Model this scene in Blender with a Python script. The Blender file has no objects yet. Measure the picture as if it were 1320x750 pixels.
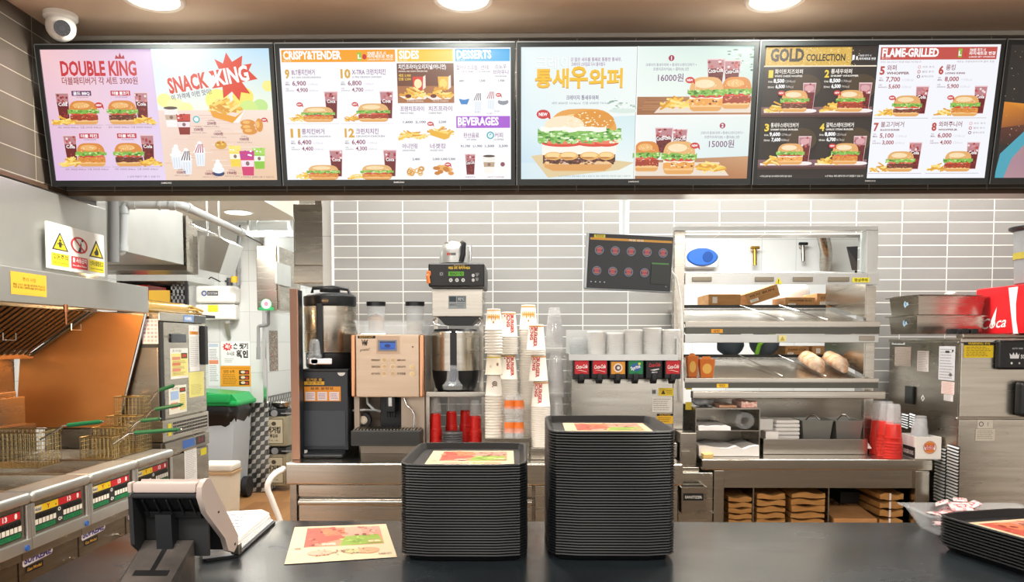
import bpy, bmesh, math, random
from mathutils import Vector, Matrix
R = random.Random(7)
SC = bpy.context.scene
COL = SC.collection
# ---------------------------------------------------------------- camera
F, PX0, PY0 = 1000.0, 660.0, 493.4          # focal length and principal point for a 1320x750 frame
EYE = Vector((0, 0, 1.5)); PITCH = math.radians(3.0); YAW = math.radians(0.8)
cd = bpy.data.cameras.new('camera'); cam = bpy.data.objects.new('camera', cd); COL.objects.link(cam)
cam.location = EYE; cam.rotation_euler = (math.pi/2 - PITCH, 0, YAW)
cd.sensor_width = 36; cd.lens = F/1320*36; cd.shift_y = (PY0-375)/1320; cd.clip_start = 0.05
SC.camera = cam
ROT = cam.rotation_euler.to_matrix()
def ray(px, py): return ROT @ Vector(((px-PX0)/F, -(py-PY0)/F, -1))
def P(px, py, Y):                           # the point of the plane y = Y behind a pixel
    d = ray(px, py); return EYE + d*(Y/d.y)
def PZ(px, py, z):
    d = ray(px, py); return EYE + d*((z-EYE.z)/d.z)
def PX(px, py, X):
    d = ray(px, py); return EYE + d*(X/d.x)
# ---------------------------------------------------------------- light and exposure
SC.view_settings.view_transform = 'Standard'; SC.view_settings.look = 'None'
SC.view_settings.gamma = 1; SC.view_settings.use_curve_mapping = False
SC.view_settings.exposure = 0.28
w = bpy.data.worlds.new('world'); SC.world = w; w.use_nodes = True
w.node_tree.nodes['Background'].inputs[0].default_value = (1.0, 0.95, 0.9, 1)
w.node_tree.nodes['Background'].inputs[1].default_value = 1.2
def area(name, loc, size, power, rot=(0, 0, 0), col=(1, .95, .88), sy=None, disk=False, spread=180):
    l = bpy.data.lights.new(name, 'AREA'); l.energy = power; l.size = size; l.color = col
    if disk: l.shape = 'DISK'
    elif sy: l.shape = 'RECTANGLE'; l.size_y = sy
    l.spread = math.radians(spread)
    o = bpy.data.objects.new(name, l); o.location = loc; o.rotation_euler = rot; COL.objects.link(o); return o
# unseen area lights added for fill, on the ceiling of the customer hall
area('hall_fill_light', (-1.6, 0.2, 2.8), 1.0, 60, sy=.6)
area('hall_fill_light', (1.6, 0.2, 2.8), 1.0, 60, sy=.6)
area('hall_fill_light', (0, -1.6, 2.8), 1.6, 60, sy=.6)
# the kitchen's fluorescent ceiling panels
for kx, ky, kp in ((-.5, 3.70, 34), (.85, 3.70, 34), (2.2, 3.70, 34), (-1.5, 5.6, 34), (-2.9, 4.9, 14), (-1.7, 7.6, 24), (-2.6, 6.4, 14)):
    area('kitchen_light', (kx, ky, 2.98 if kx > -2 else 2.57), 1.1 if kx > -2 else .3, kp, col=(1, .98, .94), sy=.3)
area('pass_room_light', (1.35, 5.4, 2.9), 1.4, 95, col=(1, .99, .96), sy=.9)
area('splash_panel_fill', (-2.0, 3.4, 1.70), .12, 9, rot=(.9, 0, 0), col=(1, .62, .32), sy=.5)  # warm light added under the hood to turn the splash panel orange
# ---------------------------------------------------------------- materials
def lin(c): return c/12.92 if c <= .04045 else ((c+.055)/1.055)**2.4
def hx(s):
    if not isinstance(s, str): return tuple(s[:3])
    s = s.lstrip('#'); return tuple(lin(int(s[i:i+2], 16)/255) for i in (0, 2, 4))
MATS = {}
def mat(name, col='#888888', rough=.5, metal=0, alpha=1, trans=0, ior=1.45, emit=None, es=1, coat=0, spec=.5):
    if name in MATS: return MATS[name]
    m = bpy.data.materials.new(name); m.use_nodes = True
    b = m.node_tree.nodes['Principled BSDF']; c = hx(col)
    b.inputs['Base Color'].default_value = (*c, 1); b.inputs['Roughness'].default_value = rough
    b.inputs['Metallic'].default_value = metal; b.inputs['Alpha'].default_value = alpha
    b.inputs['Transmission Weight'].default_value = trans; b.inputs['IOR'].default_value = ior
    b.inputs['Coat Weight'].default_value = coat; b.inputs['Specular IOR Level'].default_value = spec
    if emit: b.inputs['Emission Color'].default_value = (*hx(emit), 1); b.inputs['Emission Strength'].default_value = es
    MATS[name] = m; return m
def nd(m, t, **kw):
    n = m.node_tree.nodes.new(t)
    for k, v in kw.items(): setattr(n, k, v)
    return n
def noisy(name, c0, c1, scale=(8, 8, 8), rough=(.3, .5), metal=0, detail=4, bump=0, spec=.5, bscale=1):
    if name in MATS: return MATS[name]
    m = mat(name, c0, rough[0], metal, spec=spec); L = m.node_tree.links; b = m.node_tree.nodes['Principled BSDF']
    tc = nd(m, 'ShaderNodeTexCoord'); mp = nd(m, 'ShaderNodeMapping'); mp.inputs['Scale'].default_value = scale
    no = nd(m, 'ShaderNodeTexNoise'); no.inputs['Scale'].default_value = 1; no.inputs['Detail'].default_value = detail
    L.new(tc.outputs['Object'], mp.inputs[0]); L.new(mp.outputs[0], no.inputs['Vector'])
    cr = nd(m, 'ShaderNodeMix', data_type='RGBA'); cr.inputs[6].default_value = (*hx(c0), 1); cr.inputs[7].default_value = (*hx(c1), 1)
    mr = nd(m, 'ShaderNodeMapRange'); mr.inputs[1].default_value = .32; mr.inputs[2].default_value = .68
    L.new(no.outputs['Fac'], mr.inputs[0]); L.new(mr.outputs[0], cr.inputs[0]); L.new(cr.outputs[2], b.inputs['Base Color'])
    rr = nd(m, 'ShaderNodeMapRange'); rr.inputs[3].default_value = rough[0]; rr.inputs[4].default_value = rough[1]
    L.new(mr.outputs[0], rr.inputs[0]); L.new(rr.outputs[0], b.inputs['Roughness'])
    if bump:
        bm_ = nd(m, 'ShaderNodeBump'); bm_.inputs['Strength'].default_value = bump; bm_.inputs['Distance'].default_value = .002*bscale
        L.new(no.outputs['Fac'], bm_.inputs['Height']); L.new(bm_.outputs[0], b.inputs['Normal'])
    return m
def tiles(name, c0, c1, grout, tw, th, axes='xz', gw=.0035, off=(0, 0), rough=.35, stagger=0, bump=.25):
    m = mat(name, c0, rough); L = m.node_tree.links; b = m.node_tree.nodes['Principled BSDF']
    tc = nd(m, 'ShaderNodeTexCoord'); sp = nd(m, 'ShaderNodeSeparateXYZ'); cb = nd(m, 'ShaderNodeCombineXYZ')
    L.new(tc.outputs['Object'], sp.inputs[0]); ix = {'x': 0, 'y': 1, 'z': 2}
    for k, a in enumerate(axes):
        ad = nd(m, 'ShaderNodeMath', operation='ADD'); ad.inputs[1].default_value = off[k]
        L.new(sp.outputs[ix[a]], ad.inputs[0]); L.new(ad.outputs[0], cb.inputs[k])
    br = nd(m, 'ShaderNodeTexBrick'); br.offset = stagger; br.squash = 1
    br.inputs['Color1'].default_value = (*hx(c0), 1); br.inputs['Color2'].default_value = (*hx(c1), 1); br.inputs['Mortar'].default_value = (*hx(grout), 1)
    br.inputs['Scale'].default_value = 1; br.inputs['Mortar Size'].default_value = gw/2; br.inputs['Mortar Smooth'].default_value = .1
    br.inputs['Brick Width'].default_value = tw; br.inputs['Row Height'].default_value = th
    L.new(cb.outputs[0], br.inputs['Vector']); L.new(br.outputs['Color'], b.inputs['Base Color'])
    bu = nd(m, 'ShaderNodeBump', invert=True); bu.inputs['Strength'].default_value = bump; bu.inputs['Distance'].default_value = .002
    L.new(br.outputs['Fac'], bu.inputs['Height']); L.new(bu.outputs[0], b.inputs['Normal'])
    return m
def attr_mat(name, emit=0, rough=.5):
    m = mat(name, '#ffffff', rough); L = m.node_tree.links; b = m.node_tree.nodes['Principled BSDF']
    a = nd(m, 'ShaderNodeVertexColor', layer_name='Col')
    if emit:
        b.inputs['Base Color'].default_value = (.01, .01, .01, 1)
        L.new(a.outputs[0], b.inputs['Emission Color']); b.inputs['Emission Strength'].default_value = emit
        b.inputs['Roughness'].default_value = .35
    else: L.new(a.outputs[0], b.inputs['Base Color'])
    return m
SCREEN = attr_mat('screen_picture', .86); DIMSCREEN = attr_mat('dim_screen_picture', .6); PRINT = attr_mat('printed_surface', 0, .45)
GLOSSPRINT = attr_mat('printed_plastic', 0, .25)
STEEL = noisy('brushed_steel', '#c2bdb2', '#b4aea3', (2, 2, 45), (.2, .3), 1)
STEELX = noisy('brushed_steel_lengthwise', '#c2bcb1', '#b3ada2', (1.5, 1.5, 60), (.17, .27), 1)
STEELD = noisy('worn_steel', '#aba498', '#979085', (3, 3, 18), (.24, .36), 1)
STEELW = noisy('pale_galvanised_steel', '#c9cbc8', '#bfc1bf', (3, 3, 3), (.34, .42), .85)
STEELREFL = noisy('orange_reflection_steel', '#dd9a5c', '#c4844c', (2, 2, 3), (.3, .42), .8)  # stainless steel with its warm orange reflection put into the base colour
CHROME = mat('chrome', '#d6d6d6', .12, 1)
BLACK = mat('black_plastic', '#15171a', .35)
BLACKM = mat('matte_black_plastic', '#1b1c1e', .6)
TRAY = mat('black_tray_plastic', '#16181a', .4)
WHITE = mat('white_plastic', '#eeeeea', .4)
CREAM = mat('cream_plastic', '#e9e0cc', .45)
GREY = mat('grey_plastic', '#8d8f90', .45)
CLEAR = mat('clear_plastic', '#f4f7f8', .08, 0, .17, 0, spec=.8)
CLEAR2 = mat('thick_clear_plastic', '#e4ebee', .1, 0, .22, 0, spec=.8)
RED = mat('red_plastic', '#d3221c', .3)
GREEN = mat('green_plastic', '#1a9a4a', .35)
HGREEN = mat('green_grip', '#14633f', .4)
PVC = mat('pale_grey_pvc', '#cfd6d8', .4)
BROWNP = noisy('kraft_paper', '#b98a4f', '#a5773f', (14, 14, 60), (.7, .85), 0, bump=.2)
CARD = noisy('cardboard', '#c08f5c', '#ad7d4b', (10, 10, 40), (.75, .9))
WPAPER = mat('white_paper', '#f0efec', .8)
GOLD = mat('yellow_plastic', '#e0b23c', .3)
# ---------------------------------------------------------------- mesh builders
ORG = {}
def rootof(o):
    while o.parent: o = o.parent
    return o
def link(name, me, parent=None):
    o = bpy.data.objects.new(name, me); COL.objects.link(o)
    if parent is not None: o.parent = parent
    return o
def tag(o, label, cat, group=None, kind=None):
    o['label'] = label; o['category'] = cat
    if group: o['group'] = group
    if kind: o['kind'] = kind
    return o
def thing(name, label, cat, loc=(0, 0, 0), group=None):
    o = bpy.data.objects.new(name, None); COL.objects.link(o); o.location = loc; o.empty_display_size = .05
    ORG[o] = Vector(loc); return tag(o, label, cat, group)
class MB:
    def __init__(s): s.v = []; s.f = []; s.bev = False
    def add(s, vs, fs):
        n = len(s.v); s.v += [Vector(v) for v in vs]; s.f += [tuple(i+n for i in f) for f in fs]; return s
    def box(s, x0, x1, y0, y1, z0, z1, b=0, seg=2, rx=0, ry=0, rz=0):
        c = Vector(((x0+x1)/2, (y0+y1)/2, (z0+z1)/2)); bm = bmesh.new(); bmesh.ops.create_cube(bm, size=1)
        for v in bm.verts: v.co = Vector((v.co.x*abs(x1-x0), v.co.y*abs(y1-y0), v.co.z*abs(z1-z0)))
        if b: s.bev = True; bmesh.ops.bevel(bm, geom=bm.edges[:], offset=min(b, .49*min(abs(x1-x0), abs(y1-y0), abs(z1-z0))), segments=seg, profile=.5, affect='EDGES')
        if rx or ry or rz: bmesh.ops.rotate(bm, verts=bm.verts, matrix=Matrix.Rotation(rz, 3, 'Z') @ Matrix.Rotation(ry, 3, 'Y') @ Matrix.Rotation(rx, 3, 'X'))
        bm.verts.index_update(); s.add([v.co+c for v in bm.verts], [[v.index for v in f.verts] for f in bm.faces]); bm.free(); return s
    def prism(s, poly, ax, a, b):               # poly in the two other axes (x: (y,z), y: (x,z), z: (x,y))
        def pt(p, t): return {'x': (t, p[0], p[1]), 'y': (p[0], t, p[1]), 'z': (p[0], p[1], t)}[ax]
        n = len(poly); return s.add([pt(p, a) for p in poly]+[pt(p, b) for p in poly],
            [tuple(range(n)), tuple(range(2*n-1, n-1, -1))]+[(i, (i+1) % n, n+(i+1) % n, n+i) for i in range(n)])
    def cyl(s, p0, p1, r0, r1=None, n=20, cap=True):
        p0, p1 = Vector(p0), Vector(p1); r1 = r0 if r1 is None else r1; d = (p1-p0).normalized()
        a = d.orthogonal().normalized(); b = d.cross(a); vs = []
        for p, r in ((p0, r0), (p1, r1)):
            vs += [p+(a*math.cos(t)+b*math.sin(t))*r for t in (2*math.pi*i/n for i in range(n))]
        fs = [(i, (i+1) % n, n+(i+1) % n, n+i) for i in range(n)]
        if cap: fs += [tuple(range(n)), tuple(range(2*n-1, n-1, -1))]
        return s.add(vs, fs)
    def lathe(s, prof, c=(0, 0, 0), n=28, close=False, cap=True):
        c = Vector(c); vs = []; fs = []; m = len(prof)
        for r, z in prof: vs += [c+Vector((r*math.cos(2*math.pi*i/n), r*math.sin(2*math.pi*i/n), z)) for i in range(n)]
        for k in range(m if close else m-1):
            k2 = (k+1) % m; fs += [(k*n+i, k*n+(i+1) % n, k2*n+(i+1) % n, k2*n+i) for i in range(n)]
        if not close:
            if prof[0][0] > 1e-6 and cap: fs.append(tuple(range(n)))
            if prof[-1][0] > 1e-6 and cap: fs.append(tuple(range(m*n-1, m*n-n-1, -1)))
        return s.add(vs, fs)
    def tube(s, pts, r, n=8, close=False):
        pts = [Vector(p) for p in pts]; vs = []; fs = []; m = len(pts); prev = None
        for i, p in enumerate(pts):
            d = (pts[min(i+1, m-1)]-pts[max(i-1, 0)]).normalized()
            a = d.orthogonal().normalized() if prev is None else (prev-d*prev.dot(d)).normalized()
            prev = a; b = d.cross(a)
            vs += [p+(a*math.cos(2*math.pi*k/n)+b*math.sin(2*math.pi*k/n))*r for k in range(n)]
        for i in range(m-1): fs += [(i*n+k, i*n+(k+1) % n, (i+1)*n+(k+1) % n, (i+1)*n+k) for k in range(n)]
        fs += [tuple(range(n)), tuple(range(m*n-1, m*n-n-1, -1))]
        return s.add(vs, fs)
    def quad(s, a, b, c, d): return s.add([a, b, c, d], [(0, 1, 2, 3)])
    def slab(s, pts, n):                         # a polygon given thickness along n
        pts = [Vector(p) for p in pts]; n = Vector(n); k = len(pts)
        return s.add(pts+[p+n for p in pts], [tuple(range(k)), tuple(range(2*k-1, k-1, -1))]+[(i, (i+1) % k, k+(i+1) % k, k+i) for i in range(k)])
    def ball(s, c, rx, ry=None, rz=None, n=16, m=10):
        ry = rx if ry is None else ry; rz = rx if rz is None else rz; c = Vector(c); vs = [c+Vector((0, 0, -rz))]
        for j in range(1, m):
            t = math.pi*j/m-math.pi/2
            vs += [c+Vector((rx*math.cos(t)*math.cos(2*math.pi*i/n), ry*math.cos(t)*math.sin(2*math.pi*i/n), rz*math.sin(t))) for i in range(n)]
        vs.append(c+Vector((0, 0, rz))); fs = [(0, 1+(i+1) % n, 1+i) for i in range(n)]
        for j in range(m-2): fs += [(1+j*n+i, 1+j*n+(i+1) % n, 1+(j+1)*n+(i+1) % n, 1+(j+1)*n+i) for i in range(n)]
        fs += [(1+(m-2)*n+i, 1+(m-2)*n+(i+1) % n, len(vs)-1) for i in range(n)]
        return s.add(vs, fs)
    def pan(s, x0, x1, y0, y1, z0, z1, t=.003, ins=.02, lip=0, lz=.003):   # an open tray/pan narrowing downwards
        def ring(d, z): return [(x0+d, y0+d, z), (x1-d, y0+d, z), (x1-d, y1-d, z), (x0+d, y1-d, z)]
        rs = [ring(ins+t, z0+t), ring(t, z1)]
        if lip: rs += [ring(-lip, z1), ring(-lip, z1-lz)]
        rs += [ring(0, z1-lz), ring(ins, z0)]
        vs = [p for r in rs for p in r]; m = len(rs)
        fs = [(k*4+i, k*4+(i+1) % 4, (k+1)*4+(i+1) % 4, (k+1)*4+i) for k in range(m-1) for i in range(4)]
        return s.add(vs, fs+[(3, 2, 1, 0), ((m-1)*4, (m-1)*4+1, (m-1)*4+2, (m-1)*4+3)])
    def build(s, name, m, parent=None, ang=38):
        off = ORG.get(rootof(parent), Vector()) if parent is not None else Vector()
        me = bpy.data.meshes.new(name); me.from_pydata([v-off for v in s.v], [], s.f)
        bm = bmesh.new(); bm.from_mesh(me); bmesh.ops.recalc_face_normals(bm, faces=bm.faces); bm.to_mesh(me); bm.free()
        for p in me.polygons: p.use_smooth = True
        me.set_sharp_from_angle(angle=math.radians(ang))
        me.materials.append(m); o = link(name, me, parent)
        if s.bev: w_ = o.modifiers.new('weighted_normal', 'WEIGHTED_NORMAL'); w_.keep_sharp = True
        return o
    def solo(s, name, m, label, cat, group=None, kind=None): return tag(s.build(name, m), label, cat, group, kind)
    def struct(s, name, m, parent=None):
        o = s.build(name, m, parent)
        if parent is None: o['kind'] = 'structure'
        return o
# ---------------------------------------------------------------- flat printed or lit graphics: polygons and lettering on a surface
GLY = {}
def glyphs(t, bold):
    k = (t, bold)
    if k not in GLY:
        c = bpy.data.curves.new('t', 'FONT'); c.body = t; c.size = 1; c.resolution_u = 2; c.offset = bold
        o = bpy.data.objects.new('t', c); COL.objects.link(o)
        me = o.evaluated_get(bpy.context.evaluated_depsgraph_get()).to_mesh()
        vs = [(v.co.x, v.co.y) for v in me.vertices]; fs = [tuple(p.vertices) for p in me.polygons]
        x0 = min([v[0] for v in vs], default=0); x1 = max([v[0] for v in vs], default=1)
        GLY[k] = ([(x-x0, y) for x, y in vs], fs, max(x1-x0, 1e-4)); bpy.data.objects.remove(o); bpy.data.curves.remove(c)
    return GLY[k]
class G:
    def __init__(s, o=None, u=None, v=None, n=None, fn=None, step=.00012):
        s.vs = []; s.fs = []; s.cs = []; s.z = 0; s.step = step
        if fn or o is None: s.fn = fn
        else:
            o, u, v, n = Vector(o), Vector(u), Vector(v), Vector(n).normalized(); s.fn = lambda x, y, h: o+u*x+v*y+n*h
    def poly(s, pts, col, dz=1):
        s.z += dz; h = s.z*s.step; n = len(s.vs); cols = col if isinstance(col, list) else [col]*len(pts)
        s.vs += [s.fn(x, y, h) for x, y in pts]; s.fs.append(tuple(range(n, n+len(pts)))); s.cs.append([hx(c) for c in cols]); return s
    def rect(s, x0, y0, x1, y1, col, dz=1): return s.poly([(x0, y0), (x1, y0), (x1, y1), (x0, y1)], col, dz)
    def ell(s, cx, cy, rx, ry, col, n=18, a0=0, a1=360, dz=1):
        full = a1-a0 >= 360; k = n if full else n+1
        return s.poly([(cx+rx*math.cos(math.radians(a0+(a1-a0)*i/n)), cy+ry*math.sin(math.radians(a0+(a1-a0)*i/n))) for i in range(k)], col, dz)
    def ring(s, cx, cy, r0, r1, col, n=24, ky=1):
        s.z += 1
        for i in range(n):
            a, b = 2*math.pi*i/n, 2*math.pi*(i+1)/n
            s.poly([(cx+r0*math.cos(a), cy+r0*ky*math.sin(a)), (cx+r1*math.cos(a), cy+r1*ky*math.sin(a)), (cx+r1*math.cos(b), cy+r1*ky*math.sin(b)), (cx+r0*math.cos(b), cy+r0*ky*math.sin(b))], col, 0)
        return s
    def text(s, t, x, y, h, col, w=None, bold=0, al='l', rot=0, sh=0, dz=1):   # x,y the baseline; h the cap height
        vs, fs, tw = glyphs(t, bold); sy = h/.7; sx = w/tw if w else sy; W = tw*sx
        ox = {'l': 0, 'c': -W/2, 'r': -W}[al]; ca, sa = math.cos(rot), math.sin(rot); s.z += dz; hh = s.z*s.step; n = len(s.vs)
        for a, b in vs:
            a, b = a*sx+ox+b*sy*sh, b*sy; s.vs.append(s.fn(x+a*ca-b*-sa*-1, y-(a*sa+b*ca), hh))
        c = hx(col)
        for f in fs: s.fs.append(tuple(i+n for i in f)); s.cs.append([c]*len(f))
        return s
    def lines(s, x0, y0, x1, n, dy, col, th=.5, ragged=.25):                  # lines of small print too fine to read
        s.z += 1
        for i in range(n):
            x = x0; xe = x1-(x1-x0)*R.random()*ragged
            while x < xe:
                l = (x1-x0)*R.uniform(.06, .16); e = min(x+l, xe); s.poly([(x, y0+i*dy), (e, y0+i*dy), (e, y0+i*dy+th), (x, y0+i*dy+th)], col, 0); x = e+(x1-x0)*.03
        return s
    def build(s, name, m, parent=None):
        off = ORG.get(rootof(parent), Vector()) if parent is not None else Vector()
        me = bpy.data.meshes.new(name); me.from_pydata([Vector(v)-off for v in s.vs], [], s.fs)
        ca = me.color_attributes.new('Col', 'FLOAT_COLOR', 'CORNER'); flat = []
        for c in s.cs:
            for k in c: flat += [*k, 1.0]
        ca.data.foreach_set('color', flat)
        for i in getattr(s, 'smooth', ()): me.polygons[i].use_smooth = True
        me.materials.append(m); return link(name, me, parent)
def gy(px0, py0, px1, py1, Y, eps=.0006, W=None, H=None):
    """graphics on a plane facing the customer (y = Y) between two pixels; local units are W x H (default pixels)"""
    a, b, c = P(px0, py0, Y-eps), P(px1, py0, Y-eps), P(px0, py1, Y-eps); W = W or px1-px0; H = H or py1-py0
    u = Vector(((b.x-a.x)/W, 0, 0)); v = Vector((0, 0, (c.z-a.z)/H)); return G(a, u, v, (0, -1, 0))
def gx(y0, z0, y1, z1, X, W, H, eps=.0006, sgn=1):
    """graphics on a plane facing +x (sgn 1; u runs with +y) or -x (sgn -1; u runs with -y)"""
    return G((X+eps*sgn, y0, z0), (0, (y1-y0)/W, 0), (0, 0, (z1-z0)/H), (sgn, 0, 0))
def dup(o, parent=None):
    c = o.copy(); COL.objects.link(c)
    if parent is not None: c.parent = parent
    for ch in list(o.children): dup(ch, c)
    return c
ORD = ['', 'first', 'second', 'third', 'fourth', 'fifth', 'sixth', 'seventh', 'eighth', 'ninth', 'tenth', 'eleventh', 'twelfth', 'thirteenth', 'fourteenth', 'fifteenth', 'sixteenth', 'seventeenth', 'eighteenth', 'nineteenth', 'twentieth']
TENS = {2: 'twenty', 3: 'thirty', 4: 'forty', 5: 'fifty'}
def nth(i):
    if i <= 20: return ORD[i]
    return {30: 'thirtieth', 40: 'fortieth', 50: 'fiftieth'}.get(i) or TENS[i//10]+'-'+ORD[i % 10]
# ================================================================ the setting
YB, YW, CT = 3.42, 4.28, 0.95                # bulkhead, tiled back wall, counter height
HT = P(660, 44, YB).z                        # hall ceiling
BZ = P(660, 248, YB).z                       # underside of the bulkhead
BX = P(80, 45, YB).x                         # left return of the bulkhead
WX = P(431.5, 400, YW).x                     # left end of the tiled wall
CEILM = mat('beige_ceiling_paint', '#ccb69f', .7)
DARKT = tiles('dark_bulkhead_tile', '#575149', '#4c463f', '#8b8479', .253, .1, 'xz', .004, (.02, .035), .22)
DARKTS = tiles('dark_side_tile', '#575149', '#4c463f', '#8b8479', .253, .1, 'yz', .004, (.08, .035), .22)
GREYT = tiles('grey_wall_tile', '#8f8f8c', '#868583', '#d9d9d4', .247, .062, 'xz', .005, (.115-WX, .02), .3)
WHITET = tiles('white_kitchen_tile', '#dfe2e1', '#d6dad9', '#b9bfbf', .3, .3, 'xz', .005, (0, 0), .2)
WHITETS = tiles('white_side_tile', '#dfe2e1', '#d6dad9', '#b9bfbf', .3, .3, 'yz', .005, (0, 0), .2)
KCEIL = mat('pale_kitchen_ceiling', '#d9d2c6', .7)
MB().box(-4, 4.2, -2.4, YB+.12, HT, HT+.12).struct('ceiling', CEILM)
MB().box(-4, 4.2, YB+.13, 9, 3.02, 3.1).struct('ceiling', KCEIL)
MB().box(-4.0, -2.02, YB+.14, 7.05, 2.6, 3.0).struct('ceiling', KCEIL)
# floor of brown wood-look planks
FLOORM = tiles('brown_plank_floor', '#a87a4c', '#8f6238', '#7b522e', .9, .12, 'yx', .003, (0, 0), .4, .35, .1)
MB().box(-4, 4.2, -2.4, 9, -.1, 0).struct('floor', FLOORM)
# bulkhead over the counter line, its left return, trims
MB().box(BX, 4.1, YB, YB+.12, BZ, HT-.001).struct('wall_front', DARKT)
MB().box(BX-.12, BX-.001, 0.3, YB+.12, BZ, HT-.001).struct('wall_left', DARKTS)
MB().box(BX+.001, 4.1, YB-.014, YB-.001, HT-.02, HT-.002).struct('trim_1', mat('pale_trim', '#b8b2a6', .4))
MB().box(BX+.014, 4.1, YB-.012, YB-.001, BZ-.012, BZ+.004).box(BX+.001, BX+.013, .3, YB, BZ-.012, BZ+.004).struct('trim_2', mat('bronze_trim', '#6f5a48', .3, .7))
MB().box(BX+.001, 4.1, YB+.0, YB+.125, BZ-.011, BZ-.0005).struct('trim_6', mat('pale_soffit_strip', '#b9b0a4', .3, .6))
MB().box(-4.0, BX-.125, YB+.0, YB+.12, 2.24, 3.0).struct('wall_front', mat('plain_steel_fascia', '#b9bab7', .35, .8))
# the grey tiled wall with the pass-through opening
HX0, HX1, HZ0, HZ1 = P(880, 400, YW).x, P(1118, 400, YW).x, 1.0, 2.085
b = MB().box(WX, HX0, YW, YW+.14, 0, 3.02).box(HX1, 4.1, YW, YW+.14, 0, 3.02).box(HX0, HX1, YW, YW+.14, HZ1, 3.02).box(HX0, HX1, YW, YW+.14, 0, HZ0)
b.struct('wall_back', GREYT)
MB().box(WX-.012, WX-.0005, YW-.006, YW+.14, 0, 3.015).struct('trim_3', mat('white_corner_trim', '#e8e8e4', .4))
MB().box(4.1, 4.2, -2.4, 9, 0, 3.0).struct('wall_right', WHITETS)
MB().box(-4.0, -3.9, YB+.13, 9, 0, 3.0).struct('wall_kitchen_left', WHITETS)
# far kitchen walls: white tile over diamond plate
KY, KX = 7.65, -2.55
MB().box(-3.9, KX, KY, KY+1.3, .9, 2.95).struct('wall_far_left', WHITET)
MB().box(KX+.001, WX-.2, 8.6, 8.7, 0, 3.0).struct('wall_far', WHITET)
MB().box(WX-.1, WX-.012, YW+.145, 8.55, 0, 3.0).struct('wall_partition', WHITETS)
MB().box(WX-.01, 4.09, 6.9, 7.0, 0, 3.0).struct('wall_pass_room', WHITET)
# diamond plate: raised lozenges on a steel sheet
DIA = noisy('diamond_plate_steel', '#8d908e', '#747776', (4, 4, 12), (.25, .42), 1)
b = MB().box(-3.9, KX, KY-.006, KY+1.0, 0, .898).box(KX, KX+.006, KY-.006, 8.59, 0, .96)
lz = MB()
def loz(c, a, bb, n):
    c, a, bb, n = Vector(c), Vector(a)*1.45, Vector(bb)*1.25, Vector(n)
    lz.add([c-a, c-bb, c+a, c+bb, c+n], [(0, 1, 4), (1, 2, 4), (2, 3, 4), (3, 0, 4)])
for i in range(11):
    for j in range(19):
        x, z = KX-.04-i*.09+(j % 2)*.045, .03+j*.047
        s_ = 1 if (i+j) % 2 else -1
        loz((x, KY-.006, z), (.017, 0, .017*1), (.012, 0, -.012), (0, -.005, 0))
for i in range(11):
    for j in range(20):
        y, z = KY+.04+i*.085+(j % 2)*.042, .03+j*.047
        loz((KX+.006, y, z), (0, .016, .016), (0, .012, -.012), (.005, 0, 0))
b.struct('trim_4', DIA); lz.struct('trim_7', mat('lozenge_steel', '#d5d8d6', .35, .6))
MB().box(KX-.02, KX+.012, KY-.014, KY+.02, .9, 2.94).struct('trim_5', CHROME)
# ================================================================ ceiling fittings of the hall
LAMP = mat('lamp_diffuser', '#ffffff', .5, emit='#fff6e4', es=5)
for px, lab in ((197, 'round recessed ceiling light above the purple and blue menu screen'), (597, 'round recessed ceiling light above the white many-dish menu screen'), (1000, 'round recessed ceiling light above the black and gold menu screen')):
    c = PZ(px, -3, HT); t = thing('ceiling_light', lab, 'ceiling light', (c.x, c.y, HT), 'recessed ceiling lights over the counter')
    MB().lathe([(.118, -.001), (.118, -.007), (.112, -.012), (.098, -.008), (.098, -.001)], c.to_tuple(), 36, True).build('rim', mat('lamp_rim', '#e6ded2', .35), t)
    MB().cyl((c.x, c.y, HT-.001), (c.x, c.y, HT-.006), .096, n=36).build('diffuser', LAMP, t)
    area('spot', (c.x, c.y, HT-.02), .18, 26, disk=True, col=(1, .93, .82))
c = PZ(307, 273, 2.6); t = thing('ceiling_light', 'round light in the low kitchen ceiling behind the white pipe', 'ceiling light', (c.x, c.y, 2.6))
MB().lathe([(.125, -.001), (.125, -.006), (.108, -.01), (.105, -.001)], (c.x, c.y, 2.6), 32, True).build('rim', WHITE, t)
MB().cyl((c.x, c.y, 2.599), (c.x, c.y, 2.593), .104, n=32).build('diffuser', LAMP, t)
area('spot', (c.x, c.y, 2.58), .18, 14, disk=True)
# dome camera
c = PZ(78, 18, HT); t = thing('dome_camera', 'white dome security camera in the ceiling corner above the first menu screen', 'security camera', (c.x, c.y, HT))
MB().lathe([(.064, -.001), (.064, -.018), (.058, -.024), (.05, -.026), (.05, -.001)], (c.x, c.y, HT), 32).build('base', WHITE, t)
MB().ball((c.x, c.y, HT-.052), .056, n=28, m=16).build('body', WHITE, t)
d = (EYE-Vector((c.x, c.y, HT-.05))).normalized(); q = Vector((c.x+.005, c.y, HT-.056))
l = MB().cyl(q+d*.045, q+d*.06, .03, n=24).build('lens', mat('camera_glass', '#101114', .08, coat=1), t)
m_ = MB()
a = d.orthogonal().normalized(); bb = d.cross(a)
for i in range(10):
    k = 2*math.pi*i/10; e = q+d*.06+(a*math.cos(k)+bb*math.sin(k))*.022; m_.cyl(e, e+d*.002, .0036, n=10)
m_.cyl(q+d*.06, q+d*.066, .011, n=16); m_.build('infrared_lamp', mat('smoky_lens', '#3a3a40', .15), l)
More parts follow.
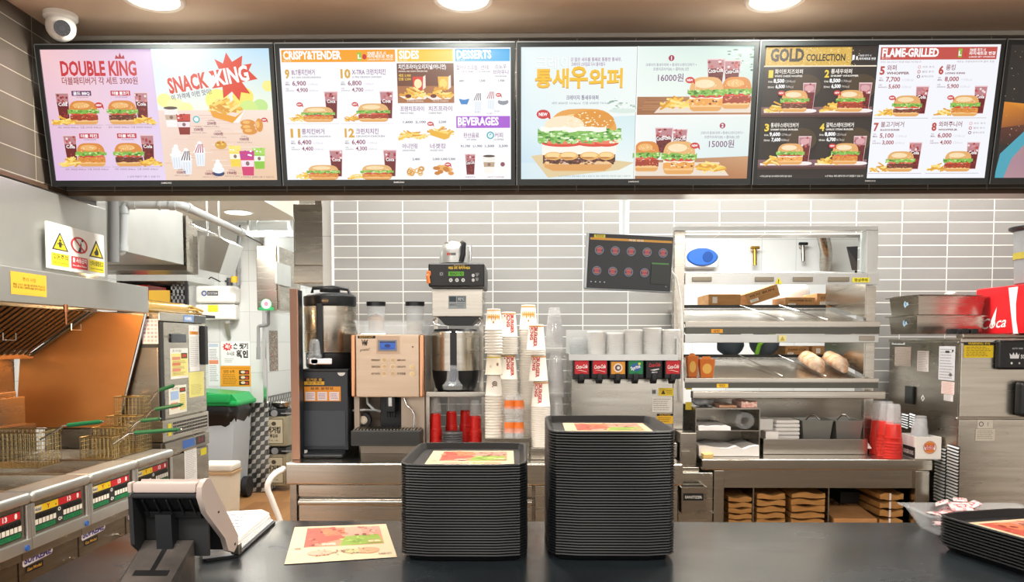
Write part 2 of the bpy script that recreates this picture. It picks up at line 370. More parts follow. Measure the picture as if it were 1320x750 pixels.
# ================================================================ menu screens
def pill(g, x, y, w, h, col, txt=None, tc='#ffffff'):
    g.rect(x, y, x+w, y+h, col)
    if txt: g.text(txt, x+w/2, y+h*.78, h*.52, tc, w*.84, .03, 'c')
def cola(g, x, y, w, h, txt=True):           # x centre, y bottom
    def tr(t0, t1, col, k=1): # slices between heights
        f = lambda t: w*(.37+.13*t)*k
        g.poly([(x-f(t0), y-h*t0), (x+f(t0), y-h*t0), (x+f(t1), y-h*t1), (x-f(t1), y-h*t1)], col)
    tr(0, 1, '#e9c9cd'); tr(.02, .66, '#6d1a1e', .93); tr(.66, .96, '#b98086', .92)
    for _ in range(9):
        t = R.uniform(.62, .95); g.ell(x+R.uniform(-.38, .38)*w, y-h*t, w*.09, h*.045, R.choice(['#a93a3c', '#8a2226', '#f0d9da', '#d98d8c', '#c25b57']), 7)
    for _ in range(7):
        t = R.uniform(.06, .4); g.ell(x+R.uniform(-.3, .3)*w, y-h*t, w*.07, h*.04, R.choice(['#a23a34', '#8c2a2a', '#4b0e12']), 6)
    if txt: g.text('Coca-Cola', x, y-h*.52, h*.15, '#ffffff', w*.78, .02, 'c', .1)
def fries(g, x, y, w, h, n=26):
    for i in range(n):
        cx = x+R.uniform(-.42, .42)*w; t = 1-abs(cx-x)/(w*.55); cy = y-R.uniform(.08, max(.12, .8*t))*h; a = R.uniform(-.9, .9); l = w*R.uniform(.16, .27); q = h*.075
        dx, dy = l*math.cos(a), l*math.sin(a)*.7; nx, ny = -math.sin(a)*q, math.cos(a)*q
        g.poly([(cx-dx-nx, cy-dy-ny), (cx+dx-nx, cy+dy-ny), (cx+dx+nx, cy+dy+ny), (cx-dx+nx, cy-dy+ny)], R.choice(['#f6d56a', '#efc04a', '#e2a634', '#f9e08c', '#d9982e']), .4)
def wavy(g, x, y0, y1, w, n, col, amp):
    up = [(x-w/2+w*i/n, y0+R.uniform(-amp, amp)) for i in range(n+1)]; dn = [(x+w/2-w*i/n, y1+R.uniform(-amp, amp)*1.6) for i in range(n+1)]
    g.poly(up+dn, col)
def bun(g, x, y0, y1, w, col, hi, seeds=True):
    n = 16; h = y1-y0
    g.poly([(x-w/2*abs(math.cos(math.pi*i/n))**.55*(1 if i < n/2 else -1), y1-h*math.sin(math.pi*i/n)**.8) for i in range(n+1)], col)
    g.ell(x-w*.06, y0+h*.42, w*.3, h*.26, hi, 16)
    if seeds:
        for _ in range(16):
            t = R.uniform(-.38, .38); g.ell(x+t*w, y0+h*(.2+abs(t)*.9+R.uniform(0, .3)), w*.014, h*.035, '#fff0c9', 5, dz=.3)
def burger(g, x, y, w, h, kind='beef', top='#d98a3f', hi='#eab36c'):   # x centre, y bottom
    bun(g, x, y-h, y-h*.52, w*.92, top, hi, kind != 'plain')
    bot = [(x-w*.44, y-h*.2), (x+w*.44, y-h*.2), (x+w*.42, y-h*.06), (x+w*.34, y), (x-w*.34, y), (x-w*.42, y-h*.06)]
    g.poly(bot, '#e0a35a'); g.poly([(x-w*.42, y-h*.19), (x+w*.42, y-h*.19), (x+w*.4, y-h*.12), (x-w*.4, y-h*.12)], '#f0c384')
    pc = {'beef': ['#6b3626', '#8a4a33', '#4a2318', '#b5735a'], 'bbq': ['#a33a22', '#c2512f', '#7a2416', '#e0926a'], 'chicken': ['#d98a3a', '#c8742c', '#e9ab5e', '#b6612a'], 'shrimp': ['#e9a24d', '#f3c274', '#6b3626', '#f5ddb6'], 'plain': ['#7a3f2c', '#94543a', '#57291c', '#c98460']}[kind]
    wavy(g, x, y-h*.4, y-h*.18, w*.9, 14, pc[0], h*.015)
    for _ in range(26): g.ell(x+R.uniform(-.42, .42)*w, y-h*R.uniform(.2, .38), w*R.uniform(.02, .045), h*R.uniform(.015, .03), R.choice(pc), 6, dz=.3)
    if kind in ('shrimp', 'plain'): wavy(g, x, y-h*.46, y-h*.36, w*.9, 10, '#fbeede', h*.02)
    for i in (-.26, .02, .27): g.ell(x+i*w, y-h*.44, w*.17, h*.05, R.choice(['#d8402c', '#c93a28', '#e2604a']), 14)
    wavy(g, x, y-h*.62, y-h*.46, w*1.02, 22, '#7fb64a', h*.035)
    for _ in range(26):
        cx = x+R.uniform(-.48, .48)*w; g.ell(cx, y-h*R.uniform(.47, .6), w*R.uniform(.03, .06), h*R.uniform(.018, .04), R.choice(['#a9d36c', '#5f9a36', '#c9e59a', '#3f7a2a', '#8ec456']), 7, dz=.3)
def combo(g, x, y, s=1, kind='beef', flip=False, top='#d98a3f'):  # a burger at x with cola and fries beside it, standing on y
    k = -1 if flip else 1
    cola(g, x+k*27*s, y-5*s, 19*s, 38*s, False); g.text('Cola', x+k*27*s, y-25*s, 4.4*s, '#ffffff', 12*s, .02, 'c')
    burger(g, x, y, 42*s, 32*s, kind, top); fries(g, x+k*29*s, y-.5, 27*s, 14*s, 26)
def newtag(g, x, y, s=1):
    g.ell(x, y, 4.6*s, 3.2*s, '#c92f2c', 14); g.poly([(x+2*s, y+1*s), (x+5.5*s, y+4.6*s), (x+4.6*s, y-1*s)], '#c92f2c'); g.text('NEW', x, y+1.1*s, 2.2*s, '#ffffff', 6*s, .03, 'c')
TILT = math.radians(9.5)
SX0, SX1 = P(57, 150, 3.22).x, P(1281, 150, 3.22).x; PITCHX = (SX1-SX0)/4+.004
SZ1, SZ0 = P(660, 54.5, 3.17).z, P(660, 239, 3.27).z
FRAME = mat('screen_frame', '#1b1f20', .35); FRAMES = mat('silver_screen_edge', '#8d9092', .3, .8)
def screen(i, label):
    x0 = SX0+i*PITCHX; x1 = x0+PITCHX-.008; zc = (SZ0+SZ1)/2; H = (SZ1-SZ0)/math.cos(TILT); W = x1-x0
    t = thing('menu_screen', label, 'menu screen', (x0+W/2, 3.22, zc), 'menu screens over the counter')
    o = Vector((x0+W/2, 3.22, zc)); up = Vector((0, -math.sin(TILT), math.cos(TILT))); nn = Vector((0, -math.cos(TILT), -math.sin(TILT))); rt = Vector((1, 0, 0))
    def pt(x, y, h): return o+rt*x+up*y+nn*h
    def bx(mb, xa, xb, ya, yb, ha, hb): mb.add([pt(x, y, h) for h in (ha, hb) for x, y in ((xa, ya), (xb, ya), (xb, yb), (xa, yb))], [(0, 1, 2, 3), (7, 6, 5, 4), (0, 4, 5, 1), (1, 5, 6, 2), (2, 6, 7, 3), (3, 7, 4, 0)]); return mb
    B = .017; m = MB(); bx(m, -W/2, W/2, -H/2, -H/2+.024, -.03, .006); bx(m, -W/2, W/2, H/2-B, H/2, -.03, .006); bx(m, -W/2, -W/2+B, -H/2+.024, H/2-B, -.03, .006); bx(m, W/2-B, W/2, -H/2+.024, H/2-B, -.03, .006)
    m.build('frame', FRAME, t)
    m = MB(); bx(m, -W/2, W/2, H/2, H/2+.004, -.03, .007); bx(m, -W/2-.002, -W/2, -H/2, H/2, -.03, .007); m.build('edge_strip', FRAMES, t)
    m = MB(); bx(m, -W/2+.005, W/2-.005, -H/2+.005, H/2-.005, -.05, -.001)
    for sx in (-.25, .25): m.add([pt(sx*W+a, b_, -.05) for a, b_ in ((-.03, -.1), (.03, -.1), (.03, .1), (-.03, .1))]+[Vector((o.x+sx*W+a, YB-.001, zc+b_)) for a, b_ in ((-.03, -.1), (.03, -.1), (.03, .1), (-.03, .1))], [(0, 1, 2, 3), (0, 4, 5, 1), (1, 5, 6, 2), (2, 6, 7, 3), (3, 7, 4, 0)])
    m.build('back_housing', BLACKM, t)
    iw, ih = W-2*B, H-B-.024; g = G(pt(-iw/2, H/2-B, 0), rt*(iw/300), -up*(ih/172), nn, step=.00002); f0 = g.fn; g.fn = lambda x, y, h: f0(min(max(x, 0), 300), min(max(y, 0), 172), h)
    gl = G(pt(-iw/2, -H/2+.024, .0063), rt*(iw/300), -up*(ih/172), nn); gl.text('SAMSUNG', 150, 4.6, 2, '#c9cccc', 14, .02, 'c'); gl.build('maker_name', PRINT, t)
    return t, g
# ---- 1: double burgers and snacks
t, g = screen(0, 'menu screen with purple burger page and blue snack page at the left end')
g.poly([(0, 0), (146, 0), (150, 172), (0, 172)], ['#efc3c6', '#dcc3e4', '#e3d3ef', '#d9b9e0']); 
g.text('DOUBLE KING', 74, 33, 18, '#c8323a', 100, .035, 'c'); g.poly([(97, 12), (99, 7), (102, 10), (104, 4), (106, 10), (109, 7), (110, 12)], '#b02a36')
g.text('더블패티버거 각 세트 3900원', 74, 44, 7.4, '#9a4040', 100, .015, 'c')
for x, y, tx, pc, kd, fl in ((48, 97, '골드 BBQ', '#6c3b66', 'bbq', True), (100, 97, '더블 불고기', '#c23c48', 'beef', False), (52, 153, '더블 치킨', '#c23c48', 'chicken', True), (103, 153, '더블 비프', '#c23c48', 'beef', False)):
    combo(g, x, y, .98, kd, fl); g.rect(x-(43 if fl else 24), y+.5, x+(24 if fl else 43), y+1, '#a79aa8'); pill(g, x-13, y-44, 26, 6.5, pc, tx); g.text('DOUBLE BURGER', x+1, y-35, 1.4, '#7a4a5a', 16, 0, 'c')
    g.text('세트 3900원 894kcal  단품 2900원 454kcal', x+(-8 if fl else 8), y+5, 2.2, '#7c6780', 58, 0, 'c')
newtag(g, 70, 72, 1.2); g.text('※ 실제 제품과 다를 수 있습니다', 142, 168, 2, '#6f6072', 44, 0, 'r')
g.poly([(146, 0), (300, 0), (300, 82), (148, 82)], ['#cfe4f6', '#b9dcf3', '#eef3da', '#eef2ea'])
for cx, cy, r_, c_ in ((158, 66, 10, '#f3ef9a'), (172, 74, 12, '#f6f3b4'), (228, 66, 16, '#f2ee7e'), (262, 62, 14, '#f4e36a'), (284, 74, 10, '#bfe38e'), (268, 78, 13, '#cfe88a'), (296, 48, 8, '#f3e98a'), (186, 77, 9, '#f4f0a6')): g.ell(cx, cy, r_, r_*.9, c_, 20)
g.poly([(148, 79), (300, 79), (300, 172), (150, 172)], ['#f0d8cf', '#f3e0d2', '#e8c3a0', '#ecd0bc'])
for i in range(26):
    y = 82+i*3.5; x = R.uniform(150, 250); g.rect(x, y, x+R.uniform(20, 48), y+.7, R.choice(['#e6c6b4', '#f6e6dc', '#ddb79c']))
g.poly([(228, 13), (239, 19), (244, 5), (251, 17), (265, 9), (263, 22), (233, 26)], '#d93a1f')
g.poly([(219, 29), (277, 19), (272, 28), (283, 39), (262, 43), (272, 58), (260, 56), (257, 67), (248, 55), (236, 64), (236, 49), (222, 51), (229, 42)], '#d93a1f')
g.text('SNACK', 166, 57, 19, '#d93a2a', 53, .035, 'l', .16); g.poly([(219, 42), (225, 33), (229, 41), (224, 49)], '#ffffff'); g.text('KING', 229, 47, 19, '#ffffff', 44, .035, 'l', .16)
g.text('이 가격에 이런 맛이!', 168, 66, 5.6, '#5c4a6a', 54, .012, 'l', .16)
def cup(g, x, y, w, h, c0, c1, c2, band=True):
    g.poly([(x-w*.36, y), (x+w*.36, y), (x+w*.5, y-h), (x-w*.5, y-h)], c0); g.poly([(x-w*.5, y-h), (x+w*.5, y-h), (x+w*.45, y-h*.68), (x-w*.45, y-h*.68)], c1)
    if band: g.poly([(x-w*.44, y-h*.62), (x+w*.44, y-h*.62), (x+w*.4, y-h*.36), (x-w*.4, y-h*.36)], c2); g.ell(x, y-h*.49, w*.13, h*.09, '#8a6a6a', 10)
    for _ in range(8): g.ell(x+R.uniform(-.38, .38)*w, y-h*R.uniform(.75, 1.0), w*.08, h*.035, R.choice(['#ffffff', c0, c1]), 6)
cup(g, 165, 101, 19, 26, '#f4f1ee', '#efeae6', '#c9b29c'); g.ell(165, 76, 9.3, 2, '#5d4a40'); cup(g, 181, 111, 19, 27, '#8a2a22', '#c8453c', '#f4e2e6')
g.ell(198, 91, 4.6, 4.6, '#4fb8bd'); g.ell(198, 91, 3, 3, '#e9f6f4')
fries(g, 236, 82, 40, 24, 36); g.poly([(217, 79), (250, 88), (262, 80), (254, 96), (246, 96), (220, 88)], '#e9a02e'); g.poly([(254, 96), (246, 96), (256, 86), (264, 78)], '#f4efe8')
for x_, y_, rx_, ry_ in ((266, 96, 10, 4.5), (266, 102, 10, 4.5), (268, 107, 10, 4.5), (281, 99, 5, 9)): g.ell(x_, y_, rx_, ry_, '#d9903a'); g.ell(x_-2, y_-1, rx_*.5, ry_*.5, '#efb868')
newtag(g, 288, 92, .9); g.ell(228, 125, 8, 5.6, '#d8a13a'); 
for _ in range(8): g.ell(228+R.uniform(-6, 6), 124+R.uniform(-4, 4), 1.6, 1.2, R.choice(['#8a5a1e', '#f6cf6e', '#b9792a']), 7)
def soft(g, x, y, w, h, dr):
    g.poly([(x-w*.3, y), (x+w*.3, y), (x+w*.42, y-h*.5), (x-w*.42, y-h*.5)], '#e9eef4'); 
    for k in range(4): g.ell(x+(k % 2-.5)*w*.06, y-h*(.56+.11*k), w*(.48-.1*k), h*.085, '#f7f8fb', 16)
    if dr:
        for k in range(4): g.poly([(x-w*.4+k*w*.2, y-h*.52), (x-w*.32+k*w*.2, y-h*.52), (x+w*(-.02+.1*k), y-h*.86), (x+w*(-.08+.1*k), y-h*.86)], dr)
    for k in (-.2, 0, .2): g.rect(x+k*w-.4, y-h*.45, x+k*w+.4, y-h*.05, '#c8d4e2')
soft(g, 167, 157, 17, 34, None); soft(g, 180, 164, 18, 36, '#4a2a26'); soft(g, 199, 153, 17, 34, '#b0324a')
g.ell(222, 163, 8, 4, '#2b3f6e'); g.ell(222, 158, 8, 5, '#eef2f8'); g.ell(222, 153, 5.5, 5, '#f8fafc'); g.ell(222, 148, 2.6, 4, '#ffffff')
cup(g, 246, 154, 17, 28, '#f1d34a', '#f6e27c', '#f7f0dc'); cup(g, 278, 157, 17, 28, '#8cc63e', '#a9d860', '#eef6e2'); cup(g, 262, 166, 20, 33, '#d23a6e', '#c23a8c', '#f6dfe8')
for tx, x_, y_ in (('1500원', 200, 106), ('2500원', 218, 98), ('1000원', 226, 112), ('1000원', 260, 119), ('1500원', 172, 163), ('1000원', 210, 165), ('1900원', 240, 164)): g.text(tx, x_, y_, 3.2, '#7d3550', 12, .03, 'c'); g.text('아메리카노 콘 120kcal', x_, y_+3.6, 1.6, '#80707a', 20, 0, 'c'); g.text('신메뉴', x_, y_-4.4, 1.6, '#7d3550', 9, 0, 'c')
g.text('※ 이미지는 실제와 다를 수 있습니다', 296, 169, 1.9, '#6f6072', 44, 0, 'r')
g.build('screen', SCREEN, t)
# ---- 2: crispy & tender, sides, desserts, beverages
t, g = screen(1, 'white menu screen of twelve dishes with orange, yellow, blue and violet headings')
g.rect(0, 0, 300, 172, '#f4f4f8')
for x0_, x1_, c_, tx, w_, y0_ in ((2, 150, '#f2a01e', 'CRISPY&TENDER', 76, 2), (153, 225, '#f0c22e', 'SIDES', 26, 2), (228, 299, '#1fa6e0', 'DESSERTS', 45, 2), (228, 299, '#a455cc', 'BEVERAGES', 54, 88)):
    g.rect(x0_, y0_, x1_, y0_+15.5, c_); g.text(tx, x0_+2, y0_+11.6, 10, '#ffffff', w_, .04); g.text('메뉴 안내', x0_+2, y0_+14.6, 1.6, '#fff4da', 10, .01)
pill(g, 101, 5.5, 5, 10, '#8cc63e', 'L'); g.ell(110, 11, 2.8, 3.4, '#c92f2c'); g.text('700원 추가 시', 114, 8.4, 3.4, '#ffffff', 24, .02); g.text('라지세트로 변경', 114, 12.4, 3.4, '#ffffff', 33, .02); g.text('LARGE SET UPGRADE', 114, 15.4, 1.8, '#ffffff', 33, .01)
for n_, x_, y_, nm, en, p1, p2, kd in (('9', 5, 38, 'BLT롱치킨버거', 'BLT LONG CHICKEN SANDWICH', '6,900', '4,900', 'chicken'), ('10', 78, 38, 'X-TRA 크런치치킨', 'X-TRA CRUNCH CHICKEN', '6,800', '4,700', 'bbq'), ('11', 8, 115, '롱치킨버거', 'LONG CHICKEN SANDWICH', '6,400', '4,400', 'chicken'), ('12', 80, 115, '크런치치킨', 'CRUNCH CHICKEN', '6,400', '4,300', 'chicken')):
    g.text(n_, x_, y_, 11, '#d8a53a', 7*len(n_)-1, .04); xx = x_+(9 if len(n_) == 1 else 15)
    g.text(nm, xx, y_-4.6, 5.6, '#8a5a86', {7: 38}.get(len(nm), 44 if len(nm) > 8 else 30), .012); g.text(en, xx, y_, 2.1, '#6e6672', 38, .01)
    g.text('세트', x_, y_+6.5, 1.9, '#7a6a76'); g.text('MEAL', x_, y_+9, 1.9, '#7a6a76', 6, .02); g.text(p1, x_+9, y_+9.4, 5.8, '#8e3f5c', 18, .02)
    g.text('단품', x_, y_+14.5, 1.6, '#7a6a76'); g.text('SANDWICH', x_, y_+17, 1.6, '#7a6a76', 11); g.text(p2, x_+14, y_+17.6, 5, '#8e3f5c', 15, .02)
    g.text('1129kcal', x_+30, y_+9, 2.4, '#c9c2cc', 12); g.text('664kcal', x_+31, y_+17, 2.4, '#c9c2cc', 11)
    yb = y_+56; cola(g, x_+59, yb-3, 18, 36, False); g.text('Coca', x_+59, yb-24, 4.4, '#ffffff', 11, .02, 'c'); fries(g, x_+15, yb, 24, 11, 18); burger(g, x_+41, yb+1, 44, 24 if kd != 'chicken' else 20, kd, '#e0b070', '#f2d6a6'); newtag(g, x_+(17 if n_ != '12' else 20), yb-22, .9) if n_ in ('9', '10') else None; g.rect(x_-2, yb+3, x_+68, yb+3.5, '#d6d2d8')
g.rect(152, 20, 226, 71, '#6d3c28'); g.rect(152, 49, 226, 71, '#a5693f'); g.text('치킨프라이(오리지널/어니언)', 154, 27, 5, '#ffffff', 62, .02); g.text('ORIGINAL AND ONION CHICKEN FRIES', 154, 31, 1.9, '#f2e6da', 38, .02); g.text('세트 5,900', 154, 37, 3, '#f0c84a', 16, .02); g.text('단품 2,500', 154, 41.5, 2.8, '#f0c84a', 16, .02)
for x_, c_ in ((180, '#d8342a'), (213, '#e8b13a')): g.poly([(x_-7, 54), (x_+5, 54), (x_+6, 37), (x_-8, 37)], c_); g.poly([(x_+5, 54), (x_+9, 51), (x_+9, 35), (x_+6, 37)], '#f2e2d6'); g.ell(x_-1, 46, 5, 6, '#f2e4b0' if c_ == '#d8342a' else '#f4d46a')
for x_ in (174, 207): g.poly([(x_-20, 62), (x_+20, 60), (x_+14, 66), (x_-10, 67)], '#f3e6e0'); fries(g, x_, 64, 30, 16, 24); g.ell(x_-8, 62, 4, 2.5, '#6d1f16')
g.text('오리지널 ORIGINAL', 164, 69.5, 2, '#fff3e8', 22); g.text('어니언 ONION', 198, 69.5, 2, '#fff3e8', 20)
for tx, en, x_, y_, pr in (('프렌치프라이', 'FRENCH FRIES', 155, 81, '1,600  2,100'), ('치즈프라이', 'CHEESE FRIES', 192, 81, '2,500'), ('어니언링', 'ONION RINGS', 156, 130, '2,400'), ('너겟킹', 'NUGGET KING', 193, 130, '2,000 3,000 5,000')):
    g.text(tx, x_, y_, 5, '#8a5a86', 31 if len(tx) > 4 else 20, .01); g.text(en, x_, y_+4, 2, '#6e6672', 17, .01); g.text(pr, x_+18, y_+16, 2.8, '#5a5560', 30 if len(pr) > 6 else 10, .02, 'c')
fries(g, 170, 117, 32, 13, 30); fries(g, 206, 112, 30, 12, 22); g.poly([(192, 105), (216, 112), (224, 106), (218, 117), (212, 119), (194, 113)], '#e6b032'); newtag(g, 194, 98, .9)
for k in range(12): g.ring(161+R.uniform(0, 22), 160+R.uniform(-4, 4), 2, 3.6, R.choice(['#d9a04a', '#e6b766', '#c98f3a']), 12)
for k in range(14): g.ell(197+R.uniform(0, 24), 160+R.uniform(-6, 4), 4, 2.6, R.choice(['#d9903f', '#e6ab5e', '#c67c30']), 10)
newtag(g, 216, 152, .9)
for tx, x_, y_, w_ in (('컵아이스크림', 243, 28, 27), ('선데', 266, 28, 10), ('스노우', 287, 27, 15), ('브라우니', 287, 34, 20)): g.text(tx, x_, y_, 4.4, '#8a6a8e', w_, .01, 'c')
for tx, x_, y_ in (('CUP ICE CREAM', 243, 32), ('SUNDAE', 266, 32), ('SNOW BROWNIE', 287, 38)): g.text(tx, x_, y_, 1.8, '#6e6672', 15, .01, 'c')
for tx, x_ in (('600', 236), ('1,500', 263), ('1,900', 288)): g.text(tx, x_, 44, 2.7, '#5a5560', None, .02, 'c')
g.poly([(232, 66), (246, 66), (243, 73), (235, 73)], '#2a7fc4'); g.ell(239, 64, 6.5, 3, '#e9f0f6')
soft(g, 257, 82, 14, 27, '#3a2a2e'); soft(g, 274, 80, 14, 27, '#b0324a'); g.ell(290, 70, 7, 4, '#8a8f98'); g.ell(290, 66, 7, 3, '#eceff4'); newtag(g, 284, 61, .8)
for x_, y_ in ((256, 78+6), (272, 86), (282, 83)): g.text('초코 딸기', x_, y_, 1.7, '#5a5560', 7, 0, 'c')
for tx, en, x_ in (('탄산음료', 'SOFT DRINKS', 248), ('커피', 'COFFEE', 284)): g.text(tx, x_, 116, 5, '#8a5a86', 20 if len(tx) > 3 else 11, .01, 'c'); g.text(en, x_, 120, 2, '#6e6672', 13, .01, 'c')
g.ring(273, 113.5, 3.4, 5, '#35a8b5'); g.ell(273, 113.5, 3, 3, '#dff3f2'); g.poly([(271.5, 115), (272.5, 111.5), (275, 111)], '#35a8b5')
for tx, x_ in (('R1,700', 240), ('L1,900', 256), ('1,500', 272), ('2,500', 290)): g.text(tx, x_, 129, 2.9, '#5a5560', 12, .02, 'c')
cola(g, 246, 166, 14, 28, True); cup(g, 271, 164, 17, 24, '#f2efe8', '#efeae2', '#b9a084'); g.ell(271, 141, 8, 1.6, '#4a3a30'); cup(g, 289, 164, 17, 24, '#f4f3f0', '#f6f5f2', '#f4f3f0'); g.ell(289, 152, 3, 3, '#8a4a5a')
g.text('아메리카노', 246, 170, 1.9, '#7a4a56', 14, 0, 'c'); g.text('HOT COFFEE', 280, 170, 1.9, '#9a6a5a', 22, 0, 'c')
g.build('screen', SCREEN, t)
# ---- 3: shrimp burger
t, g = screen(2, 'pale menu screen filled by one huge sesame-bun burger under golden lettering')
g.poly([(0, 0), (150, 0), (150, 172), (0, 172)], ['#e4f0f2', '#eaf3f2', '#e9efe9', '#cfe2ea'])
g.poly([(0, 95), (150, 88), (150, 150), (0, 150)], ['#d9eaf0', '#cfe6ea', '#e4efee', '#c6deea'])
for k in range(28): x_ = R.uniform(112, 149); g.ell(x_, 72+R.uniform(-6, 8), R.uniform(1.2, 4), R.uniform(.6, 1.3), R.choice(['#9fbfae', '#c6d8cc', '#86a894', '#eef5f2']), 8)
g.ell(135, 82, 20, 3, '#d4e4dc'); g.poly([(13, 141), (40, 137), (150, 150), (130, 160), (36, 170)], '#ddc79a')
g.text('크레이', 19, 27, 13, '#c9cdd2', 44, 0); g.text('크레이', 19.4, 26.6, 13, '#f6f8f8', 44, 0)
g.text('갓 잡은 새우를 통째로 통통한 통새우,', 64, 18, 3.8, '#9a6a9a', 66, .01); g.text('크레이지 스타일로 다시 돌아왔다', 65, 24, 3.8, '#9a6a9a', 44, .01)
g.text('통새', 18, 50, 18, '#c98a1e', 44, .03); g.text('통새', 18, 49, 18, '#f0bf35', 44, .03); g.text('우', 63, 50, 21, '#c98a1e', 24, .03); g.text('우', 63, 49, 21, '#f0bf35', 24, .03); g.text('와퍼', 88, 50, 18, '#c98a1e', 44, .03); g.text('와퍼', 88, 49, 18, '#f0bf35', 44, .03)
g.text('크레이지 통새우와퍼', 80, 67, 4.6, '#6a5a86', 42, .015, 'c'); g.text('세트 8500원 1016kcal  단품 6500원 741kcal', 78, 73, 2.6, '#86809a', 76, 0, 'c')
newtag(g, 29, 86, 1.9)
x, y, w_, h_ = 77, 158, 108, 80
bun(g, x+4, 79, 120, 92, '#e3a24e', '#f3cf92', False); g.ell(x+16, 96, 30, 15, '#dd9438', 24); g.ell(x-20, 100, 26, 12, '#f8e2c4', 20)
for _ in range(80):
    a_ = R.uniform(0, 6.28); r_ = R.uniform(0, 1)**.6; g.ell(x+12+34*r_*math.cos(a_), 96+13*r_*math.sin(a_), 1.3, .75, R.choice(['#fbeec6', '#f6d99a', '#fff6dc']), 6, dz=.3)
g.poly([(x-47, 146), (x+45, 146), (x+43, 156), (x+34, 161), (x-34, 161), (x-46, 156)], '#dca05c'); g.poly([(x-46, 146), (x+45, 146), (x+43, 152), (x-44, 152)], '#efc58c')
wavy(g, x, 136, 150, 96, 24, '#5e3428', 1.5)
for _ in range(110): g.ell(x+R.uniform(-46, 46), R.uniform(139, 152), R.uniform(1, 2.6), R.uniform(.6, 1.5), R.choice(['#7a4636', '#3e2018', '#a87a6a', '#d6bcae']), 6, dz=.2)
wavy(g, x, 121, 138, 98, 16, '#f8efe4', 1.5)
for x_, w2 in ((-34, 12), (-14, 13), (14, 13), (36, 11)): g.ell(x+x_, 141, w2, 5.5, '#e7b062', 18); g.ell(x+x_, 140, w2*.8, 3.6, '#f6d394', 16); g.ell(x+x_-2, 143.6, w2*.7, 1.2, '#b97832', 12)
for x_, rx_ in ((-22, 28), (20, 24), (36, 16)): g.ell(x+x_, 124, rx_, 5, '#d84a34', 20); g.ell(x+x_, 123, rx_*.9, 2.6, '#ec7a62', 18)
wavy(g, x, 106, 121, 110, 34, '#7fb855', 3)
for _ in range(150): g.ell(x+R.uniform(-54, 54), R.uniform(105, 124), R.uniform(1.6, 4), R.uniform(.8, 2), R.choice(['#a8d684', '#5f9c40', '#cfeab4', '#3f7f34', '#8cc766', '#e2f2cc']), 8, dz=.2)
wavy(g, x-8, 103, 108, 86, 14, '#fbf3ea', 1.4)
g.text('※ 상기 이미지는 실제 제품과 다를 수 있습니다. 매장 사정에 따라 제공되지 않을 수 있습니다', 146, 169, 1.8, '#7a8a92', 96, 0, 'r')
for oy, price, nb, fx in ((0, '16000원', '1', 0), (89, '15000원', '2', 1)):
    y0_, y1_ = oy, oy+(88 if not oy else 83); g.poly([(151, y0_), (300, y0_), (300, y1_), (151, y1_)], ['#e2f0ea', '#bcd8d0', '#dfe9df', '#eef4f0'] if not fx else ['#eef2f0', '#e4ece8', '#cfe4e4', '#f0f0ea'])
    for k in range(34):
        if not fx: g.ell(R.uniform(268, 300), R.uniform(4, 34), R.uniform(1, 4), R.uniform(.6, 1.6), R.choice(['#7f9f86', '#a8c2ac', '#5c7f6a', '#e4efe8']), 7, dz=.3)
    g.poly([(151, y1_-24), (300, y1_-24 if not fx else y1_-30), (300, y1_), (151, y1_)], ['#a5714a', '#c89a70', '#b47a50', '#9a6640'])
    for k in range(9): yy = y1_-22+k*2.4; g.rect(151+R.uniform(0, 40), yy, 200+R.uniform(0, 90), yy+.5, R.choice(['#8a5a38', '#c89468']))
    tx0 = 208 if not fx else 228
    if not fx:
        g.poly([(188, y1_-18), (300, y1_-18), (300, y1_-3), (174, y1_-3)], '#e6d8c8'); cola(g, 252, y1_-36, 24, 36); cola(g, 273, y1_-36, 22, 34); fries(g, 203, y1_-10, 36, 18, 34); burger(g, 280, y1_-8, 42, 41, 'bbq'); burger(g, 241, y1_-5, 48, 44, 'shrimp', '#e3b070', '#f6dcb4'); newtag(g, 219, 43, 1.3); cx = 194
    else:
        g.poly([(151, y1_-22), (262, y1_-22), (276, y1_-4), (151, y1_-4)], '#e6d8c8'); cola(g, 188, y1_-34, 24, 34); cola(g, 209, y1_-34, 20, 32); fries(g, 252, y1_-10, 34, 18, 34); burger(g, 166, y1_-10, 36, 40, 'bbq'); burger(g, 209, y1_-6, 46, 44, 'shrimp', '#e3b070', '#f6dcb4'); newtag(g, 229, y1_-44, 1.3); cx = 264
    g.ell(cx, oy+(15 if not fx else 13), 3.8, 3.8, '#a52a4a'); g.text(nb, cx, oy+(17.2 if not fx else 15.2), 4.4, '#ffffff', None, .03, 'c')
    q = oy+(25 if not fx else 24); g.text('크레이지 통새우와퍼 + 통새우스테이크버거 +', cx, q, 3, '#8a7a98', 66 if not fx else 56, .005, 'c'); g.text('프렌치프라이(R) + 콜라(R) 2잔', cx, q+5.5, 3, '#8a7a98', 46, .005, 'c'); g.text(price, cx, q+(19 if not fx else 17), 8, '#7a4a76', 33, .01, 'c')
g.rect(150, 0, 151.4, 172, '#f6f6f4'); g.rect(150, 87.6, 300, 89.4, '#f6f4f0')
g.build('screen', SCREEN, t)
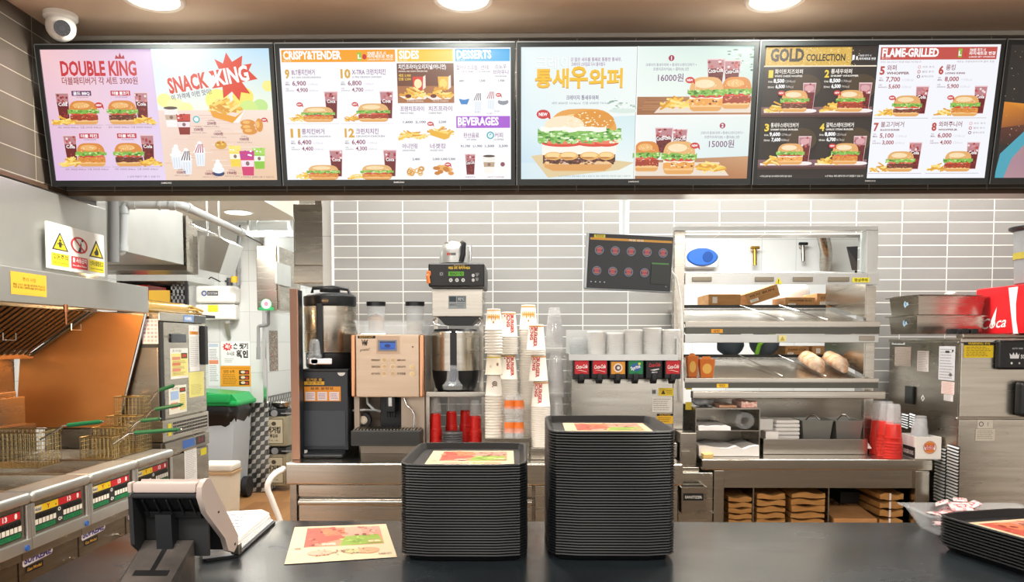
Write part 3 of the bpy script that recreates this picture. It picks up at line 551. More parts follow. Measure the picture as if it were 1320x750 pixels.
# ---- 4: gold collection and flame-grilled
t, g = screen(3, 'half black, half white menu screen headed by a glittering gold banner')
g.rect(0, 0, 145, 172, '#2c2420'); g.rect(2, 2, 112, 25, '#d8b04e')
for _ in range(420): x_, y_ = R.uniform(2, 122), R.uniform(2, 25); (g.rect(x_, y_, x_+1, y_+.8, R.choice(['#f2d98a', '#c2922e', '#e9c868', '#fff2c0', '#a87a22']), .05) if x_ < 112 or R.random() < .35 else None)
g.rect(0, 25, 145, 26.6, '#f3e6cc')
g.text('GOLD', 8, 19, 15, '#221c18', 43, .045); g.text('COLLECTION', 54, 19, 8.4, '#221c18', 50, .03); g.text('700원 추가 시', 122, 14, 2.4, '#ffffff', 15); g.text('라지세트로 변경', 122, 18, 2.4, '#ffffff', 21, .02); g.rect(113, 12, 116, 18, '#ffffff'); g.rect(118, 13.6, 120, 18, '#ffffff')
for k, (nm, en, p1, c1, p2, c2, kd) in enumerate((('화이트치즈와퍼', 'WHITE CHEESE WHOPPER', '8,500', '1204', '6,500', '769', 'beef'), ('통새우와퍼', 'SHRIMP WHOPPER', '8,500', '1170', '6,500', '741', 'bbq'), ('통새우스테이크버거', 'SHRIMP STEAK BURGER', '9,600', '1274', '7,600', '838', 'shrimp'), ('갈릭스테이크버거', 'GARLIC STEAK BURGER', '8,800', '1251', '6,700', '817', 'chicken'))):
    x_, y_ = 4+(k % 2)*72-(k//2)*1, 30+(k//2)*69
    g.ell(x_+52, y_+22, 20, 16, '#4a3a26', 20); g.poly([(x_-4, y_+48), (x_+68, y_+48), (x_+68, y_+58), (x_-4, y_+58)], ['#8a6264', '#8a6264', '#6a4446', '#6a4446']); g.rect(x_-4, y_+58, x_+68, y_+61, '#4a2c26')
    g.text(str(k+1), x_+3, y_+10, 9, '#f0d040', 6, .04); g.text(nm, x_+11, y_+5, 4.6, '#f4eee4', 36 if len(nm) > 6 else 27, .02); g.text(en, x_+11, y_+9.4, 2.2, '#f4eee4', 36, .03)
    g.text('세트 MEAL', x_+3, y_+16.5, 2, '#f4eee4', 6, .02); g.text(p1, x_+10, y_+16.6, 4.6, '#ffffff', 14, .04); g.text(c1+'kcal', x_+25, y_+16.4, 3, '#d8d0c8', 13)
    g.text('단품 SINGLE', x_+3, y_+23.4, 2, '#f4eee4', 8, .02); g.text(p2, x_+13, y_+23.6, 4.4, '#ffffff', 12, .04); g.text(c2+'kcal', x_+26, y_+23.4, 3, '#d8d0c8', 10)
    yb = y_+54; cola(g, x_+57, yb-1, 17, 36, False); g.ell(x_+57, yb-1, 12, 2.6, '#f0eaea'); g.ell(x_+57, yb-30, 6, 4, '#d8a4a8'); g.rect(x_, yb-1.5, x_+62, yb+1.5, '#efe3de'); fries(g, x_+17, yb, 26, 14, 24); burger(g, x_+39, yb+.5, 37, 28, kd, '#e0a865', '#f4dcb8'); newtag(g, x_+(21 if k != 2 else 140), yb-24, 1) if k != 2 else None
g.text('※ 이미지는 실제와 다를 수 있으며 매장에 따라 판매하지 않을 수 있습니다', 4, 170, 2, '#f4eee4', 42, .01); g.text('※ 본 메뉴는 매장 상황에 따라 조기 품절될 수 있습니다', 140, 170, 2, '#f4eee4', 50, .01, 'r')
g.rect(145, 0, 300, 172, '#eef0f6'); g.rect(148, 3, 296, 18.6, '#c04e46'); g.text('FLAME-GRILLED', 150, 14.6, 10, '#ffffff', 72, .04); g.text('불에 구운 버거', 150, 17.6, 1.7, '#ffeae4', 11)
pill(g, 247, 5, 4.6, 11, '#8fb440', 'L'); g.rect(255, 10, 257, 15, '#d8342a'); g.text('700원 추가 시', 261, 8.4, 3.2, '#ffffff', 20, .02); g.text('라지세트로 변경', 261, 12.8, 3.4, '#ffffff', 33, .02); g.text('LARGE SET UPGRADE', 261, 16.4, 1.9, '#ffffff', 33, .01)
g.text('와퍼는 100% 순쇠고기 패티를 직화로 구워 만듭니다', 149, 22.4, 1.9, '#9a8a92', 52); g.text('세트는 프렌치프라이와 콜라 포함', 294, 22.4, 1.9, '#9a8a92', 48, 0, 'r')
for k, (n_, nm, en, p1, p2, kd) in enumerate((('5', '와퍼', 'WHOPPER', '7,700', '5,600', 'plain'), ('6', '롱킹', 'LONG KING', '8,000', '5,900', 'chicken'), ('7', '불고기버거', 'BULGOGI BURGER', '5,100', '3,000', 'beef'), ('8', '와퍼주니어', 'WHOPPER JR.', '6,000', '4,000', 'bbq'))):
    x_, y_ = 149+(k % 2)*75-(k//2)*1.5, 27+(k//2)*72.5
    g.text(n_, x_, y_+10, 10, '#b8463e', 6.4, .04); g.text(nm, x_+9, y_+4.6, 5.4, '#8a4a56', 6*len(nm), .012); g.text(en, x_+9, y_+10, 3 if k == 0 else 2.2, '#7a3a3e', 29 if k == 0 else 25, .03)
    g.text('세트', x_, y_+15.5, 1.7, '#8a6a76'); g.text('MEAL', x_, y_+18.4, 1.9, '#8a6a76', 6, .02); g.text(p1, x_+9, y_+19, 5.6, '#a03440', 18, .02); g.text('1154kcal', x_+30, y_+18.6, 3, '#d2ccd6', 14)
    g.text('단품', x_, y_+24.4, 1.7, '#8a6a76'); g.text('SANDWICH', x_, y_+27.2, 1.7, '#8a6a76', 11, .01); g.text(p2, x_+13, y_+27.8, 5, '#a03440', 15, .02); g.text('624kcal', x_+30, y_+27.4, 3, '#d2ccd6', 12)
    yb = y_+63; cola(g, x_+57, yb-2, 17, 36, False); g.text('Cola', x_+57, yb-22, 4.2, '#ffffff', 11, .02, 'c'); fries(g, x_+14, yb, 24, 12, 20); burger(g, x_+39, yb+1, 38, 27, kd, '#e0a865', '#f2d8ac'); newtag(g, x_+19, yb-23, .95) if k < 2 else None; g.rect(x_-2, yb+3, x_+68, yb+3.6, '#b0aab4')
    if k in (0, 3):
        for q in range(3): xx = x_+50; g.ring(xx, y_+1+q*6, 1.3, 2.1, ['#e0a0a8', '#b8463e', '#6a3040'][q], 12); g.text(['치즈 추가', '불맛 추가', '올엑스트라'][q], xx+4, y_+2+q*6, 2, '#8a7a86', 15)
g.build('screen', SCREEN, t)
# ---- 5: dark screen at the right edge
t, g = screen(4, 'dark menu screen with gold glitter and a blurred blue shape, cut by the right edge')
g.rect(0, 0, 300, 172, '#2a2623'); g.poly([(0, 72), (60, 78), (60, 100), (0, 106)], ['#d8862a', '#e09a3a', '#7a4424', '#9a5a2c']); g.poly([(0, 106), (60, 98), (60, 122), (0, 128)], ['#5a3226', '#6a4434', '#3a2622', '#3a2622'])
for _ in range(420): x_, y_ = R.uniform(0, 300), R.uniform(0, 128)**1; s_ = R.uniform(.4, 1.3); g.rect(x_, y_, x_+s_, y_+s_*.7, R.choice(['#e6dcc8', '#c2a878', '#8a7a62', '#f4efe4', '#b98a5a']), .05)
g.poly([(0, 172), (4, 140), (34, 108), (36, 70), (70, 40), (150, 40), (150, 172)], '#4aa0b4'); g.poly([(12, 172), (20, 146), (46, 112), (56, 84), (150, 64), (150, 172)], ['#b08a92', '#a88490', '#b08a80', '#c08a7a', '#a8747a', '#9a7a8a']); g.poly([(40, 150), (60, 120), (150, 100), (150, 172), (50, 172)], '#c09a92')
g.build('screen', SCREEN, t)
# ================================================================ left side of the kitchen: fryers, hood, ducts
FX = (PZ(220, 578, CT).x+PZ(0, 645, CT).x)/2
FY = [PX(px, 600, FX).y for px in (35, 113, 175, 221)]; FL = (FY[3]-FY[0])/3
OIL = mat('dark_frying_oil', '#5a3a1a', .06, coat=.5)
DOORS = noisy('brown_steel_door', '#8f8677', '#7c7364', (3, 3, 40), (.3, .45), 1)
FLABELS = ['steel fryer at the near end of the bank, cut by the frame edge', 'steel fryer next to the near end, its blue-lettered door badge fully in view', 'steel fryer third along the bank, partly behind the payment terminal', 'steel fryer at the far end of the bank beside the paper-covered warming cabinet']
def fryer(y0, lab):
    t = thing('deep_fryer', lab, 'fryer', (FX, y0, 0), 'deep fryers in a row along the left'); L = FL-.004; Y = y0+.002; Y1 = Y+L
    MB().box(FX-.78, FX-.07, Y, Y1, .1, .66).box(FX-.78, FX-.60, Y, Y1, .661, CT-.005).box(FX-.10, FX-.03, Y, Y1, .69, CT-.05).box(FX-.60, FX-.10, Y, Y+.025, .661, CT-.006).box(FX-.60, FX-.10, Y1-.025, Y1, .661, CT-.006).box(FX-.03, FX-.002, Y, Y1, .74, CT-.043).build('cabinet', STEELD, t)
    v = MB().pan(FX-.60, FX-.10, Y+.026, Y1-.026, .68, CT-.002, .004, .03, .012).build('vat', STEEL, t)
    MB().box(FX-.56, FX-.14, Y+.055, Y1-.055, .80, .86).build('oil', OIL, v)
    MB().box(FX-.105, FX+.018, Y, Y1, CT-.042, CT, .016, 3).build('front_rim', STEELW, t)
    p = MB().box(FX-.0015, FX+.010, Y, Y+.022, .735, CT-.044, .004).box(FX-.0015, FX+.010, Y1-.022, Y1, .735, CT-.044, .004).box(FX-.03, FX+.012, Y+.0005, Y1-.0005, .735, .78, .004).build('control_panel', STEELW, t)
    g = gx(Y+.024, CT-.058, Y1-.045, .79, FX-.002, 100, 42); g.rect(0, 0, 100, 42, '#31332f'); g.rect(0, 2, 50, 13, '#e8c81e'); g.rect(50, 2, 100, 13, '#c9202a')
    g.rect(2, 3, 17, 12, '#d9d8cc'); g.text('Hotcl', 3, 10, 5, '#15181c', 13, .03); g.text('Y', 30, 10.6, 7, '#c0392b', None, .03, 'c'); g.ell(45, 9, 1.2, 1.5, '#1a1a1a', 8); g.text('13', 73, 10.6, 7, '#ffffff', 8, .04, 'c'); g.text('8', 92, 10.6, 7, '#ffffff', 5, .06, 'c')
    for s_ in (0, 56):
        for i in range(6): x = s_+3+i*7; g.rect(x, 16, x+5.6, 22, '#0c0d0e'); g.rect(x, 23, x+5.8, 31, '#e6e3d6')
        g.rect(s_+2, 33, s_+42, 40, '#137a48'); g.text('FULL  VAT', s_+22, 38.4, 3.6, '#0a4a2a', 34, .02, 'c')
    for x, y in ((50, 18), (50, 34)): g.ring(x, y, 1.6, 3, '#e4e4de', 14)
    g.text('I', 54, 36, 4, '#ffffff', None, .03); g.build('button_panel', PRINT, p)
    MB().cyl((FX+.013, Y1-.035, .75), (FX+.018, Y1-.035, .75), .011, n=12).build('screw_cap', mat('blue_plastic', '#2b5fae', .4), p)
    d = MB().box(FX-.069, FX-.045, Y+.003, Y1-.003, .12, .733, .003).build('door', DOORS, t)
    MB().tube([(FX-.045, Y1-.05, .47), (FX-.02, Y1-.05, .48), (FX-.02, Y1-.05, .60), (FX-.045, Y1-.05, .61)], .007).build('handle', CHROME, d)
    g = gx(Y+.02, .728, Y+.02+.20, .628, FX-.045, 60, 32)
    g.poly([(2, 10), (24, 10), (26, 6), (52, 6), (56, 9), (56, 17), (53, 20), (2, 22), (0, 20), (0, 13)], '#e4e2ee'); g.text('SUPREME', 3, 19, 8, '#4a4a9c', 50, .05); g.text('RANGE', 5, 12, 2.4, '#7a78b4', 18, .02)
    g.rect(5, 23, 37, 31, '#15161a'); g.text('Gas Model', 8, 29, 4, '#d8a63a', 26, .01); g.build('badge', PRINT, d)
    b = MB()
    for xx in (FX-.7, FX-.1):
        for yy in (Y+.05, Y1-.05): b.cyl((xx, yy, 0), (xx, yy, .099), .02, n=12)
    b.build('feet', STEELD, t)
for k in range(4): fryer(FY[0]+(k-1)*FL, FLABELS[k])
FE = FY[0]+3*FL                                   # far end of the bank
# steel flue box behind the vats
MB().box(FX-.83, FX-.60, FY[0]-FL, FE-.16, CT+.002, 1.10).box(FX-.83, FX-.625, FY[0]-FL, FE-.2, 1.10, 1.235, .004).box(FX-.83, FX-.64, FY[0]-FL, FE-.24, 1.235, 1.262, .004).solo('flue_box', STEEL, 'stepped steel flue box standing along the back of the fryers', 'flue box')
# wire baskets with green grips
WIRE = mat('basket_wire', '#b9a878', .3, 1)
def basket(lab, org, dx, dy, dz, hz, hl, tall=False, up=.0):
    t = thing('fry_basket', lab, 'fry basket', org, 'fry baskets with green grips'); X, Y, Z = org; m = MB(); s_ = .018
    def ln(a, b, r=.0013): m.cyl(a, b, r, n=5, cap=False)
    n = int(dz/s_)
    for i in range(n+1):
        z = Z+dz*i/n; q = [(X, Y, z), (X+dx, Y, z), (X+dx, Y+dy, z), (X, Y+dy, z)]; r = .003 if i == n else .0012
        for k in range(4): ln(q[k], q[(k+1) % 4], r)
    for i in range(int(dx/s_)+1):
        x = X+dx*i/int(dx/s_); ln((x, Y, Z), (x, Y, Z+dz)); ln((x, Y+dy, Z), (x, Y+dy, Z+dz)); ln((x, Y, Z), (x, Y+dy, Z))
    for i in range(int(dy/s_)+1):
        y = Y+dy*i/int(dy/s_); ln((X, y, Z), (X, y, Z+dz)); ln((X+dx, y, Z), (X+dx, y, Z+dz)); ln((X, y, Z), (X+dx, y, Z))
    m.build('wire_mesh', WIRE, t)
    a = Vector((X+dx, Y+dy/2, Z+dz)); b_ = Vector((X+dx+.06, Y+dy/2, Z+hz)); e = b_+Vector((hl, 0, up))
    MB().tube([a-Vector((0, dy/2-.01, .03)), b_, e], .0035, 6).tube([a+Vector((0, dy/2-.01, -.03)), b_, e], .0035, 6).build('handle', CHROME, t)
    MB().tube([b_+(e-b_)*.12, b_+(e-b_)*.9], .0095, 8).tube([b_+(e-b_)*.9, b_+(e-b_)*.97], .006, 6).build('grip', HGREEN, t)
a = P(137, 543, 3.33)
basket('wire fry basket draining over the fryer second along, green grip pointing right', (a.x-.55, 3.25, .965), .30, .16, .15, a.z-.965-.02, .18, up=.02)
for k, (px, py, Y, u_) in enumerate(((226, 497, 3.93, .03), (234, 522, 3.83, .03), (208, 541, 3.72, .012), (232, 555, 3.60, .02))):
    e = P(px, py, Y); nm = ['backmost', 'second from the back', 'third from the back', 'front'][k]; zt = e.z-u_
    basket('tall wire fry basket at the far fryers, %s of the four' % nm, (FX-.25+(k % 2)*.012, Y-.04, CT+.004+k*.001), .15, .075, max(.1, zt-CT-.03), zt-CT, e.x-(FX-.25+.15+.06), up=u_)
# ---------------------------------------------------------------- hood over the fryers
HXF = -1.85; h0, h1 = PX(192, 403, HXF), PX(193, 370, HXF); HY = h0.y; zb, zt = h0.z, h1.z; Y0 = 2.25
t = thing('exhaust_hood', 'steel exhaust hood with baffle filters over the fryers', 'exhaust hood', (HXF, HY, zb))
MB().box(HXF-.02, HXF, Y0, HY, zb, zt, .003).box(HXF-.12, HXF-.02, Y0, HY, zt-.012, zt, .002).box(HXF-.045, HXF-.02, Y0, HY, zb, zb+.008).build('front_fascia', STEELW, t)
MB().box(HXF-.72, HXF-.022, HY-.012, HY+.01, zb+.02, zt-.014).build('end_panel', STEELW, t)
MB().box(-3.2, -1.955, Y0, PX(139, 300, -1.95).y, zt+.001, BZ-.03, .003).box(-3.2, -1.956, YB+.15, PX(139, 300, -1.95).y-.001, BZ-.03, 2.59).build('plenum_box', STEELW, t)
A, B_ = P(122, 399, 3.97), P(38, 459, 3.97); n_ = Vector((B_.z-A.z, 0, -(B_.x-A.x))).normalized()
b = MB(); b.slab([(A.x, Y0, A.z+.03), (A.x, 3.97, A.z+.03), (B_.x, 3.97, B_.z+.03), (B_.x, Y0, B_.z+.03)], (0, 0, .01))
b.build('filter_backing', BLACKM, t); b = MB(); d = Vector((B_.x-A.x, 0, B_.z-A.z))
y = Y0+.01
while y < 3.95:
    b.slab([(A.x, y, A.z), (A.x, y+.026, A.z), (B_.x, y+.026, B_.z), (B_.x, y, B_.z)], (0, 0, .008)); y += .047
for s_ in (0, 1): c = A+d*s_; b.box(c.x-.012, c.x+.012, Y0, 3.97, c.z-.012, c.z+.02)
b.box(B_.x-.01, B_.x+.02, Y0, 3.97, B_.z-.01, B_.z+.0)
b.tube([(A.x, 3.96, A.z-.004), (B_.x, 3.96, B_.z-.004)], .009)
for px, py in ((12, 432), (98, 420)):
    q = P(px, py, 3.2 if px < 50 else 3.85); b.tube([q+Vector((0, -.04, .01)), q+Vector((0, -.04, -.02)), q+Vector((0, .04, -.02)), q+Vector((0, .04, .01))], .003, 6)
b.build('baffle_filter', STEELD, t)
q = P(85, 402, 3.1); MB().cyl(q+Vector((0, 0, .03)), q, .009, n=12).cyl(q, q-Vector((0, 0, .05)), .006, .004, n=12).build('nozzle', mat('copper', '#b87a55', .3, 1), t)
MB().box(-2.75, -2.66, Y0, 4.02, CT+.002, 1.9).build('back_panel', STEELD, t)
g = gx(PX(13, 350, HXF).y, PX(13, 349, HXF).z, PX(60, 382, HXF).y, PX(60, 383, HXF).z, HXF, 47, 32); g.rect(0, 0, 47, 32, '#eab93a')
g.text('주의 사항', 24, 12, 4.5, '#8a6a1e', 18, .01, 'c'); g.text('매일 그리스 필터를 세척하여 주십시오', 24, 19, 2.6, '#4a3a12', 42, .01, 'c'); g.text('작동 중 후드 내부에 손을 넣지 마십시오', 24, 23, 2.6, '#4a3a12', 42, .01, 'c')
g.build('sticker', PRINT, t)['label'] = 'yellow notice sticker'
# steel splash panel at the end of the bank, orange reflection painted in
YE = 4.03
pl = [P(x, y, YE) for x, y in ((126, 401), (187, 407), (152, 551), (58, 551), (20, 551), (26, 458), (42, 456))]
t = thing('splash_guard', 'steel splash panel, orange reflection painted in, closing the far end of the fryers', 'splash panel', (-2.0, YE, 1.0))
MB().slab(pl, (0, .012, 0)).build('panel', STEELREFL, t)
lo = [P(x, y, YE) for x, y in ((58, 553), (151, 553), (151, 580), (58, 580))]
MB().slab(lo, (0, .012, 0)).build('lower_panel', STEELD, t)
e0, e1 = P(188, 404, YE), P(152, 580, YE); MB().tube([e0, P(152, 551, YE), e1], .008, 8).build('edge_bar', CHROME, t)
# pictogram board leaning on the hood
s0, s1 = PX(61, 285, -1.93), PX(133, 306, -1.93); sb = PX(56, 344, -1.93)
t = thing('safety_sign', 'white safety board with three pictograms standing on the hood edge', 'sign', (-1.93, s0.y, sb.z)); 
MB().box(-1.938, -1.9302, s0.y-.006, s1.y+.006, sb.z, s0.z).build('board', WHITE, t)
g = gx(s0.y, s0.z, s1.y, sb.z+.005, -1.93, 72, 57); g.rect(0, 0, 72, 57, '#f2f2ee')
def tri(x): g.poly([(x-10, 34), (x+10, 34), (x, 10)], '#2a2a22'); g.poly([(x-7.6, 32.4), (x+7.6, 32.4), (x, 13.6)], '#f0dc2a')
for k, x in enumerate((14, 38, 61)):
    if k != 1: tri(x)
tri(14); g.ell(14, 21, 1.5, 1.8, '#2a2a22', 10); g.poly([(12, 23), (16, 23), (15.5, 30), (12.5, 30)], '#2a2a22'); g.poly([(10, 25), (18, 25), (18, 26.4), (10, 26.4)], '#2a2a22')
g.ring(38, 22, 8.8, 11, '#c8323a', 28); g.poly([(36, 31), (39, 22), (40, 16), (41, 22), (40, 31)], '#2a2a2a'); g.ell(42, 15, 1.4, 2, '#2a2a2a', 8); g.poly([(30.5, 14), (32, 12.5), (46, 30), (44.5, 31.5)], '#c8323a')
tri(61); g.poly([(59, 31), (57.6, 27), (60, 24), (61, 19), (63.6, 25), (64, 29), (62.6, 31)], '#2a2a22')
for x0_, c_, tx, tc, en in ((3, '#f0dc2a', '고온주의', '#2a2a22', 'Caution High temperature'), (27, '#c8323a', '불 사용금지', '#ffffff', 'No naked flame'), (50, '#f0dc2a', '인화성물질경고', '#4a4a22', 'Caution Flammable')):
    g.rect(x0_, 38, x0_+21, 54, c_); g.text(tx, x0_+10.5, 45.4, 5, tc, 18, .02, 'c'); g.text(en, x0_+10.5, 51, 2.2, tc, 18, .01, 'c')
g.build('pictograms', PRINT, t)
# ---------------------------------------------------------------- ducts and pipes beyond the hood
DXX = -2.06
a, b_ = PX(163, 262, DXX), PX(236, 289, DXX); zl = PX(165, 325, DXX).z
MB().box(-3.2, DXX, a.y, b_.y, zl, a.z+.06, .003).solo('exhaust_duct', STEELW, 'large plain steel duct behind the white pipe, left of the kitchen', 'duct')
c0, c1 = PX(237, 300, DXX), PX(256, 300, DXX)
MB().box(-3.2, DXX-.02, c0.y+.01, c1.y-.04, zl-.03, a.z+.05, .003).box(DXX-.02, DXX+.01, c0.y+.01, c0.y+.05, zl-.03, a.z+.05).box(-3.2, DXX-.05, c1.y-.035, c1.y+.1, zl-.03, a.z+.02).solo('duct_collar', STEELD, 'brownish steel collar joining the two ducts', 'duct')
YD = c1.y+.16; pts = [P(x, y, YD) for x, y in ((257, 303), (284, 306), (296, 313), (283, 352), (257, 347))]
MB().slab(pts, (0, .25, 0)).cyl((pts[0].x+.03, YD+.06, pts[0].z-.05), (pts[0].x+.03, YD+.06, 2.599), .006, n=8).cyl((pts[1].x-.03, YD+.06, pts[0].z-.05), (pts[1].x-.03, YD+.06, 2.599), .006, n=8).solo('fume_hood', STEELW, 'small slanted steel fume hood above the white wall box', 'hood')
def pipe(name, pts, r, lab, coup=(), m_=PVC, cat='pipe', n=14, cm=None):
    t = thing(name, lab, cat, tuple(pts[0])); fine = []
    for i, p in enumerate(pts):
        p = Vector(p)
        if 0 < i < len(pts)-1:
            a_, c_ = Vector(pts[i-1])-p, Vector(pts[i+1])-p; ra = min(r*1.3, a_.length*.4, c_.length*.4); A_, C_ = p+a_.normalized()*ra, p+c_.normalized()*ra
            for k in range(5): u = k/4; fine.append(A_*(1-u)**2+p*2*u*(1-u)+C_*u*u)
        else: fine.append(p)
    MB().tube(fine, r, n).build('run', m_, t)
    for i, u, l in coup:
        p, q = Vector(pts[i]), Vector(pts[i+1]); c = p+(q-p)*u; d = (q-p).normalized()*l/2; MB().cyl(c-d, c+d, r*1.22, n=18).build('coupling', cm or m_, t)
    return t
q = P(160, 263, 3.92); q2 = P(236, 265, 3.98); q3 = PX(312, 300, q2.x)
pipe('waste_pipe', [P(141, 326, 3.92), P(158, 326, 3.92), q, q2, q3], .021, 'pale grey plastic pipe rising beside the hood and running back under the ceiling', ((1, .1, .03), (1, .88, .035), (2, .14, .03), (2, .6, .012), (2, .82, .03), (3, .06, .04), (3, .97, .06)))
pipe('grey_pipe', [P(146, 256, 3.82), P(146, 338, 3.82)], .026, 'dark grey plastic pipe standing behind the hood end', (), GREY)
pipe('steam_pipe', [Vector((-3.899, 5.05, P(141, 345, 5.1).z)), P(141, 345, 5.1), P(238, 344, 5.35)], .028, 'horizontal steel pipe below the large duct', (), STEELD)
pipe('ceiling_pipe', [P(196, 271, 4.5), P(285, 306, 6.3)], .012, 'thin steel conduit running back along the duct top', ((0, .5, .05),), CHROME)
q = P(305, 300, 7.2); pipe('drain_pipe', [P(300, 292, 7.2), P(372, 291, 7.2)], .045, 'pale pipe crossing below the far ceiling edge', ((0, .4, .06),))
pipe('sloping_pipe', [P(322, 270, 7.4), P(330, 284, 7.4), P(372, 297, 7.3)], .05, 'thick pale pipe sloping down at the far ceiling edge', ((1, .5, .1),))
MB().box(P(317, 300, 7.05).x, P(377, 300, 7.05).x, 7.06, 7.12, P(340, 305, 7.06).z, P(340, 297, 7.06).z).box(P(318, 300, 7.06).x, P(321, 300, 7.06).x, 7.07, 7.1, P(340, 297, 7.06).z, 3.019).solo('pipe_bracket', STEELW, 'long pale bracket carrying the far pipes', 'bracket')
pipe('black_cable', [P(309, 290, 6.4), P(309, 299, 6.4), P(338, 314, 7.2), P(338, 318, 7.25)], .008, 'black cable running down to the steel wall cabinet', (), BLACK, 'cable')
# ---------------------------------------------------------------- shelves seen below the duct
t = thing('storage_shelf', 'dark steel storage shelf below the large duct', 'shelf', (P(200, 360, 5.6).x, 5.6, 1.5))
x0, x1 = P(150, 360, 5.6).x, P(241, 360, 5.6).x; z0, z1, z2 = P(200, 404, 5.6).z, P(200, 362, 5.6).z, P(200, 354, 5.6).z
MB().box(x0, x1, 5.6, 6.1, z1, z2).build('shelf_board', STEELW, t)
x1b = P(238, 380, 6.1).x; MB().box(x0, x1b, 6.1, 6.12, z0, z1).box(-3.899, x0, 5.7, 5.74, z0-.02, z0).box(-3.899, x0, 6.06, 6.1, z0-.02, z0).box(x1-.02, x1, 5.6, 5.62, z0, z1).box(x0, x0+.02, 5.6, 6.1, z0, z1).box(x0, x1, 5.6, 6.1, z0-.02, z0).build('shelf_frame', BLACKM, t)
def px_box(x0, y0, x1, y1, Y, dep, m_, name, lab, cat, group=None, bev=.004):
    a, b_ = P(x0, y1, Y), P(x1, y0, Y); return MB().box(a.x, b_.x, Y, Y+dep, a.z, b_.z, bev).solo(name, m_, lab, cat, group)
px_box(192, 374, 219, 403.5, 5.66, .3, GOLD, 'carton', 'yellow carton on the dark shelf', 'carton')
px_box(176, 367, 190, 403.5, 5.66, .3, RED, 'carton', 'red carton on the dark shelf', 'carton')
CR = MB()
a, b_ = P(221, 403.5, 5.65), P(238, 366, 5.65)
for k in range(3):
    z_ = a.z+(b_.z-a.z)*k/3; CR.box(a.x, b_.x, 5.65, 5.72, z_+.004, z_+.03).box(a.x, b_.x, 5.65, 5.72, z_+.055, z_+.07)
    for j in range(4): xx = a.x+(b_.x-a.x-.012)*j/3; CR.box(xx, xx+.012, 5.65, 5.72, z_+.004, z_+.07)
CR.solo('plastic_crate', GREY, 'grey slatted plastic crates beside the yellow carton', 'crate')
px_box(171, 337, 192, 353.5, 5.75, .2, BLACKM, 'gas_canister', 'black box on top of the dark shelf', 'box')
px_box(193, 340, 214, 353.5, 5.75, .2, mat('red_box', '#c23a3a', .5), 'packet', 'red packet on top of the dark shelf', 'packet')
# ---------------------------------------------------------------- warming cabinet with notices
WXF = -1.905; n0 = PX(208, 480, WXF).y; n1 = PX(267, 480, WXF).y; zt = PX(208, 402, WXF).z; zm = PX(208, 566, WXF).z
t = thing('warming_cabinet', 'tall steel warming cabinet covered with coloured notices beside the fryers', 'warming cabinet', (WXF-.3, n0, 0))
MB().box(WXF-.62, WXF-.015, n0, n1, zm+.02, zt-.05, .004).build('upper_body', STEELD, t)
MB().box(WXF-.62, WXF, n0-.003, n1+.003, zt-.048, zt, .006).build('top', STEEL, t)
g = gx(n0+.28, zt-.006, n1-.01, zt-.044, WXF, 40, 6); g.rect(0, 0, 18, 6, '#7f9fd0'); g.rect(18.5, 0, 40, 6, '#55595a'); g.text('WARMER', 2, 4.6, 3, '#ffffff', 12, .02); g.build('name_strip', PRINT, t)
MB().box(WXF-.014, WXF-.004, n0+.045, n1-.004, zm+.1, zt-.052, .004).build('door', STEEL, t)
MB().box(WXF-.02, WXF-.004, n0+.004, n0+.04, zm+.02, zt-.052).build('door_gasket', BLACK, t)
v0, v1 = PX(222, 430, WXF), PX(240, 478, WXF); MB().box(WXF-.004, WXF+.006, v0.y-.02, v1.y, v1.z+.16, v0.z, .01).build('control_box', mat('smoked_panel', '#3a4046', .15), t)
k0 = PX(259, 420, WXF); MB().box(WXF-.004, WXF+.03, k0.y-.02, k0.y+.03, PX(259, 470, WXF).z, k0.z, .006).build('handle', BLACK, t)
b = MB().box(WXF-.62, WXF+.004, n0-.002, n1, zm-.02, zm+.095, .004)
b.build('grille_base', STEEL, t); g = gx(n0+.10, zm+.08, n1-.01, zm+.0, WXF+.004, 60, 12)
for i in range(22):
    for j in range(4): g.rect(2+i*2.6, .8+j*2.8, 3.8+i*2.6, 2.6+j*2.8, '#1b1d1d', .02)
g.rect(-6, 1, -1, 11, '#e8d820'); g.build('grille', PRINT, t)
MB().box(WXF-.62, WXF-.01, n0, n1, .08, zm-.025, .004).build('lower_body', STEELD, t)
MB().box(WXF-.01, WXF, n0+.05, n1-.002, .1, zm-.11, .004).box(WXF-.01, WXF+.006, n0+.02, n1, zm-.10, zm-.028, .004).build('lower_door', STEELD, t)
g = gx(n0+.22, zm-.04, n1-.05, zm-.085, WXF+.006, 40, 6); g.rect(0, 0, 20, 6, '#3a6ab8'); g.rect(22, 0, 38, 6, '#2a2c2e'); g.text('8:8', 26, 4.8, 4, '#8a2a2a', 9, .02); g.build('display_strip', PRINT, t)
g = gx(PX(258, 560, WXF).y, zm-.12, PX(263, 560, WXF).y+.03, zm-.16, WXF+.0, 10, 10); g.rect(0, 0, 10, 10, '#e8d820'); g.build('warning_label', PRINT, t)
def notice(px0, py0, px1, py1, lab, fn, X=WXF-.004):
    a, b_ = PX(px0, py0, X), PX(px1, py0, X); c = PX(px0, py1, X); g = gx(a.y, a.z, b_.y, c.z, X, 40, 40*(a.z-c.z)/(b_.y-a.y)); H = 40*(a.z-c.z)/(b_.y-a.y); fn(g, H)
    o = g.build('notice_sheet', PRINT); return tag(o, lab, 'notice', 'notices taped to the warming cabinet')
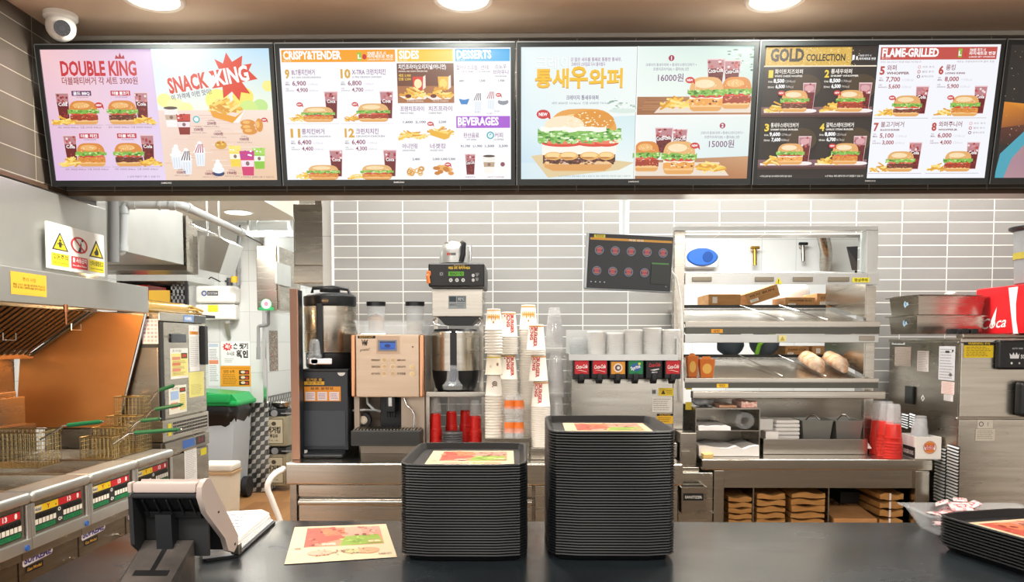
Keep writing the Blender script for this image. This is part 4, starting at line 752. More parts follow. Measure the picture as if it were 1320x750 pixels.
def n_yel(g, H):
    g.rect(0, 0, 40, H, '#f2efe6'); g.rect(2, H*.17, 39, H*.92, '#efe48c'); g.rect(24, H*.16, 38, H*.34, '#2b4a2a'); g.rect(26, H*.2, 36, H*.3, '#c23a2a'); g.text('조리법', 4, H*.12, H*.07, '#6a6a6a', 20)
    for k in range(3): g.rect(4, H*(.28+.19*k), 22, H*(.38+.19*k), '#e0927a' if k != 1 else '#d8805a'); g.lines(5, H*(.41+.19*k), 36, 3, H*.035, '#8a7a3a', H*.012)
def n_long(g, H):
    g.rect(0, 0, 40, H, '#f4f3ef'); g.text('I', 20, H*.1, H*.05, '#4a4a52', None, .03, 'c'); g.rect(3, H*.13, 36, H*.2, '#e69b3c'); g.text('점검표', 19, H*.185, H*.04, '#8a5a1a', 18, .01, 'c')
    g.lines(4, H*.25, 37, 16, H*.042, '#8a8a8e', H*.009)
def n_qr(g, H):
    g.rect(0, 0, 40, H, '#efe88a'); g.rect(2, 2, 38, H*.08, '#d8cf6a'); g.lines(5, H*.5, 36, 9, H*.045, '#9a9244', H*.01); g.rect(5, H*.9, 38, H*.905, '#c8bf5a')
def n_blue(g, H):
    g.rect(0, 0, 40, H, '#f2efdc'); g.rect(4, H*.2, 22, H*.5, '#a9c4ea'); g.rect(4, H*.6, 20, H*.82, '#e6987a'); g.rect(24, H*.1, 38, H*.26, '#2b4a2a'); g.rect(26, H*.13, 36, H*.22, '#c23a2a'); g.rect(24, H*.32, 38, H*.9, '#efe48c'); g.lines(25, H*.36, 37, 7, H*.07, '#a89a4a', H*.015); g.text('주의', 6, H*.14, H*.08, '#5a5a5a', 14)
notice(219, 449, 242, 489, 'yellow recipe notice at mid height on the warming cabinet door', n_yel); notice(243, 419, 256, 479, 'tall white checklist with orange heading on the cabinet door', n_long)
notice(243, 480, 262.5, 513, 'plain yellow notice below the tall white checklist', n_qr); notice(217, 498, 240, 535, 'lowest notice on the cabinet door, with blue and orange patches', n_blue)
notice(237, 568, 253, 625, 'white checklist with orange heading taped to the lower cabinet', n_long, WXF)
Ys = n0-.001; g = gy(183, 411, 203.5, 443, Ys, .002, 40, 64); g.rect(0, 0, 40, 64, '#ecebf0')
for i in range(6):
    for j in range(4): g.rect(3+j*9.4, 3+i*10, 9.5+j*9.4, 9+i*10, R.choice(['#b9b2c8', '#c9c4d4', '#d4b8c0', '#a8a4b4']))
tag(g.build('chart_sheet', PRINT), 'white chart of small pictures on the cabinet side beside the steel splash panel', 'chart')
g = gy(180, 443.5, 203.5, 448, Ys, .002, 40, 8); g.rect(0, 0, 40, 8, '#2a3236'); tag(g.build('label_strip', PRINT), 'dark label strip below the picture chart', 'label')
# yellow bag roll lying on the cabinet
r0, r1 = PX(196, 393, -2.02), PX(250, 394, -2.02); zr = zt+.001
t = thing('bag_roll', 'long yellow translucent roll of bags lying on the warming cabinet', 'bag roll', (-2.02, n0, zr)); rr = .034
MB().cyl((-2.02, n0-.09, zr+rr), (-2.02, n1-.06, zr+rr), rr, n=20).build('roll', mat('amber_film', '#c79a2c', .2, coat=.4), t)
b = MB()
for k in range(12): a = R.uniform(0, 6.28); b.tube([(-2.02+.02*math.cos(a), n1-.06, zr+rr+.02*math.sin(a)), (-2.02+.03*math.cos(a), n1+.02, zr+rr+.026*math.sin(a)), (-2.02+R.uniform(-.03, .05), n1+R.uniform(.06, .16), zr+R.uniform(.01, .05))], .007, 6)
b.build('loose_end', mat('amber_film_end', '#d8b458', .25, coat=.3), t)
# ================================================================ far kitchen
q = lambda x, y: P(x, y, KY-.008)
t = thing('grease_tank', 'white two-tier wall tank under the fume hood', 'wall tank', tuple(P(277, 412, 7.5)))
a, b_ = P(251, 391, 7.5), P(303, 368, 7.5); MB().box(a.x, b_.x, 7.5, KY-.001, a.z, b_.z, .03, 3).build('upper_case', WHITE, t)
a, b_ = P(251, 412, 7.52), P(303, 392, 7.52); MB().box(a.x, b_.x, 7.52, KY-.001, a.z, b_.z, .02, 3).build('lower_case', WHITE, t)
g = gy(259, 373, 283, 384, 7.5, .001); g.ring(4, 5, 2, 3.6, '#4a6ab0', 14); g.rect(8, 2, 22, 8, '#5a5e66'); g.text('SYSTEM', 15, 6.4, 2.8, '#e4e4e4', 12, .02, 'c'); g.build('nameplate', PRINT, t)
g = gy(268, 393, 281, 402, 7.52, .001); g.rect(0, 0, 13, 9, '#e6e03a'); g.build('tag', PRINT, t)
MB().box(P(289, 430, 7.5).x, P(294, 430, 7.5).x, 7.54, KY-.001, P(290, 413, 7.52).z-.03, P(290, 413, 7.52).z-.002).slab([P(288, 414, 7.54), P(295, 414, 7.54), P(297, 436, 7.62), P(293, 436, 7.62)], (0, .02, 0)).build('bracket', STEELW, t)
for px in (258, 296): c = P(px, 367.5, 7.56); MB().cyl((c.x, 7.56, c.z-.006), (c.x, 7.56, c.z+.07), .028, n=14).cyl((c.x, 7.56, c.z+.03), (c.x, 7.56, c.z+.045), .045, n=14).build('valve', mat('valve_body', '#55565a', .4, .6), t)
MB().cyl(P(302, 364, 7.38), P(302, 356, 7.38), .03, n=12).cyl(P(299, 343, 7.4), P(296, 322, 7.4), .028, .02, n=10).build('valve_handle', mat('yellow_handle', '#d8a928', .4), t)
pipe('gas_pipe', [P(307, 368, 7.6), P(307, 318, 7.6), P(309, 300, 7.6)], .02, 'thin grey pipe rising from the white wall tank', ((0, .4, .04),), GREY)
pipe('water_hose', [P(262, 366, 7.35), P(272, 357, 7.3), P(284, 363, 7.35)], .006, 'thin black hose looped above the white wall tank', (), BLACK, 'hose')
g = gy(268, 442, 282, 497, KY, .002); g.rect(0, 0, 14, 55, '#e9eaec'); g.rect(1, 1, 13, 5, '#b8c8d8'); g.lines(1.5, 8, 12.5, 7, 2, '#7a7e84', .7); g.rect(1, 22, 13, 27, '#e0906a'); g.lines(1.5, 29, 12.5, 9, 2.4, '#8a8e94', .8)
tag(g.build('poster', PRINT), 'narrow white notice on the far wall left of the red-burst poster', 'poster')
g = gy(285, 440, 322, 471, KY, .002); g.rect(0, 0, 37, 31, '#f0f0ef')
st = []
for i in range(18): a = 2*math.pi*i/18; r_ = 7 if i % 2 else 4.6; st.append((8+r_*math.cos(a), 7+r_*.8*math.sin(a)))
g.poly(st, '#d8262a'); g.text('꼭!', 8, 9, 4, '#ffffff', None, .03, 'c'); g.text('손 씻기', 25, 9, 5.6, '#2a2a2c', 19, .05, 'c'); g.text('확인', 27, 20, 7, '#2a2a2c', 15, .06, 'c'); g.text('수시로', 12, 18, 4, '#4a4a4c', 10, .02, 'c'); g.lines(4, 22, 16, 3, 2, '#8a8a8a', .7)
tag(g.build('poster', PRINT), 'white poster with a red burst on the far tiled wall', 'poster')
g = gy(284, 471.5, 323, 498, KY, .002); g.rect(0, 0, 39, 26.5, '#e8a028'); g.rect(1, 2, 38, 4, '#d88a1a'); g.text('안전 수칙', 11, 9, 3, '#5a3a0a', 14, .02, 'c'); g.lines(3, 11, 22, 6, 2.3, '#8a5a10', .8)
for k in range(3): g.rect(24, 5.5+k*6.8, 37, 11+k*6.8, '#4a2a1a'); g.ell(29, 8+k*6.8, 3, 1.8, '#e4d2b4', 10); g.ell(34, 8.6+k*6.8, 2, 1.6, '#c8443a', 8)
tag(g.build('poster', PRINT), 'orange poster with three small pictures on the far tiled wall', 'poster')
# steel wall cabinet, conduit, speckled panel
t = thing('wall_cabinet', 'tall steel wall cabinet with a round green sticker on the far pillar', 'wall cabinet', tuple(P(350, 400, 7.2)))
a, b_ = P(331, 400, 7.2), P(356, 316, 7.2); MB().box(a.x, b_.x, 7.2, 7.9, a.z, b_.z, .01).build('case', STEEL, t)
MB().box(b_.x+.002, b_.x+.02, 7.22, 7.9, a.z+.01, b_.z-.01).build('side_lid', STEELD, t)
c = PX(363, 356, b_.x+.02); MB().box(b_.x+.021, b_.x+.05, c.y-.22, c.y+.2, P(0, 372, 7.6).z, P(0, 345, 7.6).z, .01).build('switch_box', STEELW, t)
g = gy(333, 384, 353, 400, 7.2, .001); g.rect(0, 12, 20, 16, '#2a8a52'); g.ell(10, 8.4, 7.6, 7.4, '#3a9a5c', 24); g.ell(10, 7.6, 6.2, 6, '#eef2ee', 22); g.ell(10, 7.6, 3, 3, '#b87a8a', 14); g.build('sticker', PRINT, t)
pipe('conduit', [P(346, 402, 7.5), P(346, 419, 7.5), P(333, 420, 7.5), P(333, 457, 7.5)], .016, 'bent grey conduit below the steel wall cabinet', ((2, .95, .12),), GREY, 'conduit')
g = gx(KY+.12, P(0, 426, 7.9).z, KY+.40, P(0, 478, 7.9).z, KX, 12, 52); g.rect(0, 0, 12, 52, '#8d8478')
for _ in range(260): x_, y_ = R.uniform(0, 11), R.uniform(0, 51); g.rect(x_, y_, x_+.9, y_+.9, R.choice(['#6a6258', '#b8b0a2', '#a04a3a', '#4a463e', '#c8bfae']), .02)
tag(g.build('speckled_sheet', PRINT), 'speckled grey sheet of small print on the far pillar side', 'notice')
# oil tins
TIN = noisy('tin_plate', '#b5ac92', '#a39a80', (5, 5, 5), (.3, .45), .6)
def tin(py0, py1, lab):
    Y = 7.7; a, b_ = P(337, py1, Y), P(369, py0, Y); t = thing('oil_tin', lab, 'oil tin', ((a.x+b_.x)/2, Y+.12, a.z), 'square oil tins stacked by the pillar')
    hz = b_.z-a.z; zk = a.z+hz*.02
    MB().box(a.x, b_.x, Y, Y+.24, zk, b_.z-hz*.18, .008).build('body', TIN, t)
    MB().box(a.x+.004, b_.x-.004, Y+.004, Y+.236, b_.z-hz*.18, b_.z-.006, .006).build('lid', BLACK, t)
    c = P(345, 0, Y).x; zc = b_.z-hz*.095; MB().cyl((c, Y+.003, zc), (c, Y-.008, zc), .034, n=18).build('spout_cap', GREY, t)
    MB().tube([(c+.07, Y, zc), (c+.08, Y-.014, zc), (c+.16, Y-.014, zc), (c+.17, Y, zc)], .006).build('handle', GREY, t)
    g = G((a.x, Y-.001, b_.z-hz*.18), ((b_.x-a.x)/32, 0, 0), (0, 0, -(hz*.8)/37), (0, -1, 0)); g.ring(16, 18, 0, 0, '#000000', 3)
    g.rect(4, 3, 28, 34, '#5a5444'); g.rect(4.8, 3.8, 27.2, 33.2, '#c4bba2'); g.ell(16, 9, 3, 2.6, '#4a4538', 12); g.text('버거킹', 16, 20, 6, '#3a3528', 17, .05, 'c'); g.text('튀김유', 16, 26, 3.4, '#3a3528', 10, .04, 'c'); g.text('OIL 18L', 16, 30.6, 1.8, '#5a5444', 12, .01, 'c'); g.build('label', PRINT, t)
tin(576.5, 627, 'lower square oil tin standing on the kitchen floor'); tin(528, 576, 'upper square oil tin stacked on another beside the pillar')
o_ = P(338, 528, 7.7); c = P(360, 524, 7.75); t = thing('metal_bowl', 'small round metal bowl on the upper oil tin', 'bowl', (c.x, 7.8, o_.z+.001))
MB().lathe([(.05, 0), (.085, .02), (.1, .06), (.104, .064), (.095, .06), (.08, .024), (.0, .006)], (c.x, 7.84, o_.z+.002), 24).build('bowl', STEEL, t)
# green-lidded bin, cream pedal bin
YB2 = 7.15; a, b_ = P(243, 625, YB2), P(303, 541, YB2); zt2 = P(280, 504, YB2).z
t = thing('wheeled_bin', 'pale grey wheeled bin with green lid and black liner', 'wheeled bin', ((a.x+b_.x)/2, YB2, 0))
m = MB(); zs = [(0.06, .16), (b_.z+.05, 0)]
m.prism([(a.x+.06, .06), (b_.x-.06, .06), (b_.x, b_.z+.08), (a.x, b_.z+.08)], 'y', YB2, YB2+.44); m.build('body', mat('bin_grey', '#b9c0c6', .5), t)
m = MB(); n_ = 26; r0_ = []; r1_ = []
cx, cy = (a.x+b_.x)/2, YB2+.2; zl0, zl1 = b_.z-.02, zt2-.14
vs = []
for j, (z_, k_) in enumerate(((zl1, 1.06), (zl1-.05, 1.12), (zl0+.04, 1.05), (zl0-.07, .84))):
    for i in range(n_):
        an = 2*math.pi*i/n_; sx, sy = (b_.x-a.x)/2*k_, .23*k_; ce, se = math.cos(an), math.sin(an); p_ = .35
        vs.append((cx+sx*math.copysign(abs(ce)**p_, ce)+R.uniform(-.012, .012), cy+sy*math.copysign(abs(se)**p_, se)+R.uniform(-.012, .012), z_+R.uniform(-.012, .012)*(j > 1)))
m.add(vs, [(j*n_+i, j*n_+(i+1) % n_, (j+1)*n_+(i+1) % n_, (j+1)*n_+i) for j in range(3) for i in range(n_)]); m.build('liner', mat('black_liner', '#17181b', .3), t)
MB().box(a.x-.03, b_.x+.05, YB2-.05, YB2+.46, zl1, zl1+.05, .02).prism([(a.x-.02, zl1+.05), (b_.x+.03, zl1+.05), (b_.x-.02, zt2-.03), (a.x+.03, zt2)], 'y', YB2-.02, YB2+.44).box(cx-.02, b_.x-.02, YB2-.07, YB2-.02, zl1+.03, zt2-.02, .02).build('lid', mat('bin_green', '#1b9f52', .35), t)
MB().cyl((b_.x-.035, YB2+.30, .1), (b_.x+.02, YB2+.30, .1), .1, n=24).build('wheel', BLACKM, t)
Y = 6.5; a, b_ = P(258, 660, Y), P(298, 600, Y); zt_ = P(270, 598, Y).z
t = thing('pedal_bin', 'cream plastic pedal bin in front of the wheeled bin', 'pedal bin', ((a.x+b_.x)/2, Y, 0))
MB().prism([(a.x+.02, .01), (b_.x-.02, .01), (b_.x, zt_-.075), (a.x, zt_-.075)], 'y', Y, Y+.22).build('body', CREAM, t)
MB().box(a.x-.008, b_.x+.008, Y-.008, Y+.228, zt_-.095, zt_-.07, .004).build('band', mat('tan_band', '#c8a880', .5), t)
MB().box(a.x-.006, b_.x+.006, Y-.006, Y+.226, zt_-.069, zt_, .02, 3).build('lid', mat('cream_lid', '#eee8dc', .4), t)
# overhead steel cabinet at the end of the tiled wall
Y = 4.75; a, b_ = P(378, 365, Y), P(430, 262, Y)
t = thing('overhead_cabinet', 'steel overhead cabinet hanging beside the end of the tiled wall', 'cabinet', (a.x, Y, a.z))
MB().box(a.x, b_.x, Y+.02, Y+.4, a.z, b_.z, .003).box(a.x+.1, a.x+.14, Y+.15, Y+.25, b_.z, 3.015).box(b_.x-.06, b_.x-.02, Y+.15, Y+.25, b_.z, 3.015).build('case', STEELD, t)
zs = P(0, 342, Y).z; d = MB().box(a.x+.012, b_.x-.004, Y, Y+.018, zs, b_.z-.05, .003).build('door', STEEL, t); MB().box(a.x+.004, b_.x-.002, Y+.002, Y+.018, a.z+.004, zs-.005, .003).build('lower_panel', STEEL, t)
c = P(419, 303, Y); MB().box(c.x-.012, c.x+.012, Y-.018, Y-.001, c.z-.03, c.z+.035, .004).build('handle', CHROME, d)
c = P(428, 264, 4.55); t = thing('wall_lamp', 'small round cream lamp beside the top of the tiled wall', 'lamp', (c.x, 4.5, c.z)); MB().ball((c.x-.005, 4.5, c.z), .045, .03, .055).build('globe', CREAM, t); MB().cyl((c.x-.005, 4.52, c.z), (c.x-.005, 4.56, c.z), .03, n=16).box(c.x-.02, WX-.002, 4.55, 4.57, c.z-.015, c.z+.015).build('base', GREY, t)
# ================================================================ counter along the tiled wall
YF = PZ(440, 597, CT).y; CX0 = PZ(367, 597, CT).x; CX1 = P(881, 600, YF).x
t = thing('back_counter', 'long steel counter with drawers under the coffee machines', 'counter', (CX0, YF, 0)); H0 = P(400, 625, YF).z
MB().box(CX0, CX1, YF, YW-.002, H0, CT, .008, 3).build('worktop', STEELX, t)
MB().box(CX0+.015, CX0+.045, YF+.02, YF+.05, 0, H0-.001).box(CX0+.015, CX0+.03, YF+.05, YW-.05, .1, H0-.001).box(CX0+.046, CX1-.02, YF+.06, YW-.05, .1, H0-.001).build('carcass', STEELD, t)
sx = P(690, 640, YF).x; xs = [CX0+.05, P(517, 640, YF).x+.12, sx-.01]
for i in range(2):
    for k, (za, zb_) in enumerate(((P(0, 641, YF).z+.004, H0-.004), (.46, P(0, 643, YF).z), (.14, .45))):
        d = MB().box(xs[i]+.004, xs[i+1]-.004, YF+.02, YF+.059, za, zb_, .003)
        if k: d.box(xs[i]+.004, xs[i+1]-.004, YF-.004, YF+.02, zb_-.025, zb_-.004, .006)
        d.build('drawer', STEEL, t)
d = MB().box(sx, CX1-.02, YF+.02, YF+.059, .14, H0-.004, .003).build('door', STEEL, t); MB().box(sx+.05, sx+.075, YF+.004, YF+.019, .62, .70, .004).build('handle', CHROME, d)
# upright side panel with a brown front edge
t = thing('upright_divider', 'tall upright panel with brown edge at the left end of the counter', 'panel', (CX0+.01, YF+.1, CT))
YS = YF+.1; a, b_ = P(373, 372, YS), P(382.5, 372, YS)
MB().box(a.x, b_.x, YS, YS+.02, CT+.001, a.z, .002).build('edge_strip', mat('brown_edge', '#9a7560', .4), t); MB().box(a.x+.004, b_.x-.002, YS+.021, 3.69, CT+.001, a.z-.004).build('board', BLACK, t)
# flexible white hose
pts = [P(370, 604, YF+.03), P(358, 608, YF+.0), P(348, 618, YF-.02), P(345, 630, YF-.02), P(352, 648, YF), P(366, 690, YF+.03), P(372, 760, YF+.05)]
b = MB(); fine = []
for i in range(len(pts)-1):
    p0, p1, p2, p3 = pts[max(i-1, 0)], pts[i], pts[i+1], pts[min(i+2, len(pts)-1)]
    for k in range(6): u = k/6; fine.append(.5*((2*p1)+(p2-p0)*u+(2*p0-5*p1+4*p2-p3)*u*u+(3*p1-p0-3*p2+p3)*u**3))
fine = [Vector((min(p.x, CX0-.016), p.y, p.z)) for p in fine]
b.tube(fine, .0135, 10); b.solo('drain_hose', WHITE, 'white flexible hose hanging at the left end of the steel counter', 'hose')
def bx(mb, x0, y0, x1, y1, Y, Y1, bev=.003):
    """box whose front face fills a pixel rectangle at depth Y"""
    a, b_ = P(x0, y1, Y), P(x1, y0, Y); return mb.box(a.x, b_.x, Y, Y1, a.z, b_.z, bev)
CZ = CT+.001
# ---------------------------------------------------------------- black hot-water stand with the thermal urn
Y = max(3.70, PZ(418, 590, CT).y); a, b_ = P(389.5, 590, Y), P(448, 476, Y); cx = (a.x+b_.x)/2
t = thing('urn_stand', 'black box stand with orange stickers under the steel thermal urn', 'urn stand', (cx, Y, CT))
MB().box(a.x, b_.x, Y, Y+.36, CZ+.03, b_.z, .006).box(a.x+.02, b_.x-.02, Y+.02, Y+.34, CZ, CZ+.03).build('body', mat('charcoal_panel', '#2c3138', .3), t)
MB().box(a.x-.004, b_.x+.004, Y-.004, Y+.364, b_.z-.012, b_.z+.002, .003).build('top', BLACK, t)
MB().box(a.x+.02, b_.x-.01, Y-.075, Y-.002, CZ, CZ+.022, .01).build('drip_tray', BLACK, t)
MB().box(a.x+.012, b_.x-.012, Y-.004, Y-.0005, CZ+.05, CZ+.22, .002).build('lower_panel', mat('slate_panel', '#3d444d', .3), t)
g = gy(392, 487, 440, 517, Y, .001); g.rect(0, 0, 26, 4.5, '#15161a'); g.text('뜨거운 물', 13, 3.6, 2.6, '#d8a63a', 20, .02, 'c'); g.rect(0, 4.5, 26, 9, '#e0b02e'); g.text('화상 주의', 13, 8, 2.6, '#5a3a0a', 18, .01, 'c')
g.rect(0, 11, 47, 30, '#e89a2e'); g.text('음료 용량표', 23, 15, 2.6, '#5a2a0a', 30, .02, 'c')
for k in range(3): g.rect(1.5+k*15.4, 18, 14+k*15.4, 29, '#e9dfe2'); g.lines(3+k*15.4, 20, 13+k*15.4, 4, 2, '#a86a7a', .7)
g.build('sticker', PRINT, t)
g = gy(434, 479, 446, 485, Y, .001); g.ell(6, 1, 5, 4.5, '#e4e6e4', 18, 0, 180); g.build('round_label', PRINT, t)
zc = b_.z+.004; ucy = Y+.17; uc = P(426.5, 470, ucy); ux = uc.x; R_ = (P(459, 440, ucy).x-P(394, 440, ucy).x)/2; top = P(426, 376, ucy).z; uh = top-zc
t = thing('thermal_urn', 'steel thermal urn with black lid on the black stand', 'urn', (ux, ucy, zc))
MB().lathe([(R_*.92, 0), (R_*.96, .01), (R_*.96, uh*.19), (R_*.9, uh*.2)], (ux, ucy, zc), 36).build('base', BLACK, t)
MB().lathe([(R_*.985, uh*.2), (R_, uh*.21), (R_, uh*.8), (R_*.97, uh*.81)], (ux, ucy, zc), 40).build('body', STEEL, t)
m = MB().lathe([(R_*1.0, uh*.81), (R_*1.02, uh*.83), (R_*1.02, uh*.93), (R_*.9, uh*.965), (R_*.5, uh*.985), (.0, uh*.99)], (ux, ucy, zc), 36)
m.lathe([(.045, uh*.98), (.05, uh*1.0), (.05, uh*1.04), (.03, uh*1.05), (0, uh*1.05)], (ux, ucy, zc), 20); lid = m.build('lid', BLACK, t)
MB().tube([(ux-.09, ucy, zc+uh*.97), (ux-.085, ucy, zc+uh*1.045), (ux+.02, ucy, zc+uh*1.06), (ux+.09, ucy, zc+uh*1.03), (ux+.1, ucy, zc+uh*.95)], .009, 8).build('handle', BLACK, lid)
g = gy(414, 384, 424, 391, ucy-R_*1.02, .002); g.ell(5, 3.5, 5, 3.4, '#4a3a2a', 18); g.text('NEWCO', 5, 4.6, 2.2, '#d8b070', 8, .02, 'c'); g.build('badge', PRINT, t)
MB().box(ux-.034, ux-.004, ucy-R_-.014, ucy-R_*.9, zc+uh*.14, zc+uh*.83, .004).build('sight_gauge', BLACK, t)
f = MB().cyl((ux-.035, ucy-R_*.9, zc+.035), (ux-.035, ucy-R_-.05, zc+.035), .016, n=16).box(ux-.075, ux+.05, ucy-R_-.05, ucy-R_-.03, zc+.018, zc+.05, .006).build('faucet', CHROME, t)
MB().lathe([(.032, 0), (.034, .012), (.028, .02), (.024, .075), (.018, .09), (0, .092)], (ux-.035, ucy-R_-.045, zc+.05), 20).build('faucet_guard', CLEAR2, f)
MB().tube([(ux-.035, ucy-R_-.05, zc+.055), (ux-.035, ucy-R_-.05, zc+.12)], .007).build('faucet_lever', BLACK, f)
# ---------------------------------------------------------------- bean-to-cup coffee machine
CHAMP = noisy('tan_reflection_steel', '#d3bea8', '#cab49c', (2, 2, 30), (.34, .42), .6); EDGEREFL = mat('polished_orange_reflection_edge', '#dca27a', .2, .9)  # front panel steel, the orange it reflects mixed into its colour
Y = 3.70; mm = Y/1000*1.0
t = thing('coffee_machine', 'coffee machine with orange-reflecting steel front, blue display and bean hoppers', 'coffee machine', (P(500, 580, Y).x, Y, CT))
a, b_ = P(453.5, 512, Y), P(545.5, 431, Y); zt = b_.z; xl, xr = a.x, b_.x
MB().box(xl, xr, Y+.06, Y+.5, a.z+.001, zt-.002, .004).box(xl, xl+.025, Y+.05, Y+.5, CZ+.06, a.z).box(xr-.115, xr-.002, Y+.05, Y+.5, CZ+.06, a.z).box(xl, xr, Y+.32, Y+.5, CZ+.06, a.z).box(xl+.02, xr-.02, Y+.1, Y+.48, CZ, CZ+.06).build('body', mat('warm_grey_case', '#b3a595', .35, .3), t)
fp = MB().box(xl+.02, xr-.02, Y, Y+.058, a.z, zt, .006).build('front_panel', CHAMP, t); MB().box(xl-.003, xl+.019, Y-.003, Y+.058, a.z, zt, .008).build('side_rail', EDGEREFL, t); MB().box(xr-.019, xr+.003, Y-.003, Y+.058, a.z, zt, .008).build('side_rail', EDGEREFL, t)  # CHAMP is the front panel steel with its orange reflection mixed in
g = gy(453, 431, 547, 512, Y, .0008); g.rect(8, 1.6, 31, 5.2, '#1a1512'); g.text('화상주의 HOT', 19, 4.4, 2, '#d8a63a', 18, .01, 'c'); g.rect(32, 2, 62, 25, '#d3b79d')
g.text('WMF', 17, 14, 5.6, '#2a1d14', 7.4, .05, 'c'); 
for x_ in (-3, 0, 3): g.poly([(17+x_-1, 8), (17+x_+1, 8), (17+x_*1.4, 6.2)], '#2a1d14')
g.text('presto!', 17, 21, 3.4, '#5a4634', 12, .01, 'c', .1, .3)
for y_ in (33, 41.6, 50.4):
    for x_ in (42, 53): g.ring(x_, y_, 2.5, 3.4, '#f0d8a8', 20); g.ell(x_, y_, 1.5, 1.5, '#d9b88c', 12)
for y_, l_, r__ in ((34, 'ESPRESSO', 'AMERICANO'), (42.6, 'CAPPUCCINO', 'CAFE LATTE'), (51.4, 'HOT WATER', '뜨거운물')): g.text(l_, 36.5, y_, 2.2, '#6a5440', 11, .02, 'r'); g.text(r__, 58.5, y_, 2.2, '#6a5440', 11, .02)
for y_ in (42, 50.6): g.ring(78, y_, 2.2, 3.4, '#f6e6bc', 20); g.ell(78, y_, 2, 2, '#f3d9a0', 12)
g.ell(79, 16, 1.2, 1.2, '#7a6a5a', 10); g.build('keypad', PRINT, fp)
a2, b2 = P(489.5, 450.5, Y), P(509.5, 440, Y); MB().box(a2.x-.008, b2.x+.008, Y-.004, Y-.0005, a2.z-.008, b2.z+.008, .001).build('display_frame', mat('display_frame', '#8d9096', .3), t)
g = gy(489.5, 440, 509.5, 450.5, Y-.0045, .0006); g.rect(0, 0, 20, 10.5, '#3f74d8'); g.rect(0, 0, 20, 1.6, '#20305a'); g.ell(10, 5.6, 4, 2.2, '#1f3a80', 14); g.rect(2, 8.4, 18, 9.2, '#2a4a9a'); g.build('display', DIMSCREEN, t)
MB().box(P(479, 0, Y).x, P(512, 0, Y).x, Y+.13, Y+.30, CZ+.07, a.z-.001, .004).build('brew_column', BLACK, t)
c = P(498, 0, Y).x; s_ = MB().box(c-.022, c+.022, Y+.02, Y+.12, a.z-.075, a.z-.001, .006).cyl((c-.012, Y+.05, a.z-.1), (c-.012, Y+.05, a.z-.076), .008, n=12).cyl((c+.012, Y+.05, a.z-.1), (c+.012, Y+.05, a.z-.076), .008, n=12).build('spout', BLACK, t)
MB().box(c-.009, c+.009, Y+.012, Y+.019, a.z-.045, a.z-.001, .002).build('spout_trim', STEELW, s_)
MB().tube([P(521, 513, Y+.03), P(524, 522, Y+.02), P(531, 528, Y+.01), P(534, 534, Y+.01), P(533, 556, Y+.01)], .0055, 10).build('steam_wand', CHROME, t)
MB().tube([P(473, 511, Y+.1), P(474, 520, Y+.09), P(482, 528, Y+.09), P(490, 530, Y+.12)], .006, 8).build('milk_hose', PVC, t)
MB().tube([P(455, 529, Y+.08), P(470, 528, Y+.05), P(484, 529, Y+.12)], .005, 8).build('milk_hose', PVC, t)
c = P(469, 541, Y+.1); MB().cyl((c.x, Y+.13, c.z), (c.x, Y+.09, c.z), .036, n=24).build('grounds_knob', BLACK, t); MB().cyl((c.x, Y+.089, c.z), (c.x, Y+.084, c.z), .02, n=20).cyl((c.x, Y+.084, c.z), (c.x, Y+.078, c.z), .016, .014, n=20).build('grounds_cap', CREAM, t)
a3, b3 = P(452, 575, Y-.06), P(542, 555, Y-.06); tr = MB().box(a3.x, b3.x, Y-.06, Y+.09, a3.z, b3.z, .006).build('drip_tray', mat('dark_grey_tray', '#3c3d3d', .35, .5), t); m = MB()
for k in range(20): x_ = a3.x+.012+k*(b3.x-a3.x-.03)/19; m.box(x_, x_+.006, Y-.05, Y+.08, b3.z+.001, b3.z+.006)
m.build('drip_grid', STEELD, tr)
a4, b4 = P(457, 431, Y+.06), P(546, 413, Y+.06); m = MB()
t2 = thing('bean_tray', 'clear plastic tray lying on top of the coffee machine', 'tray', ((a4.x+b4.x)/2, Y+.2, zt)); MB().pan(a4.x, b4.x, Y+.06, Y+.36, zt+.001, b4.z, .003, .012, .006).build('tray', CLEAR2, t2)
MB().box(P(459, 0, Y).x, P(490, 0, Y).x, Y+.02, Y+.07, zt+.0, zt+.004, rx=.1).solo('paper_slip', WPAPER, 'white paper slip lying on the coffee machine before the clear tray', 'paper')
for px, lab, pw in ((485, 'bean jar on the coffee machine, pale powder showing, nearer the thermal urn', 1), (535, 'bean jar with black lid on the coffee machine, the one nearer the tall brewer', 0)):
    Yj = Y+.2; c = P(px, 412, Yj); r_ = .046; zb_ = zt+.006; zt_ = P(px, 389, Yj).z
    t3 = thing('bean_jar', lab, 'jar', (c.x, Yj, zb_)); MB().lathe([(r_*.86, 0), (r_*.9, .01), (r_, zt_-zb_-.022), (r_*.96, zt_-zb_-.022), (r_*.84, .012)], (c.x, Yj, zb_), 28).build('jar', CLEAR2, t3)
    MB().cyl((c.x, Yj, zt_-.021), (c.x, Yj, zt_), r_*1.05, n=28).build('lid', BLACK, t3)
    m = MB().lathe([(r_*.8, .013), (r_*.84, .08 if pw else .05), (r_*.3, .095 if pw else .06), (0, .1 if pw else .062)], (c.x, Yj, zb_), 24); m.build('beans', mat('pale_powder', '#c9a98c', .8) if pw else mat('milk_powder', '#cfc8b8', .8), t3)
